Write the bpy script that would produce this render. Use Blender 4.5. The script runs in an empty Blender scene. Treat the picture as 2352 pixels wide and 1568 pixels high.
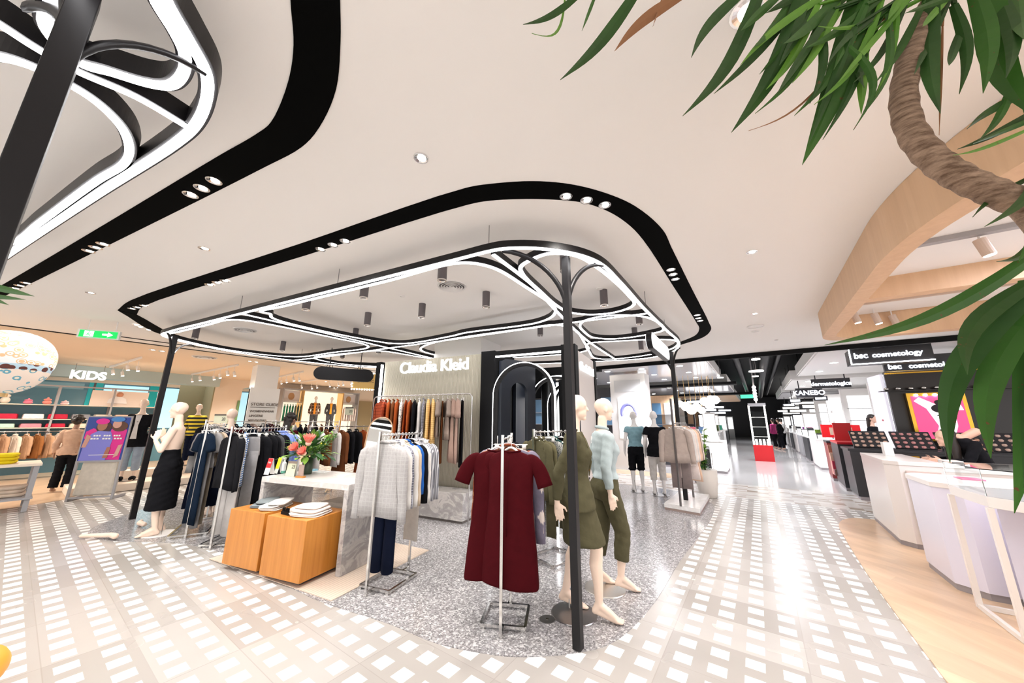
import bpy, bmesh, math, random
from mathutils import Vector as V, Matrix
rnd = random.Random(7)
C = bpy.context.scene.collection
S = bpy.context.scene
# ---------------------------------------------------------------- camera
FPX = 784.0; PITCH = math.atan(182/784.); ROLL = math.radians(0.36); CH = 1.55
cd = bpy.data.cameras.new('camera'); cam = bpy.data.objects.new('camera', cd); C.objects.link(cam)
cd.sensor_fit = 'HORIZONTAL'; cd.sensor_width = 36; cd.lens = FPX*36/2352; cd.clip_start = 0.03; cd.clip_end = 200
_F = V((0, math.cos(PITCH), math.sin(PITCH))); _R0 = V((1, 0, 0)); _U0 = _R0.cross(_F)
_R = _R0*math.cos(ROLL)+_U0*math.sin(ROLL); _U = -_R0*math.sin(ROLL)+_U0*math.cos(ROLL)
M = Matrix((_R, _U, -_F)).transposed().to_4x4(); M.translation = V((0, 0, CH)); cam.matrix_world = M
S.camera = cam
S.view_settings.view_transform = 'Standard'; S.view_settings.look = 'None'
S.view_settings.gamma = 1; S.view_settings.use_curve_mapping = False
S.view_settings.exposure = 0.28
# ---------------------------------------------------------------- world: light of the open hall around and behind
w = bpy.data.worlds.new('world'); S.world = w; w.use_nodes = True
w.node_tree.nodes['Background'].inputs[0].default_value = (1, .985, .965, 1)
w.node_tree.nodes['Background'].inputs[1].default_value = 1.5

def ray(px, py): return _F*FPX + _R*(px-1176) - _U*(py-784)
def G(px, py, z=0.0):
    d = ray(px, py); t = (z-CH)/d.z; return V((d.x*t, d.y*t, z))
def D(px, py, Y):
    d = ray(px, py); t = Y/d.y; return V((d.x*t, Y, CH+d.z*t))
def HT(p, px, py):
    d = ray(px, py); return CH + d.z*math.hypot(p[0], p[1])/math.hypot(d.x, d.y)
A1 = math.radians(35.1); d1 = V((math.sin(A1), math.cos(A1), 0)); e2 = V((math.cos(A1), -math.sin(A1), 0))
def W(u, v, z=0): return d1*u+e2*v+V((0, 0, z))
def UV(p): return p.x*d1.x+p.y*d1.y, p.x*e2.x+p.y*e2.y
AZW = -A1            # rotation z so local +Y = d1, +X = e2
Z = V((0, 0, 1))

def area(name, loc, rot, size, size_y, power, col=(1, .96, .92)):
    l = bpy.data.lights.new(name, 'AREA'); l.shape = 'RECTANGLE'; l.size = size; l.size_y = size_y; l.energy = power; l.color = col
    o = bpy.data.objects.new(name, l); C.objects.link(o); o.location = loc; o.rotation_euler = rot; return o
def spot(name, loc, power, ang=100, col=(1, .95, .90), aim=None, r=.04):
    l = bpy.data.lights.new(name, 'SPOT'); l.energy = power; l.spot_size = math.radians(ang); l.spot_blend = .6; l.color = col; l.shadow_soft_size = r
    o = bpy.data.objects.new(name, l); C.objects.link(o); o.location = loc
    if aim is not None: o.rotation_euler = (V(aim)-V(loc)).to_track_quat('-Z', 'Y').to_euler()
    return o
CZ = 3.25
#LIGHTS#

# ---------------------------------------------------------------- mesh helpers
class B:
    def __init__(s): s.b = bmesh.new()
    def box(s, c, sz, rz=0, top=None):
        c = V(c); R = Matrix.Rotation(rz, 3, 'Z'); v = []
        for z in (-1, 1):
            k = 1 if z < 0 or top is None else top
            for x, y in ((-1, -1), (1, -1), (1, 1), (-1, 1)):
                v.append(s.b.verts.new(c+R @ V((x*sz[0]/2*k, y*sz[1]/2*k, z*sz[2]/2))))
        for f in ((3, 2, 1, 0), (4, 5, 6, 7), (0, 1, 5, 4), (1, 2, 6, 5), (2, 3, 7, 6), (3, 0, 4, 7)): s.b.faces.new([v[i] for i in f])
        return s
    def ring(s, pts): return [s.b.verts.new(V(p)) for p in pts]
    def skin(s, rings, cap=True, closed=True):
        rv = [s.ring(r) for r in rings]
        for a, b in zip(rv[:-1], rv[1:]):
            n = len(a)
            for i in range(n if closed else n-1):
                j = (i+1) % n
                try: s.b.faces.new((a[i], a[j], b[j], b[i]))
                except ValueError: pass
        if cap and closed:
            for r, fl in ((rv[0], True), (rv[-1], False)):
                try: s.b.faces.new(r[::-1] if fl else r)
                except ValueError: pass
        return s
    def tube(s, pts, r, seg=8, closed=False, cap=True, sy=1.0, up=None):
        pts = [V(p) for p in pts]; n = len(pts)
        rs = r if isinstance(r, (list, tuple)) else [r]*n
        rings = []; prev = None
        for i, p in enumerate(pts):
            a = pts[(i-1) % n] if (closed or i > 0) else p; b = pts[(i+1) % n] if (closed or i < n-1) else p
            t = (b-a)
            if t.length < 1e-9: t = V((0, 0, 1))
            t.normalize()
            if prev is None:
                ref = V(up) if up is not None else (V((0, 0, 1)) if abs(t.z) < .9 else V((1, 0, 0)))
                x = ref.cross(t).normalized()
            else:
                x = prev-t*prev.dot(t)
                x = x.normalized() if x.length > 1e-6 else V((1, 0, 0))
            prev = x; y = t.cross(x)
            rings.append([p+x*math.cos(k*2*math.pi/seg)*rs[i]+y*math.sin(k*2*math.pi/seg)*rs[i]*sy for k in range(seg)])
        if closed: rings.append(rings[0]); s.skin(rings, cap=False)
        else: s.skin(rings, cap=cap)
        return s
    def cyl(s, p, q, r, r2=None, seg=16): return s.tube([p, q], [r, r if r2 is None else r2], seg)
    def ball(s, c, r, seg=16, rings=10, rot=None):
        c = V(c); r = (r, r, r) if not isinstance(r, (tuple, list)) else r; rr = []
        for i in range(1, rings):
            t = math.pi*i/rings
            L = [V((math.sin(t)*math.cos(k*2*math.pi/seg)*r[0], math.sin(t)*math.sin(k*2*math.pi/seg)*r[1], -math.cos(t)*r[2])) for k in range(seg)]
            if rot is not None: L = [rot @ q for q in L]
            rr.append([c+q for q in L])
        s.skin(rr); return s
    def prism(s, poly, z0, z1):
        a = [s.b.verts.new((p[0], p[1], z0)) for p in poly]; b = [s.b.verts.new((p[0], p[1], z1)) for p in poly]; n = len(a)
        s.b.faces.new(a[::-1]); s.b.faces.new(b)
        for i in range(n): s.b.faces.new((a[i], a[(i+1) % n], b[(i+1) % n], b[i]))
        return s
    def slab(s, quad, th, n=None):
        q = [V(p) for p in quad]
        if n is None: n = (q[1]-q[0]).cross(q[-1]-q[0]).normalized()
        a = [s.b.verts.new(p) for p in q]; b = [s.b.verts.new(p+n*th) for p in q]; m = len(a)
        s.b.faces.new(a[::-1]); s.b.faces.new(b)
        for i in range(m): s.b.faces.new((a[i], a[(i+1) % m], b[(i+1) % m], b[i]))
        return s
    def beam(s, pts, w, z0, z1, closed=False):
        """horizontal rail of width w following pts in plan, between z0 and z1"""
        pts = [V((p[0], p[1], 0)) for p in pts]; n = len(pts); rings = []
        for i, p in enumerate(pts):
            a = pts[(i-1) % n] if (closed or i > 0) else p; b = pts[(i+1) % n] if (closed or i < n-1) else p
            t = (b-a).normalized(); nn = V((-t.y, t.x, 0))*w/2
            rings.append([p+nn+Z*z0, p-nn+Z*z0, p-nn+Z*z1, p+nn+Z*z1])
        if closed: rings.append(rings[0]); s.skin(rings, cap=False)
        else: s.skin(rings)
        return s
    def text(s, txt, o, x, z, size, ext=.01, align='CENTER', bold=0.0, spacing=1.0):
        cu = bpy.data.curves.new('t', 'FONT'); cu.body = txt; cu.size = size; cu.extrude = ext; cu.align_x = align; cu.offset = bold; cu.space_character = spacing
        ob = bpy.data.objects.new('t', cu); C.objects.link(ob); dg = bpy.context.evaluated_depsgraph_get()
        me = bpy.data.meshes.new_from_object(ob.evaluated_get(dg)); x = V(x).normalized(); z = V(z).normalized(); y = x.cross(z)
        MM = Matrix((x, z, -y)).transposed().to_4x4(); MM.translation = V(o); me.transform(MM); s.b.from_mesh(me)
        bpy.data.objects.remove(ob); bpy.data.curves.remove(cu); bpy.data.meshes.remove(me); return s
def resample(pts, n, closed=False):
    """centripetal Catmull-Rom through pts"""
    P = [V(p) for p in pts]; m = len(P); out = []
    for i in range(m if closed else m-1):
        if closed: q = [P[(i-1) % m], P[i], P[(i+1) % m], P[(i+2) % m]]
        else: q = [P[i-1] if i else P[0]*2-P[1], P[i], P[i+1], P[i+2] if i+2 < m else P[i+1]*2-P[i]]
        t = [0.0]
        for a, b_ in zip(q[:-1], q[1:]): t.append(t[-1]+max((b_-a).length, 1e-6)**.5)
        for k in range(n):
            x = t[1]+(t[2]-t[1])*k/n
            L = lambda a, b_, ta, tb: a*((tb-x)/(tb-ta))+b_*((x-ta)/(tb-ta))
            A, B_, C_ = L(q[0], q[1], t[0], t[1]), L(q[1], q[2], t[1], t[2]), L(q[2], q[3], t[2], t[3])
            out.append(L(L(A, B_, t[0], t[2]), L(B_, C_, t[1], t[3]), t[1], t[2]))
    if not closed: out.append(P[-1])
    return out
def rounded(poly, r, n=8):
    """polygon with rounded corners; r one radius or one per corner"""
    P = [V((p[0], p[1], 0)) for p in poly]; m = len(P); out = []
    rs = r if isinstance(r, (list, tuple)) else [r]*m
    for i in range(m):
        p = P[i]; a = (P[i-1]-p); b = (P[(i+1) % m]-p); la, lb = a.length, b.length; a.normalize(); b.normalize()
        q = min(rs[i], la*.48, lb*.48); s0 = p+a*q; s1 = p+b*q
        for k in range(n+1):
            t = k/n; out.append(s0*(1-t)**2+p*2*t*(1-t)+s1*t*t)
    return out
def wl(o):
    l = V(o.location)
    while o.parent: o = o.parent; l = l+V(o.location)
    return l
def obj(name, b, mat, parent=None, smooth=False, world=True, loc=None, rz=0, bevel=0):
    bm = b.b; bmesh.ops.recalc_face_normals(bm, faces=bm.faces)
    me = bpy.data.meshes.new(name)
    if parent is not None and world: bmesh.ops.translate(bm, verts=bm.verts, vec=-wl(parent))
    if loc is not None and parent is None and world: bmesh.ops.translate(bm, verts=bm.verts, vec=-V(loc))
    bm.to_mesh(me); bm.free()
    if smooth: me.shade_smooth()
    me.materials.append(mat); o = bpy.data.objects.new(name, me); C.objects.link(o)
    if parent is not None: o.parent = parent
    if loc is not None: o.location = loc
    o.rotation_euler.z = rz
    if bevel:
        m = o.modifiers.new('bevel', 'BEVEL'); m.width = bevel; m.segments = 2; m.limit_method = 'ANGLE'
    return o
def tag(o, label=None, cat=None, group=None, kind=None):
    if label: o['label'] = label
    if cat: o['category'] = cat
    if group: o['group'] = group
    if kind: o['kind'] = kind
    return o
def thing(name, label, cat, loc=(0, 0, 0), rz=0, group=None):
    o = bpy.data.objects.new(name, None); o.empty_display_size = .1; C.objects.link(o); o.location = loc; o.rotation_euler.z = rz
    return tag(o, label, cat, group)
def struct(name, b, mat, smooth=False): return tag(obj(name, b, mat, smooth=smooth), kind='structure')
def copy_tree(o, parent=None):
    c = o.copy(); C.objects.link(c)
    if parent is not None: c.parent = parent
    for ch in list(o.children): copy_tree(ch, c)
    return c
def remesh(b, vs=.008, smooth=4, name='m'):
    """fuse overlapping closed shells into one continuous surface"""
    bm = b.b; bmesh.ops.recalc_face_normals(bm, faces=bm.faces); me = bpy.data.meshes.new(name); bm.to_mesh(me); bm.free()
    o = bpy.data.objects.new('x', me); C.objects.link(o)
    m = o.modifiers.new('r', 'REMESH'); m.mode = 'VOXEL'; m.voxel_size = vs; m.use_smooth_shade = True
    if smooth: k = o.modifiers.new('s', 'SMOOTH'); k.iterations = smooth; k.factor = .5
    dg = bpy.context.evaluated_depsgraph_get(); ev = o.evaluated_get(dg)
    out = B(); t = bpy.data.meshes.new_from_object(ev); out.b.from_mesh(t)
    bpy.data.objects.remove(o); bpy.data.meshes.remove(me); bpy.data.meshes.remove(t); return out

# ---------------------------------------------------------------- materials
def mat(name, col, rough=.5, metal=0, emit=None, es=0, spec=None, alpha=None, trans=0, coat=0):
    m = bpy.data.materials.new(name); m.use_nodes = True; p = m.node_tree.nodes['Principled BSDF']
    p.inputs['Base Color'].default_value = (*col, 1); p.inputs['Roughness'].default_value = rough; p.inputs['Metallic'].default_value = metal
    if emit: p.inputs['Emission Color'].default_value = (*emit, 1); p.inputs['Emission Strength'].default_value = es
    if spec is not None: p.inputs['Specular IOR Level'].default_value = spec
    if trans: p.inputs['Transmission Weight'].default_value = trans; p.inputs['IOR'].default_value = 1.15
    if coat: p.inputs['Coat Weight'].default_value = coat; p.inputs['Coat Roughness'].default_value = .08
    return m
class N:
    def __init__(s, m): s.t = m.node_tree; s.p = s.t.nodes['Principled BSDF']; s.m = m
    def n(s, ty, **k):
        x = s.t.nodes.new(ty)
        for a, b in k.items():
            if a.startswith('i_'):
                key = a[2:]; x.inputs[int(key) if key.isdigit() else key.replace('_', ' ')].default_value = b
            else: setattr(x, a, b)
        return x
    def l(s, a, b): s.t.links.new(a, b)
    def coord(s, which='Object', scale=(1, 1, 1), rot=(0, 0, 0), loc=(0, 0, 0)):
        c = s.n('ShaderNodeTexCoord'); mp = s.n('ShaderNodeMapping'); mp.inputs['Scale'].default_value = scale; mp.inputs['Rotation'].default_value = rot; mp.inputs['Location'].default_value = loc
        s.l(c.outputs[which], mp.inputs[0]); return mp.outputs[0]
    def math(s, op, a, b=0.0, c=None):
        x = s.n('ShaderNodeMath', operation=op)
        for i, q in enumerate((a, b, c)):
            if q is None: continue
            if isinstance(q, (int, float)): x.inputs[i].default_value = q
            else: s.l(q, x.inputs[i])
        return x.outputs[0]
    def ramp(s, f, stops, interp='LINEAR'):
        r = s.n('ShaderNodeValToRGB'); s.l(f, r.inputs[0]); e = r.color_ramp.elements; r.color_ramp.interpolation = interp
        while len(e) < len(stops): e.new(.5)
        for q, (p, c) in zip(e, stops): q.position = p; q.color = (*c, 1)
        return r.outputs[0]
    def mix(s, f, a, b, mode='MIX'):
        x = s.n('ShaderNodeMix', data_type='RGBA', blend_type=mode)
        for i, q in ((0, f), (6, a), (7, b)):
            if isinstance(q, (int, float)): x.inputs[i].default_value = q
            elif isinstance(q, tuple): x.inputs[i].default_value = (*q, 1)
            else: s.l(q, x.inputs[i])
        return x.outputs[2]
    def noise(s, v, sc, det=2, rough=.5): x = s.n('ShaderNodeTexNoise', i_Scale=sc, i_Detail=det, i_Roughness=rough); s.l(v, x.inputs['Vector']); return x.outputs[0]
    def col(s, c): s.l(c, s.p.inputs['Base Color']); return s
    def rough(s, c): s.l(c, s.p.inputs['Roughness']); return s
    def bump(s, h, d=.01, st=1): x = s.n('ShaderNodeBump', i_Distance=d, i_Strength=st); s.l(h, x.inputs['Height']); s.l(x.outputs[0], s.p.inputs['Normal']); return s
    def sep(s, v): x = s.n('ShaderNodeSeparateXYZ'); s.l(v, x.inputs[0]); return x.outputs
MC = {}
def cl(c, rough=.85, metal=0):
    """cloth of one colour, woven bump"""
    k = ('c', c, rough)
    if k not in MC:
        m = mat('cloth', c, rough, metal, spec=.08); n = N(m); v = n.coord(); q = n.noise(v, 14, 3); n.col(n.mix(q, tuple(x*.8 for x in c), tuple(min(1, x*1.15) for x in c))); n.bump(n.noise(v, 9, 3), .02, .5); MC[k] = m
    return MC[k]
def stripe(c, c2, sc=60, axis=2, width=.5, rz=0):
    k = ('s', c, c2, sc, axis, width)
    if k not in MC:
        m = mat('striped_cloth', c, .85, spec=.2); n = N(m); x = n.sep(n.coord())[axis]; n.col(n.mix(n.math('LESS_THAN', n.math('FRACT', n.math('MULTIPLY', x, sc)), width), c, c2)); MC[k] = m
    return MC[k]
def check(c, c2, sc=30, w=.12):
    k = ('k', c, c2, sc)
    if k not in MC:
        m = mat('checked_cloth', c, .85, spec=.2); n = N(m); o = n.sep(n.coord()); a = n.math('LESS_THAN', n.math('FRACT', n.math('MULTIPLY', o[0], sc)), w); b = n.math('LESS_THAN', n.math('FRACT', n.math('MULTIPLY', o[2], sc)), w)
        q = n.mix(n.noise(n.coord(), 60, 2), tuple(x*.8 for x in c), tuple(min(1, x*1.12) for x in c)); n.col(n.mix(n.math('MAXIMUM', a, b), q, c2)); MC[k] = m
    return MC[k]
def spots(c, c2, sc=30, th=.35):
    k = ('d', c, c2, sc)
    if k not in MC:
        m = mat('printed_cloth', c, .85, spec=.2); n = N(m); x = n.n('ShaderNodeTexVoronoi', i_Scale=sc); n.l(n.coord(), x.inputs['Vector']); n.col(n.mix(n.math('LESS_THAN', x.outputs[0], th), c, c2)); MC[k] = m
    return MC[k]
def wood(name, c1, c2, sc=(30, 30, 1.2), rough=.35, planks=None, rot=(0, 0, 0)):
    m = mat(name, c1, rough); n = N(m); v = n.coord(scale=sc, rot=rot); q = n.noise(v, 1.0, 5, .6); q = n.ramp(q, [(.3, c1), (.7, c2)]); 
    if planks:
        o = n.sep(n.coord(rot=rot)); r = n.math('FLOOR', n.math('MULTIPLY', o[0], planks)); w_ = n.n('ShaderNodeTexWhiteNoise', noise_dimensions='2D')
        cx = n.n('ShaderNodeCombineXYZ'); n.l(r, cx.inputs[0]); n.l(n.math('FLOOR', n.math('ADD', n.math('MULTIPLY', o[1], .9), n.math('MULTIPLY', r, .37))), cx.inputs[1]); n.l(cx.outputs[0], w_.inputs[0])
        q = n.mix(n.math('MULTIPLY', w_.outputs[0], .35), q, tuple(x*.55 for x in c1))
    n.col(q); return m
def emis(name, c, s): return mat(name, (0, 0, 0) if s > 1 else c, .5, emit=c, es=s)

M_white = mat('white_paint', (.80, .78, .76), .5)
M_ceil = mat('ceiling_paint', (.87, .84, .81), .75)
M_black = mat('black_paint', (.004, .004, .0045), .6, spec=.15)
M_blackm = mat('black_metal', (.010, .009, .010), .4, spec=.25)
M_dgrey = mat('dark_grey', (.09, .08, .085), .5)
M_grey = mat('mid_grey', (.35, .34, .35), .5)
M_chrome = mat('chrome', (.62, .60, .58), .16, 1)
M_steel = mat('brushed_steel', (.30, .29, .29), .3, 1)
M_brass = mat('brass', (.75, .5, .22), .25, 1)
M_glass = mat('clear_glass', (.93, .98, .98), .02, trans=1)
M_led = emis('led_strip', (1, .985, 1), 9)
M_lamp = emis('lamp_face', (1, .93, .84), 14)
M_lamps = emis('soft_lamp', (1, .93, .85), 5)
M_skin = mat('mannequin_cream', (.86, .66, .53), .35, spec=.4)
M_skinw = mat('mannequin_white', (.85, .82, .8), .35)
M_cream = mat('cream_wall', (.78, .66, .53), .7)
M_paper = mat('white_card', (.85, .84, .82), .6)
M_silver = mat('silver_reflector', (.8, .78, .76), .15, 1)

# floor tiles: square grid of white insets in grey-beige slabs
M_tile = mat('tile_floor', (.6, .57, .54), .28)
n = N(M_tile); o = n.sep(n.coord(rot=(0, 0, A1)))      # x -> e2, y -> d1
fv = n.math('FRACT', n.math('MULTIPLY', n.math('ADD', o[0], 1.665), 5.0)); fu = n.math('FRACT', n.math('MULTIPLY', n.math('SUBTRACT', o[1], 2.045), 5.0))
ins = n.math('MULTIPLY', n.math('LESS_THAN', fv, .54), n.math('LESS_THAN', fu, .53))
cx = n.n('ShaderNodeCombineXYZ'); n.l(n.math('FLOOR', n.math('DIVIDE', n.math('SUBTRACT', o[0], .07), .8)), cx.inputs[0]); n.l(n.math('FLOOR', n.math('DIVIDE', o[1], .4)), cx.inputs[1])
wn = n.n('ShaderNodeTexWhiteNoise', noise_dimensions='2D'); n.l(cx.outputs[0], wn.inputs[0])
base = n.ramp(wn.outputs[0], [(0, (.345, .318, .295)), (1, (.46, .435, .41))])
base = n.mix(n.math('MULTIPLY', n.noise(n.coord(), 3, 4), .35), base, (.32, .295, .275))
j1 = n.math('LESS_THAN', n.math('FRACT', n.math('DIVIDE', n.math('SUBTRACT', o[0], .07), .8)), .008); j2 = n.math('LESS_THAN', n.math('FRACT', n.math('DIVIDE', o[1], .4)), .014)
base = n.mix(n.math('MULTIPLY', n.math('MAXIMUM', j1, j2), .55), base, (.30, .27, .25))
n.col(n.mix(ins, base, (.88, .87, .85))); n.rough(n.math('ADD', .2, n.math('MULTIPLY', n.noise(n.coord(), 2, 2), .12)))
M_mos = mat('mosaic_floor', (.6, .57, .54), .25); n = N(M_mos); o = n.sep(n.coord(rot=(0, 0, A1)))
cx = n.n('ShaderNodeCombineXYZ'); n.l(n.math('FLOOR', n.math('MULTIPLY', o[0], 5)), cx.inputs[0]); n.l(n.math('FLOOR', n.math('MULTIPLY', o[1], 10)), cx.inputs[1]); wn = n.n('ShaderNodeTexWhiteNoise', noise_dimensions='2D'); n.l(cx.outputs[0], wn.inputs[0])
n.col(n.ramp(wn.outputs[0], [(0, (.30, .23, .18)), (.35, (.55, .50, .46)), (1, (.68, .65, .62))]))
M_pol = mat('polished_floor', (.60, .575, .56), .10, spec=.6)
# terrazzo
M_ter = mat('terrazzo', (.4, .4, .4), .16, spec=.6); n = N(M_ter); v = n.coord()
x = n.n('ShaderNodeTexVoronoi', i_Scale=75.0); n.l(v, x.inputs['Vector']); sx = n.sep(x.outputs['Color'])
q = n.ramp(sx[0], [(0, (.07, .065, .07)), (.3, (.16, .15, .155)), (.55, (.27, .26, .265)), (.8, (.46, .45, .455)), (1, (.85, .83, .83))])
x2 = n.n('ShaderNodeTexVoronoi', i_Scale=190.0); n.l(v, x2.inputs['Vector']); q2 = n.sep(x2.outputs['Color'])
n.col(n.mix(.45, q, n.ramp(q2[0], [(0, (.11, .105, .11)), (1, (.62, .60, .61))])))
def marble(name, c1, c2, c3, sc=2.2):
    m = mat(name, c1, .22); n = N(m); v = n.coord(scale=(1, 1, 1.6), rot=(.5, .4, .3)); nz = n.n('ShaderNodeTexNoise', i_Scale=sc, i_Detail=8.0, i_Roughness=.65, i_Distortion=1.6); n.l(v, nz.inputs['Vector'])
    n.col(n.ramp(nz.outputs[0], [(.3, c1), (.48, c2), (.55, c3), (.7, c2)])); return m
M_marb = marble('grey_marble', (.27, .25, .245), (.34, .32, .315), (.50, .47, .45), 3)
M_marw = marble('white_marble', (.62, .59, .56), (.54, .51, .49), (.70, .67, .65), 1.5)
M_marp = marble('plinth_marble', (.84, .82, .80), (.78, .76, .74), (.88, .86, .85), 1.5)
M_teak = wood('orange_teak', (.46, .165, .022), (.60, .245, .045), (22, 22, .9), .35)
M_oak = wood('pale_oak_ceiling', (.62, .40, .24), (.70, .47, .29), (14, 14, .8), .5)
M_wfloor = wood('oak_plank_floor', (.62, .42, .27), (.74, .54, .37), (9, .8, 9), .3, planks=6.5, rot=(0, 0, -.5))
M_rug = mat('beige_rug', (.62, .50, .40), .9); n = N(M_rug); o = n.sep(n.coord(rot=(0, 0, .45))); n.col(n.mix(n.math('LESS_THAN', n.math('FRACT', n.math('MULTIPLY', o[0], 28)), .5), (.66, .54, .44), (.56, .45, .36)))
# ribbed panel
M_rib = mat('ribbed_panel', (.50, .46, .37), .6)
M_ribw = mat('pale_panel', (.60, .55, .52), .5)
# ================================================================ structure
def pl(pts, z=0): return [G(x, y, z) for x, y in pts]
b = B(); b.prism([W(-6, -16), W(9.1, -16), W(9.1, 8), W(-6, 8)], -.1, 0); struct('floor', b, M_tile)
b = B(); b.prism([W(9.1, -3.9), W(11, -3.9), W(11, 8), W(9.1, 8)], -.1, .0); struct('floor_mosaic', b, M_mos)
b = B(); b.prism([W(9.1, -16), W(34, -16), W(34, -3.9), W(9.1, -3.9)], -.1, 0); b.prism([W(11, -3.9), W(60, -3.9), W(60, 12), W(11, 12)], -.1, 0); struct('floor_polished', b, M_pol)
ter = [(-5.33, 4.94), (-4.1, 4.8), (-2.97, 4.27), (-1.75, 3.47), (-.92, 3.08), (-.53, 2.86), (-.21, 2.76), (.03, 2.72), (.38, 2.75), (.71, 2.86), (1.17, 3.32), (1.92, 4.34), (3.45, 6.35), (3.95, 7.3), (3.8, 8.4), (2.9, 9.2), (1.5, 9.9), (-3.5, 9.8), (-5.6, 8.9), (-6.5, 7.4), (-6.3, 6.0), (-5.95, 5.3)]
b = B(); b.prism(resample([(*p, 0) for p in ter], 5, True), 0, .004); struct('floor_terrazzo', b, M_ter)
b = B(); b.prism([V((*p, 0)) for p in ((-8.5, 9.4), (-8.75, 6.6), (-9.3, 4), (-22, 4), (-22, 22), (-8.3, 22), (-8.3, 12))], 0, .006); struct('floor_wood_left', b, M_wfloor)
wf = [G(*p) for p in ((2175, 1568), (2050, 1400), (1990, 1315), (1940, 1235), (1927, 1208), (1935, 1196), (1960, 1191), (2005, 1194))]
b = B(); b.prism(resample(wf, 4)+[W(8.4, 4), W(-1, 6), W(-1, 2.0), W(2.2, 1.0)], 0, .012); struct('floor_wood_right', b, M_wfloor)
# ceiling with the two black slots
b = B(); b.prism([W(-3.2, -11.4), W(10.35, -11.4), W(10.35, 8), W(-.2, 8), W(-1.2, 2)], CZ, CZ+.1); struct('ceiling', b, M_ceil)
b = B(); b.prism([W(10.35, -16), W(60, -16), W(60, 12), W(10.35, 12)], 4.3, 4.4); struct('ceiling_black', b, M_black)
b = B(); b.box(W(10.37, -1.6, 3.72), (20, .04, 1.16), AZW); struct('ceiling_black_edge', b, M_black)
b = B(); b.prism([W(10.35, -11.4), W(10.6, -11.4), W(10.6, -3.9), W(10.35, -3.9)], 3.1, 3.25); struct('ceiling_back', b, M_black)
M_slot = mat('slot_black', (.0015, .0015, .0015), .9, spec=.05)
def ribbon(pin, pout, z, th):
    b = B(); n = len(pin)
    b.skin([[pin[i]+Z*z, pout[i]+Z*z, pout[i]+Z*(z+th), pin[i]+Z*(z+th)] for i in range(n)]); return b
def flat(p): return V((p.x, p.y, 0))
o1 = [(270, 712), (300, 690), (684, 562), (1068, 433), (1120, 424), (1223, 417), (1310, 424), (1393, 445), (1460, 475), (1522, 528), (1543, 570), (1590, 665), (1628, 740), (1633, 757), (1614, 775), (1563, 792)]
i1 = [(314, 722), (330, 703), (700, 587), (1075, 470), (1125, 461), (1206, 457), (1280, 459), (1342, 466), (1400, 487), (1444, 516), (1478, 552), (1545, 655), (1598, 738), (1606, 755), (1596, 771), (1558, 787)]
far = [(1480, 822), (1200, 840), (880, 850), (700, 830), (540, 806), (400, 776), (330, 757), (290, 737)]
fari = [(1480, 815), (1200, 833), (880, 844), (700, 824), (540, 800), (400, 770), (345, 752), (318, 737)]
def slot(name, o, i, z=CZ-.005):
    P = resample([flat(G(x, y, z)) for x, y in o], 5, False); Q = resample([flat(G(x, y, z)) for x, y in i], 5, False)
    return struct(name, ribbon(Q, P, z, .02), M_slot)
slot('trim_1', o1, i1)
# far side of the loop in plan (seen edge-on as a thin line)
P = [flat(G(*p, CZ)) for p in (o1[-1],)]+[V((4.0, 8.6, 0)), V((3.2, 9.4, 0)), V((0, 10.3, 0)), V((-3.5, 10.6, 0)), V((-5.5, 10.2, 0)), V((-7.0, 8.6, 0)), V((-7.3, 7.0, 0))]+[flat(G(*o1[0], CZ))]
Q = [flat(G(*i1[-1], CZ))]+[V((3.8, 8.4, 0)), V((3.1, 9.15, 0)), V((0, 10.05, 0)), V((-3.5, 10.35, 0)), V((-5.4, 9.95, 0)), V((-6.75, 8.5, 0)), V((-7.0, 7.0, 0))]+[flat(G(*i1[0], CZ))]
struct('trim_2', ribbon(resample(Q, 5), resample(P, 5), CZ-.005, .02), M_slot)
slot('trim_3', [(780, -120), (781, 0), (782, 95), (772, 205), (735, 290), (694, 337), (600, 388), (300, 538), (4, 683), (-60, 712)], [(664, -120), (667, 0), (674, 103), (661, 190), (621, 283), (590, 308), (500, 360), (250, 510), (13, 650), (-60, 690)])
for k, (v_, w_) in enumerate(((-11.44, .07), (-10.9, .05))):
    b = B(); b.beam([W(-2.5 if k == 0 else .8, v_), W(8.4, v_)], w_, CZ-.012, CZ+.01); struct('trim_%d' % (4+k), b, M_black)
# dirty spots / sprinkler marks not built; recessed downlights and ceiling fittings follow below
# ================================================================ lit canopy 1
ZC = 2.97
def frame_canopy(name, label, curves, parent_loc, posts, arms, rods, zc=ZC, w=.05, group=None, lw=.034):
    t = thing(name, label, 'lit canopy', parent_loc, group=group)
    for cu, closed, *ww in curves:
        pts = resample([flat(G(x, y, zc)) if not isinstance(x, float) else V((x, y, 0)) for x, y in cu], 7, closed)
        wd = ww[0] if ww else w
        b = B(); b.beam(pts, wd, zc+.008, zc+.068, closed); r = obj('rail', b, M_blackm, t)
        b = B(); b.beam(pts, wd*.70, zc, zc+.012, closed); obj('light_strip', b, M_led, r)
    for p, s in posts:
        b = B(); b.box((p[0], p[1], (zc+.004)/2+.002), (s, s, zc-.004), AZW); obj('post', b, M_blackm, t, bevel=.004)
    for a in arms:
        b = B(); b.tube(a, .015, 8, sy=1.5); obj('arm', b, M_blackm, t, smooth=True)
    for p in rods:
        b = B(); b.cyl((p[0], p[1], zc+.06), (p[0], p[1], CZ), .004, seg=6); obj('hanger_rod', b, M_steel, t)
    return t
def c3(x, y): return (900+x/2.94, 380+y/2.94)
def c2(x, y): return (250+x/3.0157, 380+y/3.0157)
def q3(*p): return [c3(*k) for k in p]
def q2(*p): return [c2(*k) for k in p]
_a, _b = G(384, 763, ZC), G(*c3(664, 581), ZC)
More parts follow.
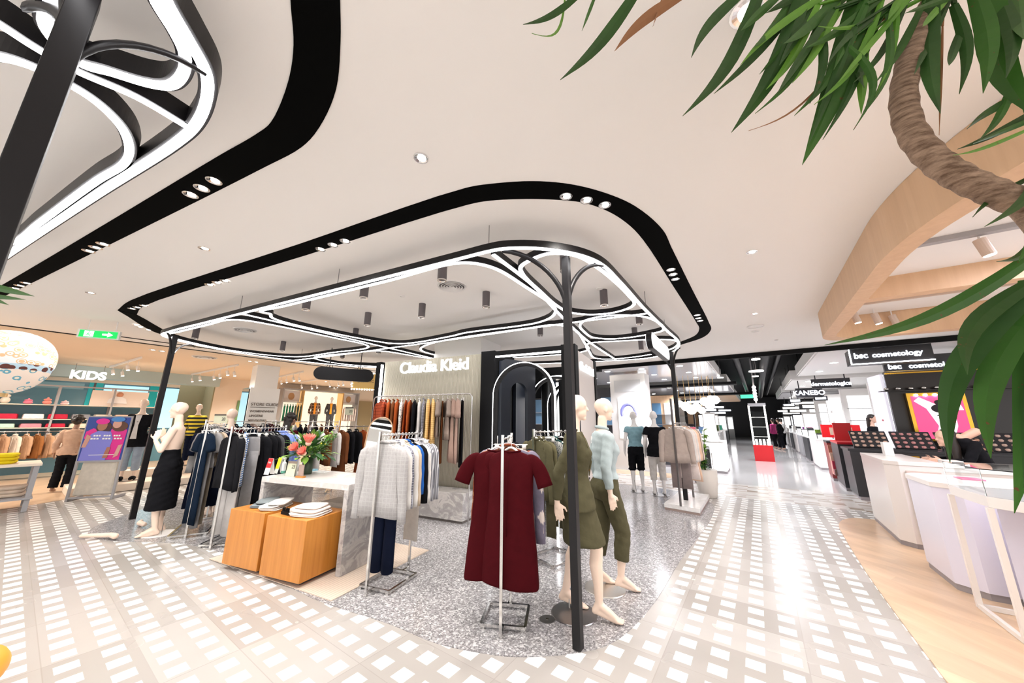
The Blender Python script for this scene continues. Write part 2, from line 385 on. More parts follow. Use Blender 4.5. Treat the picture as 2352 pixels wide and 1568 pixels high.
outer = [(-6.12, 5.80)]+[tuple(_a.lerp(_b, k)[:2]) for k in (0.02, .2, .4, .6, .8, .95, 1)]+[tuple(G(*p, ZC)[:2]) for p in q3((760, 565), (950, 562), (1130, 580), (1290, 615), (1410, 668), (1540, 790), (1700, 965), (1850, 1110), (1940, 1205))]+[(3.35, 7.0), (3.15, 7.7), (2.3, 8.15), (0., 8.8), (-3.6, 9.5), (-4.6, 9.1), (-5.7, 8.0), (-6.2, 6.9), (-6.24, 6.1)]
outer = [(float(a), float(b_)) for a, b_ in outer]
_d = (_b-_a).normalized(); _n = V((-_d.y, _d.x, 0)); _n = _n if _n.y > 0 else -_n
def fl(k): p = _a.lerp(_b, k)+_n*.075; return (float(p.x), float(p.y))
curves = [(outer, True),
 # big cell along the front
 ([fl(k) for k in (.42, .5, .6, .7, .80)]+[tuple(map(float, G(*p, ZC)[:2])) for p in q3((420, 664), (560, 664), (700, 700), (900, 820), (1090, 950), (1105, 990), (1070, 1030), (960, 1068), (500, 1130))]+[(-1.05, 5.75), (-2.0, 6.35), (-2.3, 6.35), (-2.75, 5.95), (-3.40, 5.0), (-3.46, 4.72), (-3.36, 4.52)], True),
 # left cell
 ([fl(k) for k in (.03, .1, .2, .28)]+[(-3.98, 4.85), (-3.72, 5.1), (-3.2, 5.9), (-2.85, 6.5), (-2.95, 6.8), (-3.9, 7.3), (-5.0, 7.85), (-5.5, 7.7), (-6.0, 7.1), (-6.15, 6.4), (-6.1, 5.85)], True),
 # corner cell
 ([tuple(map(float, G(*p, ZC)[:2])) for p in q3((1060, 598), (930, 645), (870, 690), (890, 745), (1000, 850), (1110, 945), (1200, 992), (1330, 1008), (1480, 998), (1600, 965), (1638, 935), (1600, 880), (1500, 780), (1380, 685), (1280, 625), (1200, 603))], True),
 # right cell
 ([tuple(map(float, G(*p, ZC)[:2])) for p in q3((1560, 1012), (1420, 1020), (1300, 1050), (1270, 1085), (1300, 1125), (1360, 1162), (1480, 1172), (1620, 1160), (1760, 1135), (1830, 1115), (1800, 1062), (1700, 1022))], True),
 # middle rear cell
 ([(.25, 5.2), (.65, 5.0), (.95, 5.2), (1.35, 6.2), (1.55, 6.9), (1.2, 7.3), (-.6, 7.9), (-1.6, 7.6), (-1.9, 7.0), (-1.5, 6.3)], True),
 # rear right cell
 ([(1.45, 6.25), (1.9, 6.05), (2.9, 5.95), (3.2, 6.6), (2.95, 7.4), (2.3, 7.9), (1.95, 7.8), (1.65, 7.1)], True),
 # rear left cell
 ([(-4.7, 8.0), (-3.4, 7.3), (-2.8, 7.1), (-2.2, 7.7), (-1.6, 8.5), (-2.2, 8.95), (-3.5, 9.3), (-4.5, 8.8)], True),
 ([(-.17, 2.76), (.22, 3.45), (.60, 4.36), (1.3, 5.9), (2.45, 7.95)], False), ([(-3.75, 4.55), (-3.1, 5.7), (-2.5, 6.8), (-1.5, 8.6)], False),
 ([(1.85, 4.4), (.83, 4.9), (-.9, 5.9), (-2.5, 6.8), (-4.2, 7.75), (-5.4, 8.35)], False)]
pm = G(1321, 1492); pm = V((.475, 2.80, 0)); pL = V((-5.98, 5.89, 0)); pR = V((3.32, 6.98, 0))
arms = []
def arm_pts(P, E_, h, n=12):
    dd = flat(E_)-P; return [P+dd*(1-math.cos(k*math.pi/2/n))+Z*(h+(ZC+.01-h)*math.sin(k*math.pi/2/n)) for k in range(n+1)]
for P, ends, pj in ((pm, ((1153, 577), (1385, 611)), (1290, 722)), (pL, ((381, 763), (447, 797)), (398, 838)), (pR, ((1483, 812), (1561, 800)), (1549, 868))):
    for e_ in ends: arms.append(arm_pts(P, G(*e_, ZC), HT(P, *pj)))
canopy = frame_canopy('lit_canopy', 'large black canopy of rounded frames with white light strips over the clothes racks', curves, (pm.x, pm.y, 0), [(pm, .062), (pL, .075), (pR, .075)], arms, [(-.21, 2.74), (-2.0, 3.66), (-3.82, 4.57), (1.77, 4.3), (.0, 8.7), (2.6, 5.6), (-2.1, 8.6), (-5.2, 8.3)])
# ================================================================ canopy 2, cut by the picture's left edge
def c1(x, y): return (x/2.24, y/2.24)
def q1(*p): return [tuple(map(float, G(*c1(*k), ZC)[:2])) for k in p]
cv2 = [(q1((790, -160), (850, 0), (960, 190), (1045, 340), (1068, 420), (1055, 540), (1000, 650), (900, 740), (500, 1000), (70, 1290), (-200, 1480)), False, .066),
 (q1((760, -200), (800, 0), (905, 180), (950, 280), (940, 380), (870, 440), (760, 430), (560, 370), (400, 320), (240, 150), (330, -50), (500, -200)), True, .06),
 (q1((370, 445), (500, 530), (620, 650), (665, 760), (640, 840), (500, 930), (200, 1150), (60, 1250), (-200, 1300), (-200, 700), (-100, 300), (100, 320)), True, .055),
 (q1((965, 655), (700, 500), (380, 360), (170, 240), (0, 130), (-300, -50)), False, .045)]
p2 = V((-1.477, .88, 0))
canopy2 = thing('lit_canopy', 'second black canopy with glowing rounded strips, cut by the upper left picture corner', 'lit canopy', (-1.6, .95, 0))
for cu, closed, wd in cv2:
    pts = resample([V((x, y, 0)) for x, y in cu], 7, closed)
    b = B(); b.beam(pts, wd, ZC+.006, ZC+.10, closed); r = obj('rail', b, M_blackm, canopy2)
    b = B(); b.beam(pts, wd*.62, ZC-.004, ZC+.008, closed); obj('light_strip', b, M_led, r)

b = B(); b.box((p2.x, p2.y, ZC/2), (.066, .066, ZC), AZW); obj('post', b, M_blackm, canopy2, bevel=.003)
for E_, hh in ((G(470, 174, ZC), 2.60), (G(120, -60, ZC), 2.62), (G(60, 20, ZC), 2.7)):
    b = B(); b.tube(arm_pts(p2, E_, hh), .013, 8, sy=2.2); obj('arm', b, M_blackm, canopy2, smooth=True)
# ================================================================ ceiling lights
def cyl_spot(p, label, lamp=True, zb=3.03, r=.05):
    t = thing('ceiling_spotlight', label, 'spotlight', (p.x, p.y, zb), group='grey cylinder spotlights over the clothes racks')
    b = B(); b.cyl((0, 0, .012), (0, 0, CZ-zb), r, seg=24); obj('housing', b, M_dgrey2, t, world=False, smooth=False)
    b = B(); b.skin([[V((math.cos(a)*q, math.sin(a)*q, z)) for a in [k*math.pi/12 for k in range(24)]] for q, z in ((r, .012), (r, 0), (r*.88, 0), (r*.5, .03))], cap=False); f = obj('reflector', b, M_silver, t, world=False)
    b = B(); b.cyl((0, 0, .02), (0, 0, .025), r*.55, seg=16); obj('lamp', b, M_lamp, t, world=False)
    return t
M_dgrey2 = mat('taupe_grey_metal', (.115, .10, .105), .5)
places = [((1015, 645), 'front-most of the grey cylinder lights, beside the round air vent'), ((835, 685), 'grey cylinder light hanging second along the front strip, left of the vent'), ((702, 712), 'grey cylinder light near the front strip above the flower vase'),
 ((843, 748), 'grey cylinder light in the middle of the large front cell'), ((968, 730), 'grey cylinder light above the lit shop name'), ((1116, 706), 'grey cylinder light left of the near black post'), ((1388, 702), 'grey cylinder light inside the rounded corner cell'), ((1298, 624), 'grey cylinder light half hidden behind the near black post'),
 ((447, 778), 'grey cylinder light in the far left corner of the canopy'), ((648, 806), 'grey cylinder light at the left rear rail beside the round vent'), ((815, 780), 'small grey cylinder light where the left crossing rails meet'), ((1241, 771), 'grey cylinder light above the lit arch'), ((1469, 745), 'grey cylinder light in the right cell below the slot'),
 ((1459, 779), 'grey cylinder light behind the white hanging sign'), ((1473, 804), 'grey cylinder light at the rear right rail'), ((786, 823), 'small grey cylinder light above the black hanging sign'), ((869, 812), 'small grey cylinder light left of the shop name wall')]
for (x, y), lb in places:
    p = G(x, y, 3.03); cyl_spot(p, lb)
for x, y in ((1015, 645), (843, 748), (1116, 706), (1388, 702), (447, 778), (815, 780)): p = G(x, y, 3.0); spot('spot_lamp', (p.x, p.y, 2.99), 60, 110)
def downlight(p, label, r=.045, group='bright recessed lights in the black ceiling slots', zb=CZ-.007, m=None):
    t = thing('recessed_downlight', label, 'downlight', (p.x, p.y, zb), group=group)
    K = [k*math.pi/10 for k in range(20)]
    b = B(); b.skin([[V((math.cos(a)*q, math.sin(a)*q, z)) for a in K] for q, z in ((r*1.1, .0), (r*1.1, -.006), (r*.95, -.006), (r*.6, -.001))], cap=False); obj('reflector', b, M_silver, t, world=False)
    b = B(); b.cyl((r*.15, r*.1, -.004), (r*.15, r*.1, -.001), r*.6, seg=14); obj('lamp', b, m or M_lamp, t, world=False)
tri = [((438, 444), (464, 429), (492, 412), 'on the second canopy slot, nearest the post'), ((204, 574), (220, 566), (237, 558), 'on the left slot, second group along'), ((34, 660), (46, 654), (60, 648), 'at the far left end of the left slot'),
 ((736, 570), (765, 560), (793, 551), 'on the long slot above the hanging jackets'), ((481, 652), (498, 647), (516, 643), 'on the long slot, left of centre'), ((303, 707), (315, 704), (330, 700), 'at the rounded left end of the long slot'),
 ((1300, 448), (1347, 457), (1389, 468), 'on the rounded near corner of the slot'), ((1541, 617), (1546, 628), (1551, 639), 'on the right arm of the slot'), ((1601, 722), (1604, 729), (1608, 735), 'near the right end of the slot'), ((312, 745), (322, 750), (340, 756), 'at the rear left of the slot')]
for g in tri:
    for k in range(3): downlight(G(*g[k], CZ), '%s round light %s' % (('outer', 'middle', 'inner')[k], g[3]))
for g in (tri[0], tri[1], tri[3], tri[6], tri[7], tri[4]): p = G(*g[1], CZ); spot('slot_lamp', (p.x, p.y, CZ-.03), 90, 130, r=.06)
for (x, y), lb in (((967, 362), 'small round ceiling light between the two black slots'), ((469, 570), 'small round ceiling light left of the long slot'), ((208, 672), 'small round ceiling light near the left slot end'), ((1727, 578), 'small round ceiling light right of the black slot'), ((1716, 25), 'large bright round light behind the palm leaves'), ((1733, 720), 'small round light right of the slot end')):
    p = G(x, y, CZ); downlight(p, lb, .045 if y > 100 else .06, 'round lights in the plain ceiling', CZ)
    if y > 100: spot('ceiling_lamp', (p.x, p.y, CZ-.03), 70, 140, r=.06)
def disc_fitting(name, x, y, r, label, cat, rings=0, z=CZ):
    p = G(x, y, z); t = thing(name, label, cat, (p.x, p.y, z)); K = [k*math.pi/16 for k in range(32)]
    b = B(); b.skin([[V((math.cos(a)*q, math.sin(a)*q, zz)) for a in K] for q, zz in ((r*1.12, 0), (r*1.12, -.012), (r, -.012), (r, -.002))], cap=True); obj('flange', b, M_white, t, world=False, smooth=False)
    if rings:
        b = B(); b.cyl((0, 0, -.001), (0, 0, -.003), r*.98, seg=32); obj('throat', b, M_dgrey, t, world=False)
    for i in range(rings):
        q = r*(i+.7)/rings
        b = B(); b.skin([[V((math.cos(a)*(q+dq), math.sin(a)*(q+dq), zz)) for a in K] for dq, zz in ((r*.10, -.022), (r*.07, -.026), (-.0, -.008))], cap=False); obj('ring', b, M_white, t, world=False)
disc_fitting('air_vent', 1038, 656, .17, 'round white ceiling vent with concentric rings in the big front cell', 'ceiling vent', 5)
disc_fitting('air_vent', 563, 757, .17, 'round ceiling vent seen flat in the left canopy cell', 'ceiling vent', 4)
disc_fitting('air_vent', 470, 820, .25, 'round ceiling vent beyond the canopy, above the clothes racks', 'ceiling vent', 3)
disc_fitting('smoke_detector', 1735, 760, .06, 'small white smoke detector near the black ceiling edge', 'smoke detector')
disc_fitting('air_vent', 1735, 749, .12, 'flat oval ceiling vent near the ceiling edge on the right', 'ceiling vent')
disc_fitting('sprinkler', 1783, 780, .03, 'tiny white ceiling sprinkler by the black ceiling edge', 'sprinkler')
disc_fitting('smoke_detector', 1377, 662, .035, 'small white disc on the ceiling above the corner cell light', 'smoke detector')
disc_fitting('smoke_detector', 924, 679, .03, 'small white disc on the ceiling left of the round vent', 'smoke detector')
# ================================================================ garments on hangers
def torso_rings(b, prof, seed, fold=.22, seg=30, n=5, cx=0.0):
    r = random.Random(seed); ph = r.uniform(0, 6.3); ph2 = r.uniform(0, 6.3); rings = []
    zt, zb = prof[0][0], prof[-1][0]
    for z, hw, hd in prof:
        t = max(0, (zt-z)/(zt-zb)) ** 1.2
        L = []
        for k in range(seg):
            a = 2*math.pi*k/seg; c, s_ = math.cos(a), math.sin(a)
            x = hw*math.copysign(abs(c)**.8, c); y = hd*math.copysign(abs(s_)**.8, s_)
            f = 1+fold*t*math.sin(n*a+ph)*(.6+.4*math.sin(2*a+ph2))
            L.append(V((cx+x*(1+.05*t*math.sin(3*a+ph2)), y*f+.012*t*math.sin(ph+x*18), z+.008*t*math.sin(2*a+ph))))
        rings.append(L)
    b.skin(rings)
def sleeve(b, s, w, sl, r0, r1, out=.055, fwd=0.0, sy=.6):
    if sl < .3: pts = [(s*(w-.05), 0, -.15), (s*(w+.0), 0, -.165), (s*(w+.05), 0, -.14-sl*.55), (s*(w+.075), 0, -.14-sl)]; rr = [.05, r0, r0*1.08, r0*1.12]
    else: pts = [(s*(w-.05), 0, -.15), (s*(w-.0), 0, -.175), (s*(w+out*.5), fwd*.3, -.14-sl*.35), (s*(w+out*.8), fwd*.6, -.14-sl*.7), (s*(w+out), fwd, -.14-sl)]; rr = [.045, r0, r0*.95, r1*1.1, r1]
    pts = resample(pts, 3); n = len(pts); q = []
    for i in range(n):
        f = i/(n-1)*(len(rr)-1); k = min(int(f), len(rr)-2); q.append(rr[k]*(1-f+k)+rr[k+1]*(f-k)+.003*math.sin(i*2.1+s))
    b.tube(pts, q, 12, sy=sy, up=(0, 1, 0))
GM = {}
def gmesh(kind, w, L, sl, th, seed):
    key = (kind, w, L, sl, th, seed % 3)
    if key in GM: return GM[key]
    b = B(); s = seed % 3
    if kind in ('jacket', 'shirt', 'dress', 'tee', 'cardigan'):
        fl = {'dress': 1.18, 'jacket': 1.02, 'shirt': 1.04, 'tee': 1.0, 'cardigan': 1.06}[kind]
        prof = [(-.075, .055, th*.3), (-.095, .095, th*.42), (-.12, w*.78, th*.5), (-.14, w*.96, th*.55), (-.17, w, th*.6), (-.26, w*.93, th*.8), (-.42, w*.88, th*.95), (-.42-(L-.42)*.4, w*(.86+(fl-.86)*.4), th), (-.42-(L-.42)*.8, w*(.86+(fl-.86)*.85), th*1.05), (-L-.07, w*fl, th*1.1)]
        torso_rings(b, prof, s*7+len(kind), .18 if kind != 'dress' else .3)
        if sl > 0:
            for q in (-1, 1): sleeve(b, q, w*.95, sl, .058 if sl > .3 else .075, .042, sy=.55)
        if kind in ('jacket', 'shirt'):   # collar
            b.tube([(math.cos(a)*.062, math.sin(a)*th*.45, -.072+.012*math.sin(a)) for a in [k*math.pi/8 for k in range(16)]], .013, 8, closed=True)
            b.box((0, -th*.95-.004, -.1-L*.45), (.022, .01, L*.8))
        else: b.tube([(math.cos(a)*.07, math.sin(a)*th*.4, -.083+.01*math.sin(a)) for a in [k*math.pi/8 for k in range(16)]], .007, 6, closed=True)
    elif kind == 'trousers':
        prof = [(-.11, w*.72, th*.35), (-.14, w*.76, th*.45), (-.3, w*.82, th*.6), (-.36, w*.82, th*.55)]; torso_rings(b, prof, s, .1)
        for q in (-1, 1):
            torso_rings(b, [(-.3, w*.40, th*.6), (-.5, w*.40, th*.62), (-.8, w*.38, th*.6), (-L, w*(.40 if s else .34), th*.62)], s+3, .2, cx=q*w*.41)
    elif kind == 'folded':    # trousers folded over a bar
        torso_rings(b, [(-.10, w*.5, th*.4), (-.13, w*.55, th*.5), (-.4, w*.56, th*.6), (-L, w*.5, th*.6)], s, .12)
    elif kind == 'skirt':
        torso_rings(b, [(-.10, w*.7, th*.4), (-.13, w*.72, th*.5), (-.3, w*.9, th*.8), (-L, w*1.1, th*1.1)], s, .35, n=7)
    bm = b.b; bmesh.ops.recalc_face_normals(bm, faces=bm.faces); me = bpy.data.meshes.new(kind); bm.to_mesh(me); bm.free(); me.shade_smooth(); GM[key] = me; return me
HM = {}
def hmesh(kind):
    if kind in HM: return HM[kind]
    b = B(); b.tube([(0, math.cos(a)*.017, .0+math.sin(a)*.017) for a in [math.pi*(-.2+1.25*k/9) for k in range(10)]]+[(0, .004, -.03), (0, 0, -.065)], .0028, 6)
    if kind in ('trousers', 'folded', 'skirt'):
        b.tube([(-.16, 0, -.068), (.16, 0, -.068)], .004, 6)
        for s in (-1, 1): b.box((s*.13, 0, -.09), (.03, .016, .05))
    else: b.tube(resample([(-.14, 0, -.145), (-.08, 0, -.105), (0, 0, -.066), (.08, 0, -.105), (.14, 0, -.145)], 3), .011, 8, sy=1.0)
    bm = b.b; bmesh.ops.recalc_face_normals(bm, faces=bm.faces); me = bpy.data.meshes.new('hanger'); bm.to_mesh(me); bm.free(); me.shade_smooth(); HM[kind] = me; return me
M_hang = mat('hanger_white', (.8, .78, .75), .4)
def garment(kind, m, loc, rz, label, w=.2, L=.62, sl=.55, th=.03, seed=0, group=None, hm=None, name=None):
    me = gmesh(kind, w, L, sl, th, seed).copy(); me.materials.clear(); me.materials.append(m)
    o = bpy.data.objects.new(name or {'folded': 'trousers', 'tee': 'shirt'}.get(kind, kind), me); C.objects.link(o); o.location = loc; o.rotation_euler.z = rz
    tag(o, label, 'hanging garment', group)
    h = hmesh(kind); h = h.copy() if hm or not h.materials else h
    if not h.materials: h.materials.append(hm or M_hang)
    c = bpy.data.objects.new('hanger', h); C.objects.link(c); c.parent = o
    return o
ORD = ['front-most', 'second', 'third', 'fourth', 'fifth', 'sixth', 'seventh', 'eighth', 'ninth', 'tenth', 'eleventh', 'twelfth', 'thirteenth', 'fourteenth', 'fifteenth', 'sixteenth', 'seventeenth', 'eighteenth', 'nineteenth', 'twentieth', 'twenty-first', 'twenty-second']
def fill_rack(P, Q, z, items, where, t0=.06, t1=.94, jit=.08, flip=0, end='from the front'):
    """hang items along the bar P->Q"""
    P = V((P[0], P[1], z)); Q = V((Q[0], Q[1], z)); az = math.atan2((Q-P).y, (Q-P).x); n = len(items)
    for i, it in enumerate(items):
        kind, m, desc = it[:3]; kw = it[3] if len(it) > 3 else {}
        kw = dict(kw); dr = kw.pop('rot', 0); dt = kw.pop('dt', 0)
        t = t0+(t1-t0)*(i/(max(n-1, 1)))+dt
        lab = '%s, %s %s on the %s' % (desc, ORD[i], end, where) if i else '%s, nearest %s on the %s' % (desc, end.replace('from ', ''), where)
        garment(kind, m, P.lerp(Q, t), az+math.pi/2+rnd.uniform(-jit, jit)+dr+flip, lab, seed=i, group='clothes hanging on the %s' % where, **kw)
def rack(P, Q, h, label, half=.19, post=.022, m=None, base=True, over=.0):
    m = m or M_chrome; P = V((P[0], P[1], 0)); Q = V((Q[0], Q[1], 0)); d = (Q-P).normalized(); nrm = V((-d.y, d.x, 0)); L = (Q-P).length; az = math.atan2(d.y, d.x)
    t = thing('clothes_rack', label, 'clothes rack', P)
    z0 = .006
    for X in (P, Q):
        b = B(); b.box(X+Z*((h+.03)/2+z0), (post, post, h+.03), az); obj('post', b, m, t)
    b = B(); b.tube([P+Z*(h), Q+Z*(h)], .009, 10); obj('hanging_bar', b, m, t, smooth=True)
    if base:
        A = P+d*.10; C_ = Q-d*.10; b = B()
        for X in (A, C_): b.box(X+Z*(.03), (post, half*2, post*.9), az)
        for s in (-1, 1): b.box((A+C_)/2+nrm*half*s+Z*.03, ((C_-A).length, post, post*.9), az)
        for X, Y in ((P, A), (C_, Q)): b.box((X+Y)/2+Z*.03, ((Y-X).length, post, post*.9), az)
        for X in (A, C_):
            for s in (-1, 1): b.box(X+nrm*half*s*.92+Z*.014, (.03, .03, .02), az)
        obj('base_frame', b, m, t)
    return t
# colours
bur = cl((.050, .002, .0042)); blk = cl((.008, .008, .010)); navy = cl((.005, .008, .022)); wht = cl((.66, .63, .60)); crm = cl((.55, .44, .33)); olive = cl((.088, .080, .044)); olv2 = cl((.115, .103, .055)); gry = cl((.27, .26, .26)); lgr = cl((.52, .50, .49)); blu = cl((.02, .10, .36)); sky = cl((.20, .28, .62)); rust = cl((.36, .075, .018)); brn = cl((.16, .055, .02)); mus = cl((.80, .52, .20)); pnk = cl((.40, .27, .22)); tau = cl((.33, .26, .22)); pale = cl((.78, .68, .63)); peach = cl((.78, .55, .40)); teal = cl((.01, .06, .10)); khk = cl((.27, .22, .16)); denim = cl((.005, .012, .026)); dkg = cl((.07, .07, .075))
grk = check((.40, .385, .38), (.45, .44, .435), 26, .1); gck = check((.12, .12, .15), (.4, .4, .45), 42, .2); gst = stripe((.16, .16, .18), (.5, .5, .52), 55, 0); bst = stripe((.70, .74, .80), (.02, .13, .42), 34, 2, .42); leo = spots((.72, .70, .66), (.10, .09, .09), 45, .33); dsh = spots((.015, .05, .05), (.78, .78, .70), 34, .30); pat = spots((.30, .30, .28), (.04, .05, .05), 80, .4); rchk = check((.36, .06, .02), (.20, .03, .01), 18, .25); knit = cl((.20, .18, .24)); swk = stripe((.82, .56, .24), (.70, .44, .16), 30, 2, .5)
# rack 1 beside the marble table
P = G(840, 1371); Q = G(938, 1310)
rack(P, Q, 1.40, 'chrome rack of grey and white jackets standing right of the marble table', .17)
it = [('jacket', grk, 'pale grey checked zip jacket', dict(w=.215, L=.68, sl=.64, th=.045, rot=.12)), ('jacket', grk, 'pale grey checked jacket', dict(w=.21, L=.68, sl=.66)), ('shirt', wht, 'off-white long sleeved shirt', dict(w=.2, L=.62)), ('shirt', gck, 'dark grey checked shirt', dict(w=.2, L=.64)), ('shirt', wht, 'white blouse', dict(L=.62)), ('shirt', crm, 'beige blouse', dict(L=.55)), ('shirt', blu, 'royal blue top', dict(L=.55, sl=.45)), ('shirt', blk, 'black long sleeved top', dict(L=.56)), ('shirt', wht, 'ivory loose shirt', dict(L=.6, w=.21)), ('shirt', gst, 'grey striped shirt', dict(L=.6)), ('skirt', gst, 'striped skirt', dict(L=.70, w=.2, sl=0, th=.06)), ('shirt', gst, 'dark grey pinstriped shirt', dict(L=.62))]
fill_rack(P, Q, 1.40, it, 'rack right of the marble table', .10, 1.12)
garment('trousers', navy, P.lerp(Q, .3)+Z*1.40, math.atan2((Q-P).y, (Q-P).x)+1.6, 'long navy trousers under the grey jackets beside the chrome post', w=.16, L=1.26, sl=0, th=.05, seed=1)
garment('folded', cl((.62, .56, .50)), P.lerp(Q, .98)+Z*1.40, math.atan2((Q-P).y, (Q-P).x)+1.5, 'cream folded trousers hanging low at the back of the grey jacket rack', w=.17, L=1.10, sl=0, th=.04, seed=0)
# rack 2 burgundy dresses
P = G(1149.5, 1467); Q = G(1173, 1383)
rack(P, Q, 1.40, 'chrome rack of burgundy dresses in front of the near black post', .17)
azr = math.atan2((Q-P).y, (Q-P).x)
def big_dress(loc, rz, label, seed, w=.215, L=.975):
    b = B(); th = .05
    prof = [(-.105, .075, .018), (-.115, .115, .022), (-.135, w*.80, .028), (-.155, w*.96, .034), (-.20, w*.98, .045), (-.30, w*.92, .06), (-.48, w*.90, .07), (-.66, w*.96, .075), (-.85, w*1.06, .085), (-L-.10, w*1.14, .095), (-L-.115, w*1.13, .092)]
    torso_rings(b, prof, seed, .20, seg=44, n=4)
    for q in (-1, 1):
        b.tube(resample([(q*(w-.07), 0, -.165), (q*(w-.01), 0, -.185), (q*(w+.045), 0, -.26), (q*(w+.085), 0, -.365)], 4), [.042, .048, .052, .054, .056, .058, .060, .062, .063, .064, .065, .066, .067], 18, sy=.42, up=(0, 1, 0))
    b.tube([(math.cos(a)*.088, math.sin(a)*.022, -.112-.018*math.cos(a)**2*0+.012*abs(math.cos(a))) for a in [k*math.pi/10 for k in range(20)]], .006, 6, closed=True)
    b.tube([(0, -.062-.02*t, -.14-t*.6) for t in (0, .3, .6, 1)], .0022, 5)
    o = obj('dress', b, bur, None, smooth=True, world=False, loc=loc, rz=rz); tag(o, label, 'hanging garment', 'burgundy dresses on the near rack')
    h = bpy.data.objects.new('hanger', HMW); C.objects.link(h); h.parent = o; return o
hb = B(); hb.tube([(0, math.cos(a)*.017, math.sin(a)*.017) for a in [math.pi*(-.2+1.25*k/9) for k in range(10)]]+[(0, .004, -.03), (0, 0, -.065)], .003, 6); hb.tube(resample([(-.15, 0, -.175), (-.085, 0, -.128), (-.02, 0, -.08), (.02, 0, -.08), (.085, 0, -.128), (.15, 0, -.175)], 3), .015, 10, sy=.6); HMW = bpy.data.meshes.new('hanger'); bmesh.ops.recalc_face_normals(hb.b, faces=hb.b.faces); hb.b.to_mesh(HMW); hb.b.free(); HMW.shade_smooth(); HMW.materials.append(M_hang)
big_dress(P.lerp(Q, .20)+Z*1.405+V((.055, 0, 0)), azr+math.pi/2-.30+math.pi, 'burgundy short sleeved dress facing the viewer at the front of the near rack', 3)
big_dress(P.lerp(Q, .45)+Z*1.40-V((.085, 0, 0)), azr+math.pi/2+.22+math.pi, 'second burgundy dress turned slightly behind the first one', 5, L=.97)
it = [('shirt', spots((.20, .05, .02), (.32, .16, .08), 20, .4), 'rust patterned velvet top', dict(w=.225, L=.72, sl=.66, rot=.25)), ('shirt', knit, 'grey lilac cable knit jumper', dict(w=.25, L=.74, sl=.70, rot=-.25)), ('shirt', pale, 'cream dotted blouse', dict(w=.26, L=.68, sl=.62, rot=-.3)), ('skirt', crm, 'beige skirt on clips', dict(L=.5, w=.2)), ('trousers', tau, 'taupe trousers on clips', dict(L=.9, w=.2)), ('shirt', blk, 'black blouse', dict())]
fill_rack(P, Q, 1.40, it, 'burgundy dress rack', .52, 1.0)
# rack 3 olive clothes behind
P = G(1226, 1283); Q = G(1322, 1292)
P = G(1228, 1300); Q = G(1318, 1268)
rack(P, Q, 1.42, 'chrome rack of olive clothes between the dresses and the suited mannequin', .19)
it = [('jacket', olive, 'olive blazer', dict(L=.66, sl=.62)), ('jacket', olv2, 'khaki green jacket', dict(L=.66, sl=.62)), ('trousers', olive, 'olive trousers', dict(L=1.15, w=.19)), ('shirt', pat, 'grey fine patterned blouse', dict(L=.62)), ('shirt', dsh, 'dark green blouse with white dashes', dict(L=.66, sl=.6, w=.22)), ('trousers', olive, 'dark olive straight trousers', dict(L=1.1, w=.19)), ('jacket', blk, 'black jacket', dict(L=.62)), ('trousers', blk, 'black trousers', dict(L=1.05)), ('shirt', olv2, 'moss green shirt', dict())]
fill_rack(P, Q, 1.42, it, 'olive clothes rack', .06, .97, flip=math.pi)
# ================================================================ wall unit, frame e (right) / n (away)
AE = math.radians(25.3); nd = V((math.sin(AE), math.cos(AE), 0)); ed = V((math.cos(AE), -math.sin(AE), 0)); RZE = -AE
def X(e, n, z=0): return ed*e+nd*n+Z*z
def PN(px, py, n): d = ray(px, py); t = n/(d.x*nd.x+d.y*nd.y); q = V((d.x*t, d.y*t, 0)); return q.dot(ed), CH+d.z*t
def PE(px, py, e): d = ray(px, py); t = e/(d.x*ed.x+d.y*ed.y); q = V((d.x*t, d.y*t, 0)); return q.dot(nd), CH+d.z*t
def ebox(b, e0, e1, n0, n1, z0, z1): b.box(X((e0+e1)/2, (n0+n1)/2, (z0+z1)/2), (abs(e1-e0), abs(n1-n0), z1-z0), RZE); return b
wu = thing('shop_wall_unit', 'free-standing shop wall with ribbed olive panel, black posts and lit arches', 'wall unit', X(-3.5, 5.4))
b = B(); ebox(b, -5.40, -3.03, 5.24, 5.9, 0, 2.72); obj('core_panel', b, M_rib, wu)
b = B()
for k in range(84): e = -5.38+k*.028; b.cyl(X(e, 5.238, .44), X(e, 5.238, 2.72), .011, seg=8)
obj('ribs', b, M_rib, wu, smooth=True)
b = B(); ebox(b, -5.56, -5.42, 5.16, 5.95, 0, 2.72); obj('post', b, M_black, wu)
b = B(); ebox(b, -5.42, -5.395, 5.15, 5.2, .5, 2.66); obj('light_strip', b, M_lamps_w if 'M_lamps_w' in globals() else M_led, wu)
b = B(); ebox(b, -3.03, -2.76, 5.14, 5.95, 0, 2.74); obj('post', b, M_black, wu)
b = B(); ebox(b, -1.52, -1.30, 4.98, 5.16, 0, 2.70); obj('post', b, M_black, wu)
b = B(); ebox(b, -1.42, -1.30, 6.35, 6.5, 0, 2.66); obj('post', b, M_black, wu)
b = B(); ebox(b, -1.40, -1.32, 5.16, 6.35, 0, 2.64); obj('side_panel', b, M_ribw, wu)
b = B(); ebox(b, -2.76, -1.5, 5.12, 5.2, 2.64, 2.72); obj('beam', b, M_black, wu)
b = B(); ebox(b, -2.74, -1.5, 5.13, 5.17, 2.615, 2.64); obj('light_strip', b, M_led, wu)
b = B(); b.text('Claudia Kleid', X(-4.125, 5.19, 2.455), ed, Z, .31, .018, bold=.004, spacing=.98); s_ = obj('shop_name', b, emis('sign_white', (1, 1, 1), 1.25), wu); s_['label'] = 'glowing white raised letters'
b = B(); b.text('Claudia Kleid', X(-1.285, 5.68, 2.33), nd, Z, .20, .012, bold=.001, spacing=.93); s_ = obj('shop_name', b, bpy.data.materials['sign_white'], wu)
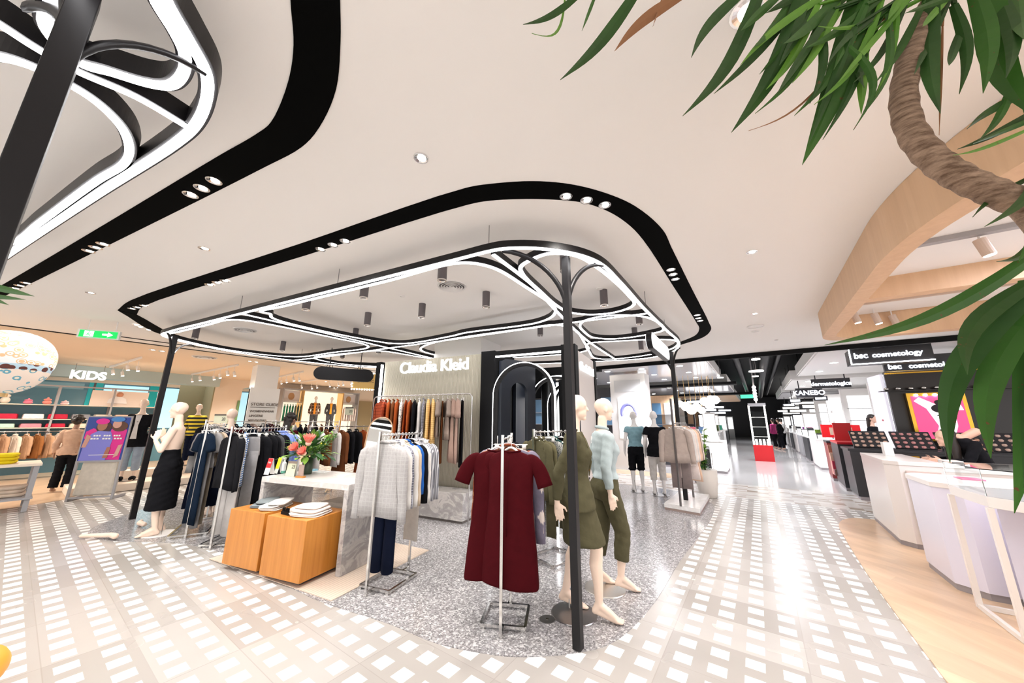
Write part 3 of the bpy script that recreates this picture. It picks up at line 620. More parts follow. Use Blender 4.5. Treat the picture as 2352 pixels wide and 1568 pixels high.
# black inner side wall with arched doorway
def arch_pts(c, hw, zt, ax, n=20, z0=0.0):
    """outline of an arch: c centre in plan, ax axis"""
    L = [c-ax*hw+Z*z0]; zc = zt-hw
    for k in range(n+1): a = math.pi-math.pi*k/n; L.append(c+ax*math.cos(a)*hw+Z*(zc+math.sin(a)*hw))
    L.append(c+ax*hw+Z*z0); return L
def arch_wall(b, c, half, zt, hw, za, ax, nn, th):
    """wall slab of width 2*half with an arch hole"""
    inn = arch_pts(c, hw, za, ax); m = len(inn); out = []
    for p in inn:
        x = (p-c).dot(ax); z = p.z
        if z <= .001: out.append(c+ax*math.copysign(half, x)); continue
        zc = za-hw; dx, dz = x/hw, (z-zc)/hw
        k = min(half/max(abs(dx), 1e-6), (zt-zc)/max(dz, 1e-6)); out.append(c+ax*dx*k+Z*(zc+dz*k))
    for s in (0, 1):
        o = nn*th*s
        A = [b.b.verts.new(p+o) for p in inn]; O = [b.b.verts.new(p+o) for p in out]
        for i in range(m-1): b.b.faces.new((A[i], A[i+1], O[i+1], O[i]))
        if s == 0: A0, O0 = A, O
    for i in range(m-1):
        b.b.faces.new((A0[i], A0[i+1], A[i+1], A[i])); b.b.faces.new((O0[i], O0[i+1], O[i+1], O[i]))
M_navyb = mat('blue_black_panel', (.012, .016, .025), .35)
b = B(); arch_wall(b, X(-2.56, 5.62), .40, 2.62, .20, 2.22, (nd*.9+ed*.43).normalized(), ed, .05); obj('arched_panel', b, M_navyb, wu)
b = B(); ebox(b, -2.78, -2.70, 5.9, 6.6, 0, 2.6); obj('inner_wall', b, M_navyb, wu)
b = B(); ebox(b, -2.72, -1.42, 6.62, 6.66, 2.0, 2.62); obj('lintel', b, M_black, wu)
M_mir = mat('mirror', (.78, .80, .80), .02, 1)
b = B(); ebox(b, -2.45, -1.42, 6.60, 6.63, .02, 2.45); obj('mirror_panel', b, M_mir, wu)
b = B(); ebox(b, -2.05, -1.86, 6.50, 6.59, .02, 2.35); obj('inner_post', b, M_black, wu)
# two lit arches
def lit_arch(c, hw, zt, label, ax=ed, dp=nd):
    t = thing('lit_arch', label, 'lit arch', c)
    pts = arch_pts(c, hw, zt, ax, 28)
    b = B(); rings = []
    for i, p in enumerate(pts):
        a = pts[max(i-1, 0)]; q = pts[min(i+1, len(pts)-1)]; tt = (q-a).normalized(); nr = dp.cross(tt)
        rings.append([p+nr*.0-dp*.035, p+nr*.045-dp*.035, p+nr*.045+dp*.035, p+dp*.035])
    b.skin(rings); f = obj('frame', b, M_blackm, t)
    b = B(); rings = []
    for i, p in enumerate(pts):
        a = pts[max(i-1, 0)]; q = pts[min(i+1, len(pts)-1)]; tt = (q-a).normalized(); nr = dp.cross(tt); s = 1
        rings.append([p-nr*.014-dp*.030, p-nr*.0-dp*.030, p+dp*.026, p-nr*.014+dp*.026])
    b.skin(rings); obj('light_strip', b, M_led, t)
    return t
lit_arch(X(-2.17, 5.02), .52, 2.46, 'front tall black arch with white light strip between the posts of the shop wall')
lit_arch(X(-1.98, 6.1), .50, 2.36, 'rear lit black arch in front of the mirrored wall')
b = B(); ebox(b, -4.75, -3.55, 6.0, 6.9, 0, CZ); tag(obj('wall_column', b, M_white), kind='structure')
# marble plinth
t = thing('marble_plinth', 'low grey marble plinth along the foot of the ribbed shop wall', 'plinth', X(-4.2, 5.0))
b = B(); ebox(b, -5.3, -3.10, 4.82, 5.21, .045, .44); obj('block', b, M_marb, t, bevel=.004); b = B(); ebox(b, -5.28, -3.12, 4.85, 5.2, .005, .045); obj('base', b, mat('plinth_base', (.14, .12, .11), .6), t)
# wall rack with clothes
t = thing('wall_clothes_rack', 'tall chrome frame rail with rust and mustard clothes before the ribbed wall', 'clothes rack', X(-3.04, 4.92))
b = B(); b.tube([X(-2.97, 4.78, .005), X(-2.97, 4.78, 1.93), X(-3.0, 4.78, 1.965), X(-3.04, 4.78, 1.975), X(-5.05, 4.78, 1.975), X(-5.09, 4.78, 1.965), X(-5.12, 4.78, 1.93), X(-5.12, 4.78, .005)], .010, 8); obj('frame', b, M_chrome, t, smooth=True)
it = [('shirt', rchk, 'rust red checked shirt', dict(L=.66, rot=.45)), ('shirt', rchk, 'rust red checked blouse', dict(L=.66)), ('shirt', rust, 'orange brown blouse', dict(L=.66)), ('shirt', brn, 'brown blouse', dict(L=.64)), ('shirt', rust, 'burnt orange shirt', dict(L=.66)), ('shirt', leo, 'white and black leopard print blouse', dict(L=.68)), ('dress', rust, 'rust dress', dict(L=.8, sl=0)), ('dress', rust, 'orange velvet dress', dict(L=.82, sl=.5)), ('dress', blk, 'black dress', dict(L=.84)), ('shirt', wht, 'cream shirt', dict(L=.7)), ('shirt', gck, 'charcoal checked shirt', dict(L=.78)), ('tee', swk, 'mustard knitted jumper', dict(L=.78, sl=.6, th=.05)), ('tee', swk, 'mustard cable knit jumper', dict(L=.78, sl=.6, th=.05)), ('tee', tau, 'taupe short sleeved top', dict(L=.62, sl=.22)), ('folded', brn, 'brown folded trousers', dict(L=1.1)), ('tee', tau, 'taupe blouse', dict(L=.66, sl=.22)), ('dress', pnk, 'dusty pink short sleeved dress', dict(L=1.0, sl=.22)), ('dress', pnk, 'dusty pink dress', dict(L=1.0, sl=.24)), ('folded', blk, 'black folded trousers', dict(L=1.15))]
fill_rack(X(-5.03, 4.78), X(-3.03, 4.78), 1.975, it, 'wall rail', .05, .94, jit=.1, end='from the left')
for o_ in [o_ for o_ in C.objects if o_.get('group') == 'clothes hanging on the wall rail']: o_.rotation_euler.z += .70
# ---------------------------------------------------------------- rug, table, cubes
rp = [G(480, 1285), G(760, 1382), G(985, 1265)]; rp.append(rp[0]+rp[2]-rp[1])
b = B(); b.prism(rp, .0045, .012); tag(obj('rug', b, M_rug), 'beige striped flat rug under the marble table and wooden cubes', 'rug')
FR = flat(G(802, 1113, .88)); FL = flat(G(602, 1094, .88)); tx = (FR-FL).normalized(); ty = V((-tx.y, tx.x, 0)); RZT = math.atan2(tx.y, tx.x); TW = (FR-FL).length
t = thing('marble_table', 'grey marble waterfall display table carrying a vase of flowers', 'table', (FL+FR)/2)
def tbox(b, x0, x1, y0, y1, z0, z1): b.box(FL+tx*(x0+x1)/2+ty*(y0+y1)/2+Z*(z0+z1)/2, (x1-x0, y1-y0, z1-z0), RZT); return b
TD = .68
b = B(); tbox(b, 0, TW, 0, TD, .82, .88); obj('tabletop', b, M_marw, t, bevel=.003)
for x0 in (0, TW-.06): b = B(); tbox(b, x0, x0+.06, 0, TD, .013, .82); obj('end_panel', b, M_marb, t, bevel=.003)
def cube(px_apex, px_left, label, depth, w=None):
    a = flat(G(*px_apex, .05)); l = flat(G(*px_left, .05)); w = w or (a-l).length; c = a-tx*w/2+ty*depth/2
    t = thing('display_cube', label, 'display cube', c, RZT, group=None)
    b = B(); b.box((0, 0, .32), (w, depth, .54)); obj('body', b, M_teak, t, world=False, bevel=.004)
    b = B(); b.box((0, 0, .032), (w-.12, depth-.12, .036)); obj('plinth', b, M_dgrey, t, world=False)
    return c, w
cA, wA = cube((686, 1342), (597, 1318), 'larger orange wooden display cube on the right, topped with folded pink clothes', .50)
cB, wB = cube((588, 1313), (513, 1292), 'smaller orange wooden display cube on the left, topped with grey and white cloths', .50)
def folded(c, rz, sz, m, label, name='folded_garment', layers=2, group='clothes folded on the wooden cubes'):
    b = B(); r = random.Random(int(c.x*1000)); w_, d_, h_ = sz
    for k in range(layers):
        z0 = h_*k/layers; z1 = h_*(k+1)/layers; ox = r.uniform(-.01, .01); n = 40; rg = []
        for z, s in ((z0+.001, .90), (z0+(z1-z0)*.25, .98), (z0+(z1-z0)*.7, 1.0), (z1-.001, .93)):
            rg.append([V((ox+math.copysign(abs(math.cos(a))**.45, math.cos(a))*w_/2*s*(1+.02*math.sin(3*a+k)), math.copysign(abs(math.sin(a))**.45, math.sin(a))*d_/2*s, z+.004*math.sin(a*2+k))) for a in [2*math.pi*i/n for i in range(n)]])
        b.skin(rg)
    o = obj(name, b, m, None, smooth=True, world=False, loc=c, rz=rz); tag(o, label, 'folded clothes', group); return o
tz = .592
folded(cB-tx*.07+ty*.02+Z*tz, RZT+.5, (.26, .36, .03), cl((.20, .23, .25)), 'slate grey folded trousers on the left wooden cube', 'folded_trousers', 3)
folded(cB-tx*.10+ty*.03+Z*(tz+.033), RZT+.75, (.20, .33, .018), cl((.22, .25, .26)), 'top slate grey trousers lying aslant on the pile', 'folded_trousers', 1)
folded(cB+tx*.13-ty*.03+Z*tz, RZT+.45, (.22, .36, .045), wht, 'white folded cloths beside the slate trousers', 'folded_trousers', 3)
folded(cB+tx*.15-ty*.0+Z*(tz+.047), RZT+.6, (.19, .34, .02), wht, 'upper white folded cloth on the left cube', 'folded_trousers', 1)
folded(cA+tx*.08-ty*.05+Z*tz, RZT+.25, (.34, .30, .03), pale, 'lowest pale pink folded top on the right cube', 'folded_shirt', 2)
folded(cA+tx*.08-ty*.04+Z*(tz+.032), RZT+.15, (.32, .28, .026), pale, 'middle pale pink folded top of the right pile', 'folded_shirt', 1)
folded(cA+tx*.06-ty*.02+Z*(tz+.06), RZT+.3, (.28, .24, .022), pale, 'pale pink crumpled top crowning the right pile', 'folded_shirt', 1)
folded(cA-tx*.14+ty*.05+Z*tz, RZT+.35, (.2, .28, .035), wht, 'white folded blouse at the rear left of the right cube', 'folded_shirt', 2)
b = B(); nb = 9
b.box((0, 0, .016), (.13, .02, .03))
for k in range(nb): b.cyl(((k-(nb-1)/2)*.014, 0, .03), ((k-(nb-1)/2)*.014+rnd.uniform(-.003, .003), 0, .062+.008*(k % 2)), .0045, seg=6)
for k in (-1, 1): b.tube([(k*.03+math.cos(a)*.014, -.001, .05+math.sin(a)*.014) for a in [j*math.pi/5 for j in range(10)]], .004, 5, closed=True)
o = obj('hair_comb', b, M_black, None, world=False, loc=cA-tx*.13-ty*.17+Z*(tz), rz=RZT-.1); tag(o, 'black toothed holder standing at the front edge of the right wooden cube', 'display piece')
# stool behind the cubes
b = B(); b.box((0, 0, .30), (.62, .40, .58)); o = obj('padded_bench', b, cl((.62, .55, .47)), None, world=False, loc=FL+tx*(TW-.42)+ty*.47+Z*.014, rz=RZT, bevel=.03); tag(o, 'beige padded bench tucked below the marble table', 'bench')
# ---------------------------------------------------------------- on the table
TT = .881
def on(px, py): return flat(G(px, py, TT))+Z*TT
vp = on(704, 1088)
t = thing('flower_vase', 'dark green vase with pink protea flowers and leaves on the marble table', 'vase of flowers', vp)
M_vase = mat('dark_green_vase', (.03, .05, .025), .3)
K = [k*math.pi/12 for k in range(24)]
b = B(); b.skin([[vp+V((math.cos(a)*r_, math.sin(a)*r_, z)) for a in K] for r_, z in ((.055, 0), (.06, .01), (.062, .2), (.056, .2), (.054, .03))]); obj('vase', b, M_vase, t, smooth=True)
fr = random.Random(11); leafm = [mat('leaf_green', (.06, .17, .025), .5), mat('leaf_light', (.17, .32, .04), .5), mat('leaf_deep', (.03, .10, .03), .5)]
def leaf(b, p, d, L, w_, droop=.2, up=Z):
    d = V(d).normalized(); s = d.cross(up); s = s.normalized() if s.length > .01 else V((1, 0, 0)); nrm = s.cross(d); rg = []
    n = 7
    for i in range(n+1):
        u = i/n; q = p+d*L*u-Z*droop*L*u*u; ww = w_*math.sin(math.pi*min(max(u, .04), .98))**.8
        rg.append([q-s*ww, q+nrm*.12*ww, q+s*ww, q-nrm*.02*ww-Z*.001])
    b.skin(rg)
for k in range(3):
    b = B()
    for i in range(64):
        a = fr.uniform(0, 6.3); el = fr.uniform(-.25, 1.25); r0 = .04+fr.random()*.19
        d = V((math.cos(a)*math.cos(el), math.sin(a)*math.cos(el), math.sin(el)+.15)); p = vp+Z*.22+d*r0*1.0
        leaf(b, p, d+V((fr.uniform(-.5, .5), fr.uniform(-.5, .5), fr.uniform(-.3, .4))), fr.uniform(.08, .19), fr.uniform(.014, .034), .3)
    obj('foliage', b, leafm[k], t)
for i in range(7):
    b = B(); a = fr.uniform(-.6, 2.6) if i > 3 else fr.uniform(0, 6.3); e = vp+V((math.cos(a)*.34, -.05+math.sin(a)*.14, .36+.16*fr.random()+(.1 if i == 0 else 0)))
    pts = resample([vp+Z*.18, vp.lerp(e, .5)+Z*.08, e], 5); b.tube(pts, .003, 5)
    for q in pts[3:]:
        for s in range(4): leaf(b, q, V((fr.uniform(-1, 1), fr.uniform(-1, 1), fr.uniform(-.2, 1))), .045, .010, .1)
    obj('sprig', b, leafm[i % 2], t)
M_prot = mat('protea_pink', (.80, .22, .17), .5); M_prot2 = mat('protea_centre', (.85, .55, .42), .6); M_bud = mat('yellow_bud', (.55, .48, .05), .5)
for (px, py, s) in ((682, 1033, 1.5), (708, 1020, 1.8), (700, 1042, 1.45)):
    c = D(px, py, vp.y-.20); ax = V((-.1, -.75, .45)).normalized() if py > 1025 else V((.2, -.3, .9)).normalized()
    b = B()
    for ring, (n_, sp, L) in enumerate(((14, .75, .07), (12, .45, .065))):
        for i in range(n_):
            a = 2*math.pi*i/n_+ring*.2; u = ax.orthogonal().normalized(); v = ax.cross(u); leaf(b, c, ax+(u*math.cos(a)+v*math.sin(a))*sp, L*s, .012*s, -.1, up=ax)
    f = obj('protea_flower', b, M_prot, t); b = B(); b.ball(c+ax*.015, .019*s, 12, 8); obj('centre', b, M_prot2, f, smooth=True)
for i in range(16):
    a = fr.uniform(0, 6.3); b = B(); b.ball(vp+V((math.cos(a)*.24, math.sin(a)*.15-.05, .24+fr.uniform(-.04, .14))), .010, 8, 6); obj('bud', b, M_bud, t, smooth=True)
# cards and bottle
def card(px, py, w_, h_, label, front, rz=0.0, lean=.25, name='tent_card', band=None, txt=None):
    p = on(px, py); t = thing(name, label, 'card', p, RZT+rz)
    b = B(); b.slab([(-w_/2, 0, 0), (w_/2, 0, 0), (w_/2, h_*lean, h_), (-w_/2, h_*lean, h_)], .003); obj('front', b, front, t, world=False)
    b = B(); b.slab([(-w_/2, h_*lean*2, 0), (w_/2, h_*lean*2, 0), (w_/2, h_*lean+.003, h_), (-w_/2, h_*lean+.003, h_)], .002); obj('back', b, M_paper, t, world=False)
    if band:
        z0, z1, m = band; b = B(); b.slab([(-w_/2, h_*lean*z0-.004, h_*z0), (w_/2, h_*lean*z0-.004, h_*z0), (w_/2, h_*lean*z1-.004, h_*z1), (-w_/2, h_*lean*z1-.004, h_*z1)], .001); obj('band', b, m, t, world=False)
    if txt:
        b = B(); b.text(txt[0], (txt[2], h_*lean*txt[3]-.006, h_*txt[3]), (1, 0, 0), (0, lean, 1), txt[1], .0005); obj('print', b, txt[4], t, world=False)
    return t
M_red = mat('signal_red', (.52, .004, .008), .5); M_yel = mat('yellow_card', (.85, .75, .02), .4); M_ink = mat('ink', (.04, .04, .04), .6); M_lime = mat('pale_green_card', (.66, .66, .48), .5)
card(611, 1090, .085, .19, 'red and white folded card at the left end of the marble table', M_paper, 0, .2, band=(.42, 1.0, M_red), txt=('Sale', .032, 0, .7, M_paper))
card(633, 1087, .07, .19, 'yellow and red folded card behind the white bottle', M_paper, -.1, .2, band=(.3, 1.0, M_yel))
p = on(650, 1086); t = thing('spray_bottle', 'white pump bottle with green foot beside the yellow card', 'bottle', p)
b = B(); b.cyl((0, 0, 0), (0, 0, .03), .026, seg=20); obj('foot_band', b, mat('mint', (.15, .5, .36), .4), t, world=False)
b = B(); b.skin([[V((math.cos(a)*r_, math.sin(a)*r_, z)) for a in K] for r_, z in ((.026, .03), (.026, .12), (.012, .14), (.012, .165), (.02, .167), (.02, .185))]); obj('bottle_body', b, M_paper, t, world=False, smooth=False)
b = B(); b.box((0, -.02, .19), (.014, .05, .012)); obj('nozzle', b, M_paper, t, world=False)
card(665, 1093, .15, .17, 'pale green price sign reading 25 in front of the vase', M_lime, 0, .12, name='price_sign', band=(.84, 1.0, mat('taupe_band', (.30, .22, .17), .5)), txt=('25', .06, .035, .52, M_ink))
p = on(690, 1096); t = thing('photo_stand', 'small picture block in a wooden foot right of the price sign', 'photo stand', p, RZT); b = B(); b.box((0, 0, .008), (.11, .05, .016)); obj('foot', b, M_teak, t, world=False); b = B(); b.box((0, 0, .08), (.075, .012, .125)); obj('picture', b, mat('faded_picture', (.36, .26, .22), .5), t, world=False)
b = B(); b.box((0, 0, .004), (.2, .14, .007)); tag(obj('paper_sheets', b, M_paper, None, world=False, loc=on(735, 1084), rz=RZT+.3), 'loose white papers lying right of the vase', 'papers')
b = B(); b.box((0, 0, .012), (.07, .05, .024)); tag(obj('blue_box', b, mat('blue_white', (.3, .6, .75), .4), None, world=False, loc=on(722, 1081), rz=RZT), 'small blue and white box behind the papers', 'box')
# ---------------------------------------------------------------- floor mirror
mb = flat(D(836, 1095, 5.0))
t = thing('floor_mirror', 'arched standing mirror with thin wooden frame behind the marble table', 'mirror', mb)
ax = V((1, -.12, 0)).normalized(); nn = V((-.12, -1, 0)).normalized(); up_ = (Z-nn*.24).normalized()
def mp(x, z, o=0): return mb+ax*x+up_*z+nn*o
prof = [(-.19, .03)]+[(-.19*math.cos(a), 1.44+.19*math.sin(a)) for a in [math.pi*k/16 for k in range(17)]]+[(.19, .03)]
b = B(); A_ = [b.b.verts.new(mp(x, z, .002)) for x, z in prof]; b.b.faces.new(A_); A2 = [b.b.verts.new(mp(x, z, -.012)) for x, z in prof]; b.b.faces.new(A2[::-1])
for i in range(len(A_)): b.b.faces.new((A_[i], A_[(i+1) % len(A_)], A2[(i+1) % len(A_)], A2[i]))
obj('glass', b, M_mir, t)
b = B(); b.tube([mp(x, z, 0) for x, z in prof], .011, 8, closed=True); obj('frame', b, mat('thin_wood', (.45, .28, .16), .4), t, smooth=True)
b = B(); b.tube([mp(0, 1.2, -.02), mb-nn*.62+Z*.01], .01, 8); obj('back_leg', b, M_dgrey, t)
# ---------------------------------------------------------------- right hand plinth with rack
A0 = flat(G(1525, 1155, .11)); B0 = flat(G(1607, 1169, .11)); D0 = flat(G(1558, 1129, .11)); C0 = flat(G(1629, 1134.7, .11))
t = thing('display_plinth', 'low white marble plinth slab under the taupe and pink clothes rack', 'plinth', (A0+C0)/2)
b = B(); b.prism([A0, B0, C0, D0], .045, .11); obj('slab', b, M_marp, t); b = B(); cc = (A0+C0)/2; b.prism([cc+(p-cc)*.985 for p in (A0, B0, C0, D0)], .005, .045); obj('base', b, mat('taupe_base', (.36, .27, .24), .6), t)
P = flat(G(1564, 1162, .11)); hh = HT(P, 1534, 915); Q = P+(C0-B0).normalized()*.95+(B0-A0).normalized()*.08
t = thing('clothes_rack', 'tall grey metal clothes rail standing on the white marble plinth', 'clothes rack', P+Z*.11)
b = B(); b.box(P+Z*((hh+.11)/2), (.028, .028, hh-.11), .6); obj('post', b, M_steel, t); b = B(); b.box(Q+Z*((1.5+.11)/2), (.028, .028, 1.39), .6); obj('post', b, M_steel, t)
b = B(); b.tube([P+Z*1.52, Q+Z*1.52], .010, 8); obj('hanging_bar', b, M_steel, t)
it = [('cardigan', cl((.40, .33, .29)), 'taupe cardigan', dict(w=.22, L=.62, sl=.56, rot=.15)), ('shirt', pale, 'pale pink blouse', {}), ('trousers', cl((.26, .21, .20)), 'taupe wide trousers', dict(L=1.15, w=.22)), ('shirt', wht, 'white blouse', {}), ('shirt', pale, 'blush shirt', dict(L=.7)), ('cardigan', wht, 'cream cardigan', dict(L=.7)), ('dress', pale, 'blush pink dress', dict(L=.95)), ('shirt', peach, 'peach blouse', dict(L=.66)), ('dress', peach, 'apricot dress', dict(L=1.0)), ('shirt', tau, 'beige jacket', dict(L=.7)), ('shirt', pale, 'rose blouse', {})]
fill_rack(P, Q, 1.52, it, 'rail on the white marble plinth', .06, .98)

fs = G(1257, 1424); t = thing('floor_socket', 'small round steel floor socket beside the burgundy dress rack', 'floor socket', (fs.x, fs.y, .004)); b = B(); b.cyl((0, 0, 0), (0, 0, .005), .062, seg=28); obj('cover', b, M_steel, t, world=False); b = B(); b.cyl((0, 0, .005), (0, 0, .007), .012, seg=12); obj('screw', b, M_chrome, t, world=False)
# ================================================================ mannequins and people
def capsule(b, p, q, r0, r1, seg=14):
    p, q = V(p), V(q); d = (q-p).normalized(); u = d.orthogonal().normalized(); v = d.cross(u); rg = []
    for k in range(1, 6): a = math.pi/2*(1-k/5); rg.append((p-d*math.sin(a)*r0, math.cos(a)*r0))
    for k in range(0, 5): a = math.pi/2*k/5; rg.append((q+d*math.sin(a)*r1, math.cos(a)*r1))
    b.skin([[c+u*math.cos(t)*r+v*math.sin(t)*r for t in [2*math.pi*i/seg for i in range(seg)]] for c, r in rg]); return b
def limb(b, pts, rs):
    for i in range(len(pts)-1): capsule(b, pts[i], pts[i+1], rs[i], rs[i+1])
def ell(b, rows, cx=0, cy=0, seg=28):
    b.skin([[V((cx+(r[3] if len(r) > 3 else 0)+math.cos(t)*r[1], cy+(r[4] if len(r) > 4 else 0)+math.sin(t)*r[2], r[0])) for t in [2*math.pi*i/seg for i in range(seg)]] for r in rows]); return b
# skeleton, front = +Y, height 1.80 on its heels
TORSO = [(1.50, .05, .05, 0, -.01), (1.455, .075, .055, 0, -.012), (1.43, .125, .065, 0, -.012), (1.40, .162, .078, 0, -.01), (1.34, .165, .095, 0, 0), (1.27, .158, .112, 0, .012), (1.20, .142, .10, 0, .006), (1.12, .122, .085, 0, 0), (1.06, .122, .084, 0, 0), (.99, .150, .10, 0, -.005), (.92, .170, .115, 0, -.012), (.86, .172, .112, 0, -.014), (.80, .150, .095, 0, -.01)]
def pose(name):
    P = dict(lh=(-.088, 0, .88), rh=(.088, 0, .88), lk=(-.095, .03, .50), rk=(.095, .03, .50), la=(-.10, -.03, .095), ra=(.10, -.03, .095), lt=(-.105, .10, .03), rt=(.105, .10, .03),
             ls=(-.168, -.01, 1.39), rs=(.168, -.01, 1.39), le=(-.235, -.04, 1.12), re=(.235, -.04, 1.12), lw=(-.245, .03, .89), rw=(.245, .03, .89), hl=(-.24, .06, .80), hr=(.24, .06, .80), head=(0, .02, 1.68))
    if name == 'stride': P.update(rk=(.085, .14, .52), ra=(.08, .14, .13), rt=(.085, .27, .03), lk=(-.09, -.03, .50), la=(-.09, -.13, .13), lt=(-.095, 0, .03), rw=(.27, .03, .88), re=(.25, -.07, 1.13), hr=(.275, .07, .80))
    if name == 'stride_back': P.update(rk=(.085, .14, .52), ra=(.08, .14, .13), rt=(.085, .27, .03), lk=(-.09, -.03, .50), la=(-.09, -.13, .13), lt=(-.095, 0, .03), re=(.225, -.15, 1.13), rw=(.235, -.17, .90), hr=(.235, -.15, .80))
    if name == 'short_stride': P.update(rk=(.085, .11, .52), ra=(.08, .07, .13), rt=(.085, .20, .03), lk=(-.09, -.03, .50), la=(-.09, -.10, .13), lt=(-.095, .03, .03), re=(.235, -.08, 1.13), rw=(.24, -.05, .89), hr=(.24, -.03, .80))
    if name == 'hips': P.update(le=(-.30, -.05, 1.14), lw=(-.16, .12, 1.05), hl=(-.11, .16, 1.03))
    if name == 'folded': P.update(le=(-.20, .06, 1.12), lw=(-.10, .17, 1.25), hl=(-.06, .17, 1.34), re=(.20, .06, 1.12), rw=(.10, .17, 1.28), hr=(.05, .16, 1.38))
    return P
def hand(b, w_, h_, s, curl=.3):
    w_, h_ = V(w_), V(h_); d = (h_-w_).normalized(); side = V((0, 1, 0)) if abs(d.z) > .6 else Z; side = (side-d*side.dot(d)).normalized(); nrm = d.cross(side)*s
    capsule(b, w_, w_+d*.03, .022, .026); 
    for k in range(4): capsule(b, w_+d*.02+side*(k-1.5)*.010, w_+d*.078+side*(k-1.5)*.0185, .014, .0125, 8)
    for k, L in enumerate((.058, .072, .078, .066)):
        o = w_+d*.078+side*(k-1.5)*-.0195; a = o+d*L*.5+nrm*-.004; e = a+(d*math.cos(curl)-nrm*math.sin(curl)).normalized()*L*.5+side*(k-1.5)*-.003; capsule(b, o, a, .0095, .0085, 8); capsule(b, a, e, .0085, .0065, 8)
    o = w_+d*.03+side*.026; a = o+(d*.6+side*.7-nrm*.3).normalized()*.04; capsule(b, o, a, .0125, .010, 8); capsule(b, a, a+(d*.9+side*.2-nrm*.3).normalized()*.032, .010, .0075, 8)
def body_mesh(P, vs=.0075, hands=True, headrot=0.0, face=True, arms=True):
    b = B(); ell(b, TORSO)
    for s in (-1, 1): b.ball((s*.068, .072, 1.265), (.062, .055, .06), 14, 10)
    for s in (-1, 1): b.ball((s*.08, -.055, .90), (.078, .062, .08), 14, 10)
    hx, hy, hz = P['head']; capsule(b, (0, -.012, 1.43), (hx*.6, hy-.02, hz-.10), .052, .047)
    R = Matrix.Rotation(headrot, 3, 'Z'); h = V(P['head'])
    b.ball(h+V((0, 0, .015)), (.074, .092, .098), 20, 14, rot=R); b.ball(h+R @ V((0, .025, -.05)), (.055, .062, .072), 16, 12, rot=R); b.ball(h+R @ V((0, -.03, .03)), (.068, .072, .075), 16, 12, rot=R)
    if face:
        capsule(b, h+R @ V((0, .083, .005)), h+R @ V((0, .100, -.03)), .009, .013, 8); b.ball(h+R @ V((0, .072, -.075)), (.024, .016, .009), 10, 8, rot=R); b.ball(h+R @ V((0, .062, -.105)), (.026, .024, .02), 10, 8, rot=R)
        for s in (-1, 1): b.ball(h+R @ V((s*.031, .075, .012)), (.018, .012, .011), 10, 8, rot=R); b.ball(h+R @ V((s*.076, -.008, -.012)), (.010, .020, .032), 10, 8, rot=R)
    for s, c in ((-1, 'l'), (1, 'r')):
        hip, kn, an, to = (V(P[c+k]) for k in 'hkat')
        limb(b, [hip, hip.lerp(kn, .35), hip.lerp(kn, .75), kn, kn.lerp(an, .28)-V((0, .012, 0)), kn.lerp(an, .65), an], [.088, .080, .062, .052, .054, .040, .031])
        heel = an+V((0, -.035, -.05)); capsule(b, an, heel, .032, .026); limb(b, [an-V((0, 0, .005)), an.lerp(to, .55), to], [.032, .030, .026]); 
        for k in range(5): capsule(b, to+V(((k-2)*.013*1, 0, -.002)), to+V(((k-2)*.014, .055-.006*abs(k-(1 if s > 0 else 3)), -.010)), .014, .009, 8)
        capsule(b, heel, to-V((0, 0, .006)), .022, .024)
        if arms:
            sh, el, wr, ha = V(P[c+'s']), V(P[c+'e']), V(P[c+'w']), V(P['h'+c])
            limb(b, [sh, sh.lerp(el, .5), el, el.lerp(wr, .3), wr], [.050, .042, .036, .035, .023])
            if hands: hand(b, wr, ha, s)
        else: capsule(b, P[c+'s'], V(P[c+'s'])+V((s*.01, 0, -.02)), .05, .045)
    return remesh(b, vs, 3)
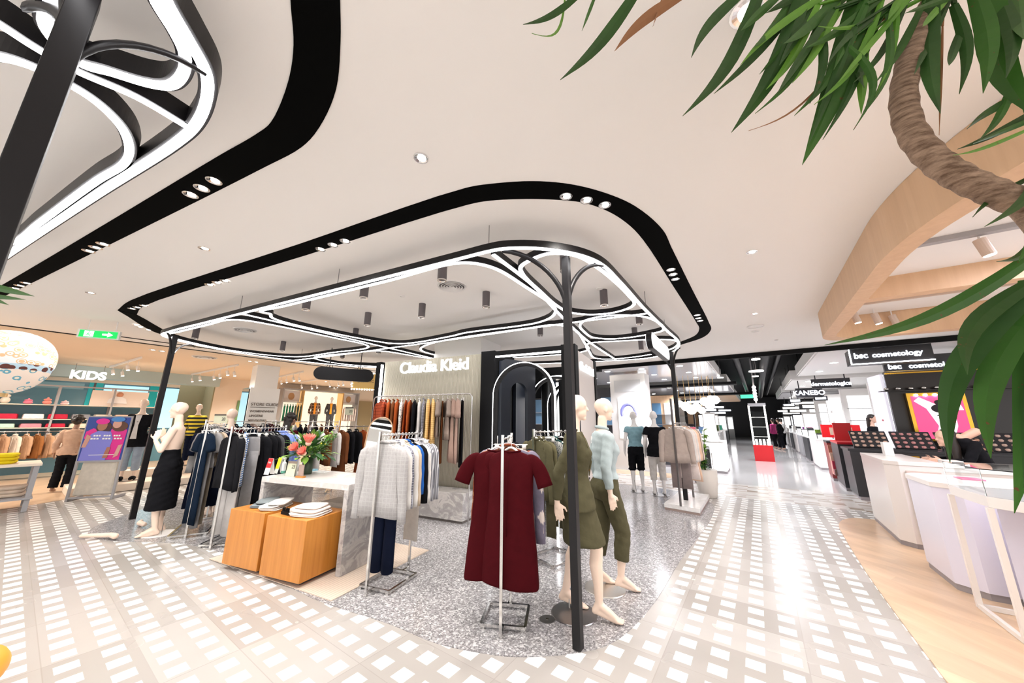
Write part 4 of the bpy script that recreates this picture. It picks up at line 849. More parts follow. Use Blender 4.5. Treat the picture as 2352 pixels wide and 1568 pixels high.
def zgarment(P, rows, sleeves=None, legs=None, vs=.010, wr=.006, seed=1, sm=3, skirt=None, sbulk=0.0):
    """garment following the body: rows = torso sections, sleeves = t along the arm, legs = hem height"""
    b = B()
    if rows:
        ell(b, rows)
        if rows[-1][0] < .95 and rows[0][0] < 1.6 and T0Z:
            for s in (-1, 1): b.ball((s*.08, -.058, .90), (.098, .082, .10), 14, 10)
        if rows[0][0] > 1.3 and T0Z:
            for s in (-1, 1): b.ball((s*.066, .070, 1.265), (.075, .066, .075), 14, 10)
    for s, c in ((-1, 'l'), (1, 'r')):
        if sleeves:
            sh, el, wr_ = V(P[c+'s']), V(P[c+'e']), V(P[c+'w'])
            if sleeves <= 1: e = sh.lerp(el, sleeves); capsule(b, sh-V((s*.03, 0, 0)), sh, .05, .056+sbulk*.3); b.tube([sh, sh.lerp(e, .5), e], [.060+sbulk*.5, .062+sbulk, .066+sbulk], 16)
            else: e = el.lerp(wr_, sleeves-1); capsule(b, sh-V((s*.03, 0, 0)), sh, .05, .058); limb(b, [sh, el], [.060+sbulk, .052+sbulk]); b.tube([el, el.lerp(e, .5), e], [.052+sbulk, .048+sbulk, .038+sbulk*.6], 16)
        if legs is not None:
            hip, kn, an = (V(P[c+k]) for k in 'hka'); hem, r1 = legs
            limb(b, [hip, hip.lerp(kn, .5), kn], [.098, .090, .074+r1*.15])
            if hem < kn.z:
                t = (kn.z-hem)/(kn.z-an.z); e = kn.lerp(an, t); b.tube([kn, kn.lerp(e, .5), e], [.074+r1*.15, .07+r1*.4, .06+r1*.7], 18)
            else: b.tube([hip.lerp(kn, .5), hip.lerp(kn, (hip.z-hem)/(hip.z-kn.z))], [.09, .085+r1*.5], 18)
    o = remesh(b, vs, sm); r = random.Random(seed); a1, a2 = r.uniform(0, 6), r.uniform(0, 6)
    o.b.normal_update()
    for v in o.b.verts:
        q = v.co; d = math.sin(q.z*38+q.x*22+a1)*math.sin(q.x*30-q.y*26+q.z*9+a2)+.6*math.sin(q.z*75+q.y*40+a1)
        v.co = q+v.normal*d*wr*.5
    return o
def grow(rows, m): return [(r[0], r[1]+m, r[2]+m, *r[3:]) for r in rows]
def sub(rows, z1, z0): return [r for r in rows if z0 <= r[0] <= z1]
def mannequin(label, loc, az, pz, skin=None, base=True, headrot=0.0, h=1.80, cat='mannequin', name='mannequin', disc=None, vs=.0075, hands=True, group=None, arms=True):
    t = thing(name, label, cat, loc, -az, group); P = pose(pz)
    k = h/1.80; t.scale = (k, k, k)
    o = body_mesh(P, vs, hands, headrot, arms=arms)
    obj('body', o, skin or M_skin, t, smooth=True, world=False)
    if base:
        b = B(); b.tube([(0, -.06, .006), (0, -.06, .012)], [.19, .185], 40); obj('base_plate', b, disc or M_steel, t, world=False)
        b = B(); b.cyl((-.07, -.10, .01), (-.09, -.10, .25), .006, seg=8); obj('support_rod', b, M_chrome, t, world=False)
    return t, P
ad = math.radians
T0Z = True
HEM = lambda z0, z1, a0, b0, a1, b1, n=6: [(z0+(z1-z0)*i/n, a0+(a1-a0)*i/n, b0+(b1-b0)*i/n, 0, -.01) for i in range(n+1)]
# -- near mannequin in the olive suit
lo = flat(G(1336, 1412)); AZ1 = ad(100)
t, P = mannequin('cream mannequin in olive blazer and skirt right behind the near black post', lo, AZ1, 'stride_back', headrot=-.05)

jr = grow(sub(TORSO, 1.46, 1.0), .020)+HEM(.94, .82, .200, .145, .224, .168)
o = zgarment(P, jr, sleeves=1.93, wr=.005, seed=4); obj('blazer', o, olive, t, smooth=True, world=False)
b = B()
for s in (-1, 1):
    b.slab([(s*.085, .052, 1.455), (s*.105, .095, 1.33), (s*.08, .125, 1.24), (s*.012, .104, 1.08), (s*.03, .128, 1.2), (s*.05, .085, 1.38)], .008, V((0, 1, .15)).normalized())
obj('lapels', b, olv2, t, world=False)
b = B(); b.slab([(-.06, .072, 1.42), (.06, .072, 1.42), (.03, .128, 1.25), (0, .108, 1.12), (-.03, .128, 1.25)], .006, V((0, 1, 0))); obj('undershirt', b, cl((.62, .20, .05)), t, world=False)
b = B(); b.tube([(math.cos(a)*.072, -.01+math.sin(a)*.062, 1.475+.015*math.sin(a+math.pi)) for a in [math.pi*(.86+1.28*k/14) for k in range(15)]], .012, 8); obj('collar', b, olive, t, smooth=True, world=False)
for z in (1.06, .99): b = B(); b.cyl((.012, .104, z), (.012, .114, z), .010, seg=12); obj('button', b, M_dgrey, t, world=False)
o = zgarment(P, [(.98, .14, .10, 0, -.01)]+[(.90-.35*i/8, .182+.018*i/8, .132+.05*i/8, 0, -.01+.055*i/8) for i in range(9)], wr=.004, seed=2); obj('skirt', o, olive, t, smooth=True, world=False)
# -- second mannequin, blue shirt and olive trousers
lo = flat(G(1404, 1352)); 
t, P = mannequin('cream mannequin in pale blue shirt and olive trousers behind the suited one', lo, ad(84), 'short_stride', disc=mat('satin_steel', (.62, .60, .56), .35, 1), headrot=.05)
sb = cl((.40, .47, .48))
o = zgarment(P, grow(sub(TORSO, 1.47, 1.0), .018)+[(1.0, .165, .125, 0, 0), (.985, .15, .112, 0, 0)], sleeves=1.85, wr=.005, seed=6, sbulk=.0); obj('shirt', o, sb, t, smooth=True, world=False)
b = B(); b.tube([(math.cos(a)*.060, -.012+math.sin(a)*.056, 1.483-.012*math.sin(a)) for a in [2*math.pi*k/16 for k in range(16)]], .016, 8, closed=True, sy=1.0); obj('collar', b, sb, t, smooth=True, world=False)
o = zgarment(P, grow(sub(TORSO, 1.07, .80), .014)+[], legs=(.27, .010), wr=.004, seed=8); obj('trousers', o, olive, t, smooth=True, world=False)
b = B(); b.box((-.06, -.105, 1.36), (.035, .004, .07)); obj('price_tag', b, M_paper, t, world=False)
# -- light blue top seen from behind
lo = flat(G(1467, 1128)); t, P = mannequin('white mannequin seen from behind in light blue top and black culottes', lo, ad(8), 'plain', skin=M_skinw, vs=.010)
o = zgarment(P, grow(sub(TORSO, 1.45, 1.0), .018)+[(.97, .18, .125, 0, 0)], sleeves=.35, seed=3); obj('top', o, cl((.26, .44, .50)), t, smooth=True, world=False)
o = zgarment(P, grow(sub(TORSO, 1.03, .80), .016), legs=(.47, .055), seed=3); obj('culottes', o, blk, t, smooth=True, world=False)
lo = flat(G(1516, 1136)); t, P = mannequin('white mannequin seen from behind in black tee and white trousers', lo, ad(12), 'plain', skin=M_skinw, vs=.010)
o = zgarment(P, grow(sub(TORSO, 1.45, 1.0), .022)+HEM(.96, .80, .20, .165, .205, .17, 4), sleeves=.5, seed=5, sbulk=.012); obj('tee', o, blk, t, smooth=True, world=False)
o = zgarment(P, grow(sub(TORSO, 1.03, .80), .012), legs=(.30, .01), seed=3); obj('trousers', o, wht, t, smooth=True, world=False)
# -- left mannequin, bare torso with black skirt
lo = flat(G(352, 1232)); lo = G(352, 1228)
t, P = mannequin('cream mannequin with bare torso and long black skirt beside the far left post', flat(lo), ad(-118), 'folded', disc=M_white, vs=.009)
o = zgarment(P, grow(sub(TORSO, 1.12, .92), .012)+HEM(.84, .33, .192, .145, .182, .16), seed=3); obj('skirt', o, blk, t, smooth=True, world=False)
b = B(); capsule(b, (0, 0, .055), (.12, -.02, .055), .035, .03); capsule(b, (.12, -.02, .055), (.52, .06, .035), .03, .022); tag(obj('loose_mannequin_limb', remesh(b, .008), M_skin, None, smooth=True, world=False, loc=flat(G(325, 1236))-V((.25, .1, 0)), rz=2.9), 'cream mannequin limb lying on the floor before the black skirt', 'mannequin part')
b = B(); capsule(b, (0, 0, .045), (.1, .03, .06), .03, .034); capsule(b, (.1, .03, .06), (.36, -.05, .035), .033, .02); tag(obj('loose_mannequin_limb', remesh(b, .008), M_skin, None, smooth=True, world=False, loc=flat(G(330, 1212)), rz=2.6), 'smaller cream mannequin limb lying behind the longer one', 'mannequin part')
# -- mannequin behind it in burgundy
lo = flat(G(405, 1205)); t, P = mannequin('cream mannequin in a burgundy top behind the bare one', V((-4.95, 6.2, 0)), ad(-70), 'plain', vs=.012, h=1.74)
o = zgarment(P, grow(sub(TORSO, 1.45, .86), .02), sleeves=1.8, seed=3); obj('top', o, bur, t, smooth=True, world=False)
o = zgarment(P, grow(sub(TORSO, .95, .80), .02), legs=(.15, .03), seed=3); obj('trousers', o, navy, t, smooth=True, world=False)
# -- black jacket mannequin and its neighbour on the left store platform
lo = W(1.75, -12.0, .16); t, P = mannequin('cream mannequin in open black jacket and torn pale jeans by the poster', lo, ad(150), 'plain', vs=.012, h=1.86)
o = zgarment(P, grow(sub(TORSO, 1.45, .86), .03)+HEM(.84, .72, .21, .15, .22, .15, 3), sleeves=1.9, seed=3); obj('jacket', o, blk, t, smooth=True, world=False)
b = B(); b.slab([(-.05, .12, 1.42), (.05, .12, 1.42), (.03, .155, 1.2), (.05, .16, .9), (-.05, .16, .9), (-.03, .155, 1.2)], .01, V((0, 1, 0))); obj('vest', b, wht, t, world=False)
o = zgarment(P, grow(sub(TORSO, .95, .80), .016), legs=(.22, .01), seed=3); obj('jeans', o, cl((.30, .36, .44)), t, smooth=True, world=False)
b = B()
for s in (-1, 1): b.ball((s*.10, .03, .05), (.05, .13, .055), 12, 8)
obj('boots', b, blk, t, smooth=True, world=False)
lo = V((-8.1, 8.7, .16)); t, P = mannequin('child mannequin in yellow and black striped jumper left of the far post', W(2.9, -12.55, .34), ad(150), 'plain', vs=.014, h=1.62)
o = zgarment(P, grow(sub(TORSO, 1.47, .86), .03), sleeves=1.9, seed=3); obj('jumper', o, stripe((.80, .62, .06), (.03, .03, .03), 9, 2, .5), t, smooth=True, world=False)
o = zgarment(P, grow(sub(TORSO, .95, .80), .016), legs=(.15, .01), seed=3); obj('trousers', o, navy, t, smooth=True, world=False)
# ---------------------------------------------------------------- people
M_hskin = mat('skin', (.62, .38, .28), .5); M_hskin2 = mat('skin_dark', (.36, .20, .13), .5)
def hair(t, col, long=False, curly=False, h=V((0, .02, 1.68)), rot=0.0):
    b = B(); R = Matrix.Rotation(rot, 3, 'Z')
    b.ball(h+R @ V((0, -.018, .035)), (.088, .098, .095), 18, 12, rot=R); b.ball(h+R @ V((0, -.055, -.02)), (.080, .060, .09), 16, 10, rot=R)
    if long: ell(b, [(h.z+.02, .085, .05, h.x, -.06), (h.z-.15, .095, .045, h.x, -.075), (h.z-.30, .085, .035, h.x, -.085), (h.z-.42, .05, .02, h.x, -.09)])
    if curly:
        r = random.Random(3)
        for i in range(40): a, e = r.uniform(0, 6.3), r.uniform(-.6, 1.4); b.ball(h+V((math.cos(a)*math.cos(e)*.10, -.03+math.sin(a)*math.cos(e)*.10, .02+math.sin(e)*.10)), .032, 8, 6)
    o = remesh(b, .010, 3); obj('hair', o, col, t, smooth=True, world=False)
M_hair = mat('dark_hair', (.018, .011, .008), .5)
lo = flat(G(112, 1132)); t, P = mannequin('person in beige top and black trousers with short dark curls, seen from behind', V((-9.75, 7.9, .006)), ad(-35), 'plain', skin=M_hskin2, base=False, h=1.60, cat='person', name='person', vs=.012)
o = zgarment(P, grow(sub(TORSO, 1.46, 1.0), .03)+HEM(.97, .86, .20, .15, .205, .155, 3), sleeves=1.9, seed=3, sbulk=.01); obj('top', o, cl((.58, .38, .27)), t, smooth=True, world=False)
o = zgarment(P, grow(sub(TORSO, 1.02, .80), .02), legs=(.10, .03), seed=3); obj('trousers', o, blk, t, smooth=True, world=False); hair(t, M_hair, curly=True)
t, P = mannequin('person with dark curly hair in burgundy, behind the flower vase', V((-4.25, 6.75, .006)), ad(15), 'plain', skin=M_hskin2, base=False, h=1.66, cat='person', name='person', vs=.012)
o = zgarment(P, grow(sub(TORSO, 1.46, .86), .03), sleeves=1.9, seed=3, sbulk=.01); obj('top', o, bur, t, smooth=True, world=False)
o = zgarment(P, grow(sub(TORSO, 1.02, .80), .02), legs=(.10, .03), seed=3); obj('trousers', o, blk, t, smooth=True, world=False); hair(t, M_hair, long=True, curly=True)
# woman bending over the white counter on the right
lo = D(2262, 1075, 4.9); 
t = thing('person', 'woman with long black hair in black, leaning over the white counter', 'person', (lo.x, lo.y, .012), ad(62))
P = pose('plain'); P.update(head=(0, .30, 1.34), le=(-.20, .22, 1.02), lw=(-.12, .42, 1.03), hl=(-.10, .52, 1.03), re=(.20, .22, 1.02), rw=(.12, .42, 1.03), hr=(.10, .52, 1.03), ls=(-.16, .10, 1.26), rs=(.16, .10, 1.26))
TB = [(1.40, .05, .05, 0, .20), (1.34, .11, .06, 0, .17), (1.29, .155, .085, 0, .13), (1.20, .158, .10, 0, .10), (1.12, .14, .095, 0, .06), (1.02, .125, .09, 0, .02), (.94, .15, .10, 0, -.01), (.86, .168, .11, 0, -.02), (.78, .15, .095, 0, -.01)]
T0Z = False; T0 = TORSO; TORSO = TB; b0 = None
o = body_mesh(P, .009, True, .25); obj('body', o, M_hskin, t, smooth=True, world=False)
o = zgarment(P, grow(TB[1:7], .02), sleeves=1.75, seed=9); obj('top', o, blk, t, smooth=True, world=False)
o = zgarment(P, grow(TB[5:], .02), legs=(.12, .03), seed=3); obj('trousers', o, blk, t, smooth=True, world=False)
TORSO = T0
b = B(); h = V((0, .30, 1.34)); b.ball(h+V((0, -.03, .035)), (.086, .10, .092), 18, 12); b.ball(h+V((0, -.06, -.02)), (.080, .065, .09), 16, 10)
for s in (-1, 1): ell(b, [(1.36, .035, .05, s*.07, .27), (1.22, .035, .05, s*.075, .25), (1.05, .03, .04, s*.08, .26), (.94, .012, .02, s*.08, .27)])
obj('hair', remesh(b, .009, 3), M_hair, t, smooth=True, world=False)
# ================================================================ clothes racks on the left
P = V((-4.30, 4.98, 0)); Q = V((-4.86, 5.95, 0))
rack(P, Q, 1.45, 'chrome rack of long navy and khaki clothes beside the black skirt mannequin', .2)
it = [('dress', denim, 'long navy dress', dict(L=1.2, w=.12, sl=.2, rot=-1.0)), ('trousers', gry, 'wide grey trousers', dict(L=1.33, w=.2, rot=-.95)), ('tee', gry, 'grey short sleeved top', dict(sl=.22, L=.5, rot=-.85)), ('trousers', khk, 'khaki wide trousers', dict(L=1.33, w=.21, rot=-.85)), ('tee', khk, 'khaki short sleeved top', dict(sl=.22, L=.5, rot=-.85)), ('tee', crm, 'beige short sleeved top', dict(sl=.22, L=.5, rot=-.85)), ('dress', navy, 'dark navy dress', dict(L=1.1, sl=.3)), ('shirt', lgr, 'pale grey blouse', {}), ('dress', navy, 'deep blue dress', dict(L=1.1)), ('jacket', blk, 'black blazer', {}), ('shirt', lgr, 'light grey shirt', {}), ('jacket', dkg, 'charcoal jacket', {})]
fill_rack(P, Q, 1.45, it, 'rack beside the black skirt', .03, .97)
P = flat(G(482, 1264)); Q = V((-3.74, 5.85, 0))
rack(P, Q, 1.42, 'chrome rack of black jackets and blue shirts left of the wooden cubes', .2)
it = [('jacket', blk, 'black blazer', dict(w=.22, L=.66, sl=.6, th=.045, rot=-.5)), ('trousers', lgr, 'pale grey wide trousers', dict(L=1.28, w=.23, rot=-.45)), ('jacket', blk, 'black jacket', dict(L=.7, w=.21, rot=-.85)), ('shirt', bst, 'blue striped shirt', dict(L=.68, sl=.6, w=.20, rot=-1.0)), ('trousers', gry, 'grey trousers', dict(L=1.2, w=.2)), ('dress', blk, 'black dress', dict(L=.95)), ('trousers', blk, 'black trousers', dict(L=1.2)), ('jacket', blk, 'black coat', dict(L=.9)), ('dress', blk, 'black knitted dress', dict(L=1.0)), ('jacket', dkg, 'dark jacket', dict(L=.8)), ('dress', blk, 'long black dress', dict(L=1.05)), ('jacket', blk, 'black cardigan', dict(L=.8)), ('shirt', sky, 'light blue shirt', dict(L=.72, sl=.6)), ('shirt', sky, 'sky blue shirt', dict(L=.72, sl=.6)), ('shirt', sky, 'periwinkle shirt', dict(L=.7)), ('shirt', wht, 'white shirt', {})]
fill_rack(P, Q, 1.42, it, 'rack left of the wooden cubes', .04, 1.0)
P = V((-3.72, 6.45, 0)); Q = V((-2.95, 7.45, 0))
rack(P, Q, 1.42, 'chrome rack behind the marble table with a black cardigan at its end', .2)
it = [('cardigan', blk, 'black cardigan', dict(w=.23, L=.62, rot=-.35, sl=.6)), ('tee', wht, 'white long tee', dict(L=.7, sl=.2)), ('shirt', brn, 'brown shirt', {}), ('shirt', wht, 'white blouse', dict(L=.66)), ('dress', brn, 'rust brown dress', dict(L=1.0)), ('shirt', blk, 'black shirt', {}), ('jacket', blk, 'black jacket', {}), ('dress', rust, 'rust dress', dict(L=1.0)), ('shirt', gry, 'grey shirt', {})]
fill_rack(P, Q, 1.42, it, 'rack behind the marble table', .03, .97)
P = V((-5.25, 7.5, 0)); Q = V((-3.95, 8.05, 0))
rack(P, Q, 1.50, 'long chrome rack of dark and burgundy clothes behind the flowers', .2)
cols = [('navy', navy), ('burgundy', bur), ('black', blk), ('charcoal', dkg), ('burgundy', bur), ('white', wht), ('navy', navy), ('black', blk), ('grey', gry), ('black', blk), ('brown', brn), ('navy', navy), ('black', blk), ('pale', pale)]
fill_rack(P, Q, 1.50, [(('shirt', 'jacket', 'dress')[i % 3], m, '%s hanging %s' % (c, ('shirt', 'jacket', 'dress')[i % 3]), {}) for i, (c, m) in enumerate(cols)], 'rack behind the flowers', .03, .97, end='from the left')
P = V((-6.0, 6.9, 0)); Q = V((-5.7, 8.5, 0))
rack(P, Q, 1.50, 'chrome rack of dark shirts behind the left racks', .2)
cols = [('black', blk), ('navy', navy), ('white', wht), ('teal', teal), ('black', blk), ('grey', lgr), ('denim', denim), ('pink', pnk), ('black', blk), ('navy', navy), ('burgundy', bur), ('black', blk)]
fill_rack(P, Q, 1.50, [(('shirt', 'jacket', 'trousers')[i % 3], m, '%s hanging %s' % (c, ('shirt', 'jacket', 'pair of trousers')[i % 3]), {}) for i, (c, m) in enumerate(cols)], 'rearmost left rack', .03, .97)
def price_stand(x, y, Y, label, h=.12, w_=.2, m=None):
    c = D(x, y, Y); t = thing('price_sign', label, 'sign', (c.x, c.y, .005), -.2)
    b = B(); b.cyl((0, 0, .01), (0, 0, c.z-h/2), .006, seg=8); b.cyl((0, 0, 0), (0, 0, .012), .12, seg=20); obj('stand', b, M_steel, t, world=False)
    b = B(); b.box((0, 0, c.z), (w_, .01, h)); obj('card', b, M_lime, t, world=False); b = B(); b.box((0, -.006, c.z+h*.42), (w_, .006, h*.16)); obj('header', b, mat('sign_header', (.10, .08, .06), .5), t, world=False)
    b = B(); b.text('20', (w_*.2, -.008, c.z-h*.2), (1, 0, 0), Z, h*.5, .001); obj('print', b, M_ink, t, world=False)
price_stand(508, 962, 6.2, 'price sign on a stand above the left racks', .16, .30)
price_stand(634, 975, 8.6, 'small price sign above the racks, right of the store guide', .14, .22)
price_stand(802, 944, 9.2, 'pale price sign in front of the pink shirts', .20, .24)
# ================================================================ hanging black sign and arrow sign
sx = V((.87, .5, 0)).normalized(); sc = V((-4.08, 8.3, 2.62)); sn = V((-.5, .87, 0))
t = thing('hanging_sign', 'blank black pill-shaped sign hanging above the rear racks', 'hanging sign', sc)
b = B(); pr = [(.48+.15*math.cos(a), .15*math.sin(a)) for a in [math.pi*(-.5+k/12) for k in range(13)]]+[(-.48+.15*math.cos(a), .15*math.sin(a)) for a in [math.pi*(.5+k/12) for k in range(13)]]
b.skin([[sc+sx*x*1.05+Z*z+sn*o for x, z in pr] for o in (-.04, .04)]); obj('board', b, M_blackm, t)
for s in (-.34, .34):
    b = B(); b.cyl(sc+sx*s+Z*.15, sc+sx*s+Z*.63, .010, seg=8)
    for q in (-.07, .07): b.cyl(sc+sx*(s+q)+Z*.15, sc+sx*s+Z*.30, .006, seg=6)
    obj('hanger', b, M_blackm, t)
sc = D(845, 876, 11.0); sx = V((.93, .36, 0)).normalized(); sn = V((.36, -.93, 0))
t = thing('arrow_sign', 'yellow direction sign bordered with light bulbs, half behind the black sign', 'sign', sc)
b = B(); b.slab([sc+sx*-.45+Z*-.24, sc+sx*.45+Z*-.24, sc+sx*.45+Z*.24, sc+sx*-.45+Z*.24], .05); obj('board', b, mat('yellow_board', (.80, .52, .16), .5), t)
b = B(); L = [(-.45+.9*i/12, z) for i in range(13) for z in (-.26, .26)]+[(x, -.26+.52*i/6) for i in range(1, 6) for x in (-.45, .45)]
for x, z in L: b.ball(sc+sx*x+Z*z+sn*.04, .025, 8, 6)
obj('bulbs', b, M_lamp, t)
b = B(); o_ = sc+sn*.06
for s in (-1, 1): b.slab([o_+sx*.28+Z*.12*s, o_+sx*.32+Z*.12*s, o_+sx*.40, o_+sx*.36], .004)
b.text('WC', o_+sx*.08-Z*.04, sx, Z, .12, .003); b.text('EXIT', o_-sx*.2-Z*.04, sx, Z, .1, .003); obj('lettering', b, M_ink, t)
for s in (-.3, .3): b = B(); b.cyl(sc+sx*s+Z*.26, sc+sx*s+Z*(CZ+.05-sc.z), .012, seg=6); obj('hanger', b, M_brass, t)
# exit sign
c = D(231, 769, 5.9)
t = thing('exit_sign', 'green and white emergency exit sign with arrow on the left ceiling', 'exit sign', c)
xx = V((.92, .39, 0)).normalized(); nn = V((.39, -.92, 0))
hw, hh = .27, .075
b = B(); b.slab([c-xx*hw-Z*hh, c+xx*hw-Z*hh, c+xx*hw+Z*hh, c-xx*hw+Z*hh], .05); obj('housing', b, M_white, t)
b = B(); o_ = c+nn*.052 if nn.dot(c) < 0 else c-nn*.052
o_ = c+nn*.052
b.slab([o_-xx*hw*.9-Z*hh*.8, o_+xx*hw*.9-Z*hh*.8, o_+xx*hw*.9+Z*hh*.8, o_-xx*hw*.9+Z*hh*.8], .004, nn); obj('face', b, emis('exit_green', (0, .62, .10), 1.2), t)
b = B(); o_ = c+nn*.058; b.slab([o_+xx*.05-Z*.015, o_+xx*.13-Z*.015, o_+xx*.13+Z*.015, o_+xx*.05+Z*.015], .002, nn); b.slab([o_+xx*.12-Z*.045, o_+xx*.19, o_+xx*.12+Z*.045], .002, nn)
obj('arrow', b, emis('exit_white', (1, 1, 1), 2), t); b = B(); b.slab([o_-xx*.18-Z*.05, o_-xx*.06-Z*.05, o_-xx*.06+Z*.05, o_-xx*.18+Z*.05], .002, nn); obj('doorway', b, bpy.data.materials['exit_white'], t)
b = B(); o_ = c+nn*.062; b.ball(o_-xx*.115+Z*.03, .008, 8, 6); b.tube([o_-xx*.12+Z*.018, o_-xx*.13-Z*.01, o_-xx*.15-Z*.03], .006, 6); b.tube([o_-xx*.13-Z*.01, o_-xx*.105-Z*.02, o_-xx*.10-Z*.04], .006, 6); b.tube([o_-xx*.14+Z*.0, o_-xx*.12+Z*.01, o_-xx*.095+Z*.0], .005, 6); obj('running_figure', b, bpy.data.materials['exit_green'], t)
b = B(); [b.cyl(c+xx*k+Z*hh, V(((c+xx*k).x, (c+xx*k).y, CZ)), .006, seg=6) for k in (-.18, .18)]; obj('mount', b, M_white, t)
# ================================================================ paper lantern / balloon
c = D(18, 822, 1.9)
t = thing('paper_balloon', 'large white paisley patterned balloon at the left picture edge', 'balloon', c)
m = mat('paisley_paper', (.9, .88, .86), .5); n = N(m); v = n.coord(); o_ = n.sep(v)
vo = n.n('ShaderNodeTexVoronoi', i_Scale=26.0); n.l(n.coord(scale=(1, 1, 1.2)), vo.inputs['Vector']); nz = n.noise(v, 9, 3)
d_ = n.math('ADD', vo.outputs[0], n.math('MULTIPLY', nz, .25)); ringm = n.math('MULTIPLY', n.math('GREATER_THAN', d_, .52), n.math('LESS_THAN', d_, .63)); dot = n.math('LESS_THAN', d_, .42)
up_ = n.mix(n.math('MAXIMUM', ringm, dot), (.86, .83, .83), (.80, .50, .27))
lo_ = n.mix(n.math('LESS_THAN', d_, .56), (.80, .68, .58), (.12, .35, .45)); lo_ = n.mix(dot, lo_, (.8, .7, .55))
band = n.mix(n.math('LESS_THAN', d_, .60), (.45, .62, .72), (.10, .02, .012))
z_ = n.math('ADD', o_[2], n.math('MULTIPLY', o_[0], -.10)); q = n.mix(n.math('LESS_THAN', z_, -.055), up_, band); q = n.mix(n.math('LESS_THAN', z_, -.085), q, lo_); n.col(q)
rg = []; K = [2*math.pi*i/40 for i in range(40)]
for i in range(1, 22):
    a = math.pi*i/22; r_ = .172*math.sin(a)**.9; z = .155*math.cos(a) if a < math.pi/2 else .20*math.cos(a); rg.append([c+V((math.cos(k)*r_, math.sin(k)*r_, z)) for k in K])
b = B(); b.skin(rg); obj('envelope', b, m, t, smooth=True)
b = B(); b.tube(resample([c-V((.16, 0, .02)), c-V((.5, .02, .1)), c-V((.72, .05, .4)), V((c.x-.75, c.y-.05, .01))], 5), .009, 8); b.cyl((c.x-.75, c.y-.05, 0), (c.x-.75, c.y-.05, .02), .16, seg=24); obj('stand', b, M_steel, t); b = B(); b.cyl(c-Z*.215, c-Z*.195, .04, seg=20); obj('mouth_ring', b, M_brass, t)
# ================================================================ left store
VW = -18.7
def wbox(b, u0, u1, v0, v1, z0, z1): b.box(W((u0+u1)/2, (v0+v1)/2, (z0+z1)/2), (abs(v1-v0), abs(u1-u0), z1-z0), AZW); return b
M_cream2 = mat('warm_cream', (.80, .68, .56), .7)
b = B(); wbox(b, -6, 3.6, VW-.2, VW, 2.75, CZ); wbox(b, 4.7, 13, VW-.2, VW, 0, CZ); tag(obj('wall_left', b, M_cream2), kind='structure')
b = B(); wbox(b, 3.6, 4.7, VW-1.4, VW-1.2, 0, CZ); wbox(b, 4.66, 4.7, VW-1.3, VW, 0, CZ); tag(obj('wall_recess', b, mat('shaded_olive_wall', (.30, .27, .16), .7)), kind='structure')  # shade of the recess is put into this wall's olive colour
b = B(); wbox(b, 12.8, 13, VW, -10.5, 0, CZ); wbox(b, 10.6, 13, -10.6, -10.5, 0, CZ); tag(obj('wall_back', b, M_cream2), kind='structure')
b = B(); wbox(b, -6, 13, VW, -11.4, CZ, CZ+.1); tag(obj('ceiling_left', b, mat('ceiling_cream', (.76, .62, .48), .8)), kind='structure')
M_sky = emis('window_glow', (.35, .62, .75), .9)
M_skyd = mat('blue_glass', (.10, .25, .33), .15)
b = B(); wbox(b, -6, 3.6, VW-.1, VW-.05, .0, 2.75); o = obj('window_1', b, M_skyd); tag(o, kind='structure')
for u0, u1, z0, z1 in ((-5.8, -3, 2.35, 2.7), (-2.9, 1.2, 2.5, 2.7)): b = B(); wbox(b, u0, u1, VW-.05, VW-.03, z0, z1); obj('pane', b, mat('pane_blue', (.22, .42, .5), .3), o)
for u0, u1 in ((1.65, 2.75), (3.1, 3.6)): b = B(); wbox(b, u0, u1, VW-.05, VW-.03, 1.2, 2.7); obj('bright_pane', b, M_sky, o)
for u0, u1 in ((1.3, 1.62), (2.78, 3.08)): b = B(); wbox(b, u0, u1, VW-.05, VW-.01, .3, 2.75); obj('turquoise_frame', b, mat('turquoise', (.0, .48, .55), .4), o)
for k in range(5): b = B(); wbox(b, -5.8+k*1.8, -5.75+k*1.8, VW-.05, VW, .3, 2.75); obj('mullion', b, M_dgrey, o)
b = B(); wbox(b, -6, 4.7, VW, VW+.5, 2.86, CZ); tag(obj('trim_6', b, mat('pale_teal', (.45, .55, .55), .6)), kind='structure')
# KIDS sign
c = W(1.15, -17.6, 2.78); b = B(); b.text('KIDS', c, d1, Z, .36, .03, bold=.014); tag(obj('kids_sign', b, emis('sign_kids', (1, .95, .88), 2.2)), 'glowing white KIDS lettering hanging over the children department', 'sign')
for s in (-.3, .3): b = B(); b.cyl(c+d1*s+Z*.28, c+d1*s+Z*(CZ-2.78), .008, seg=6); obj('hanging_rod', b, M_steel, [o for o in C.objects if o.name == 'kids_sign'][0])
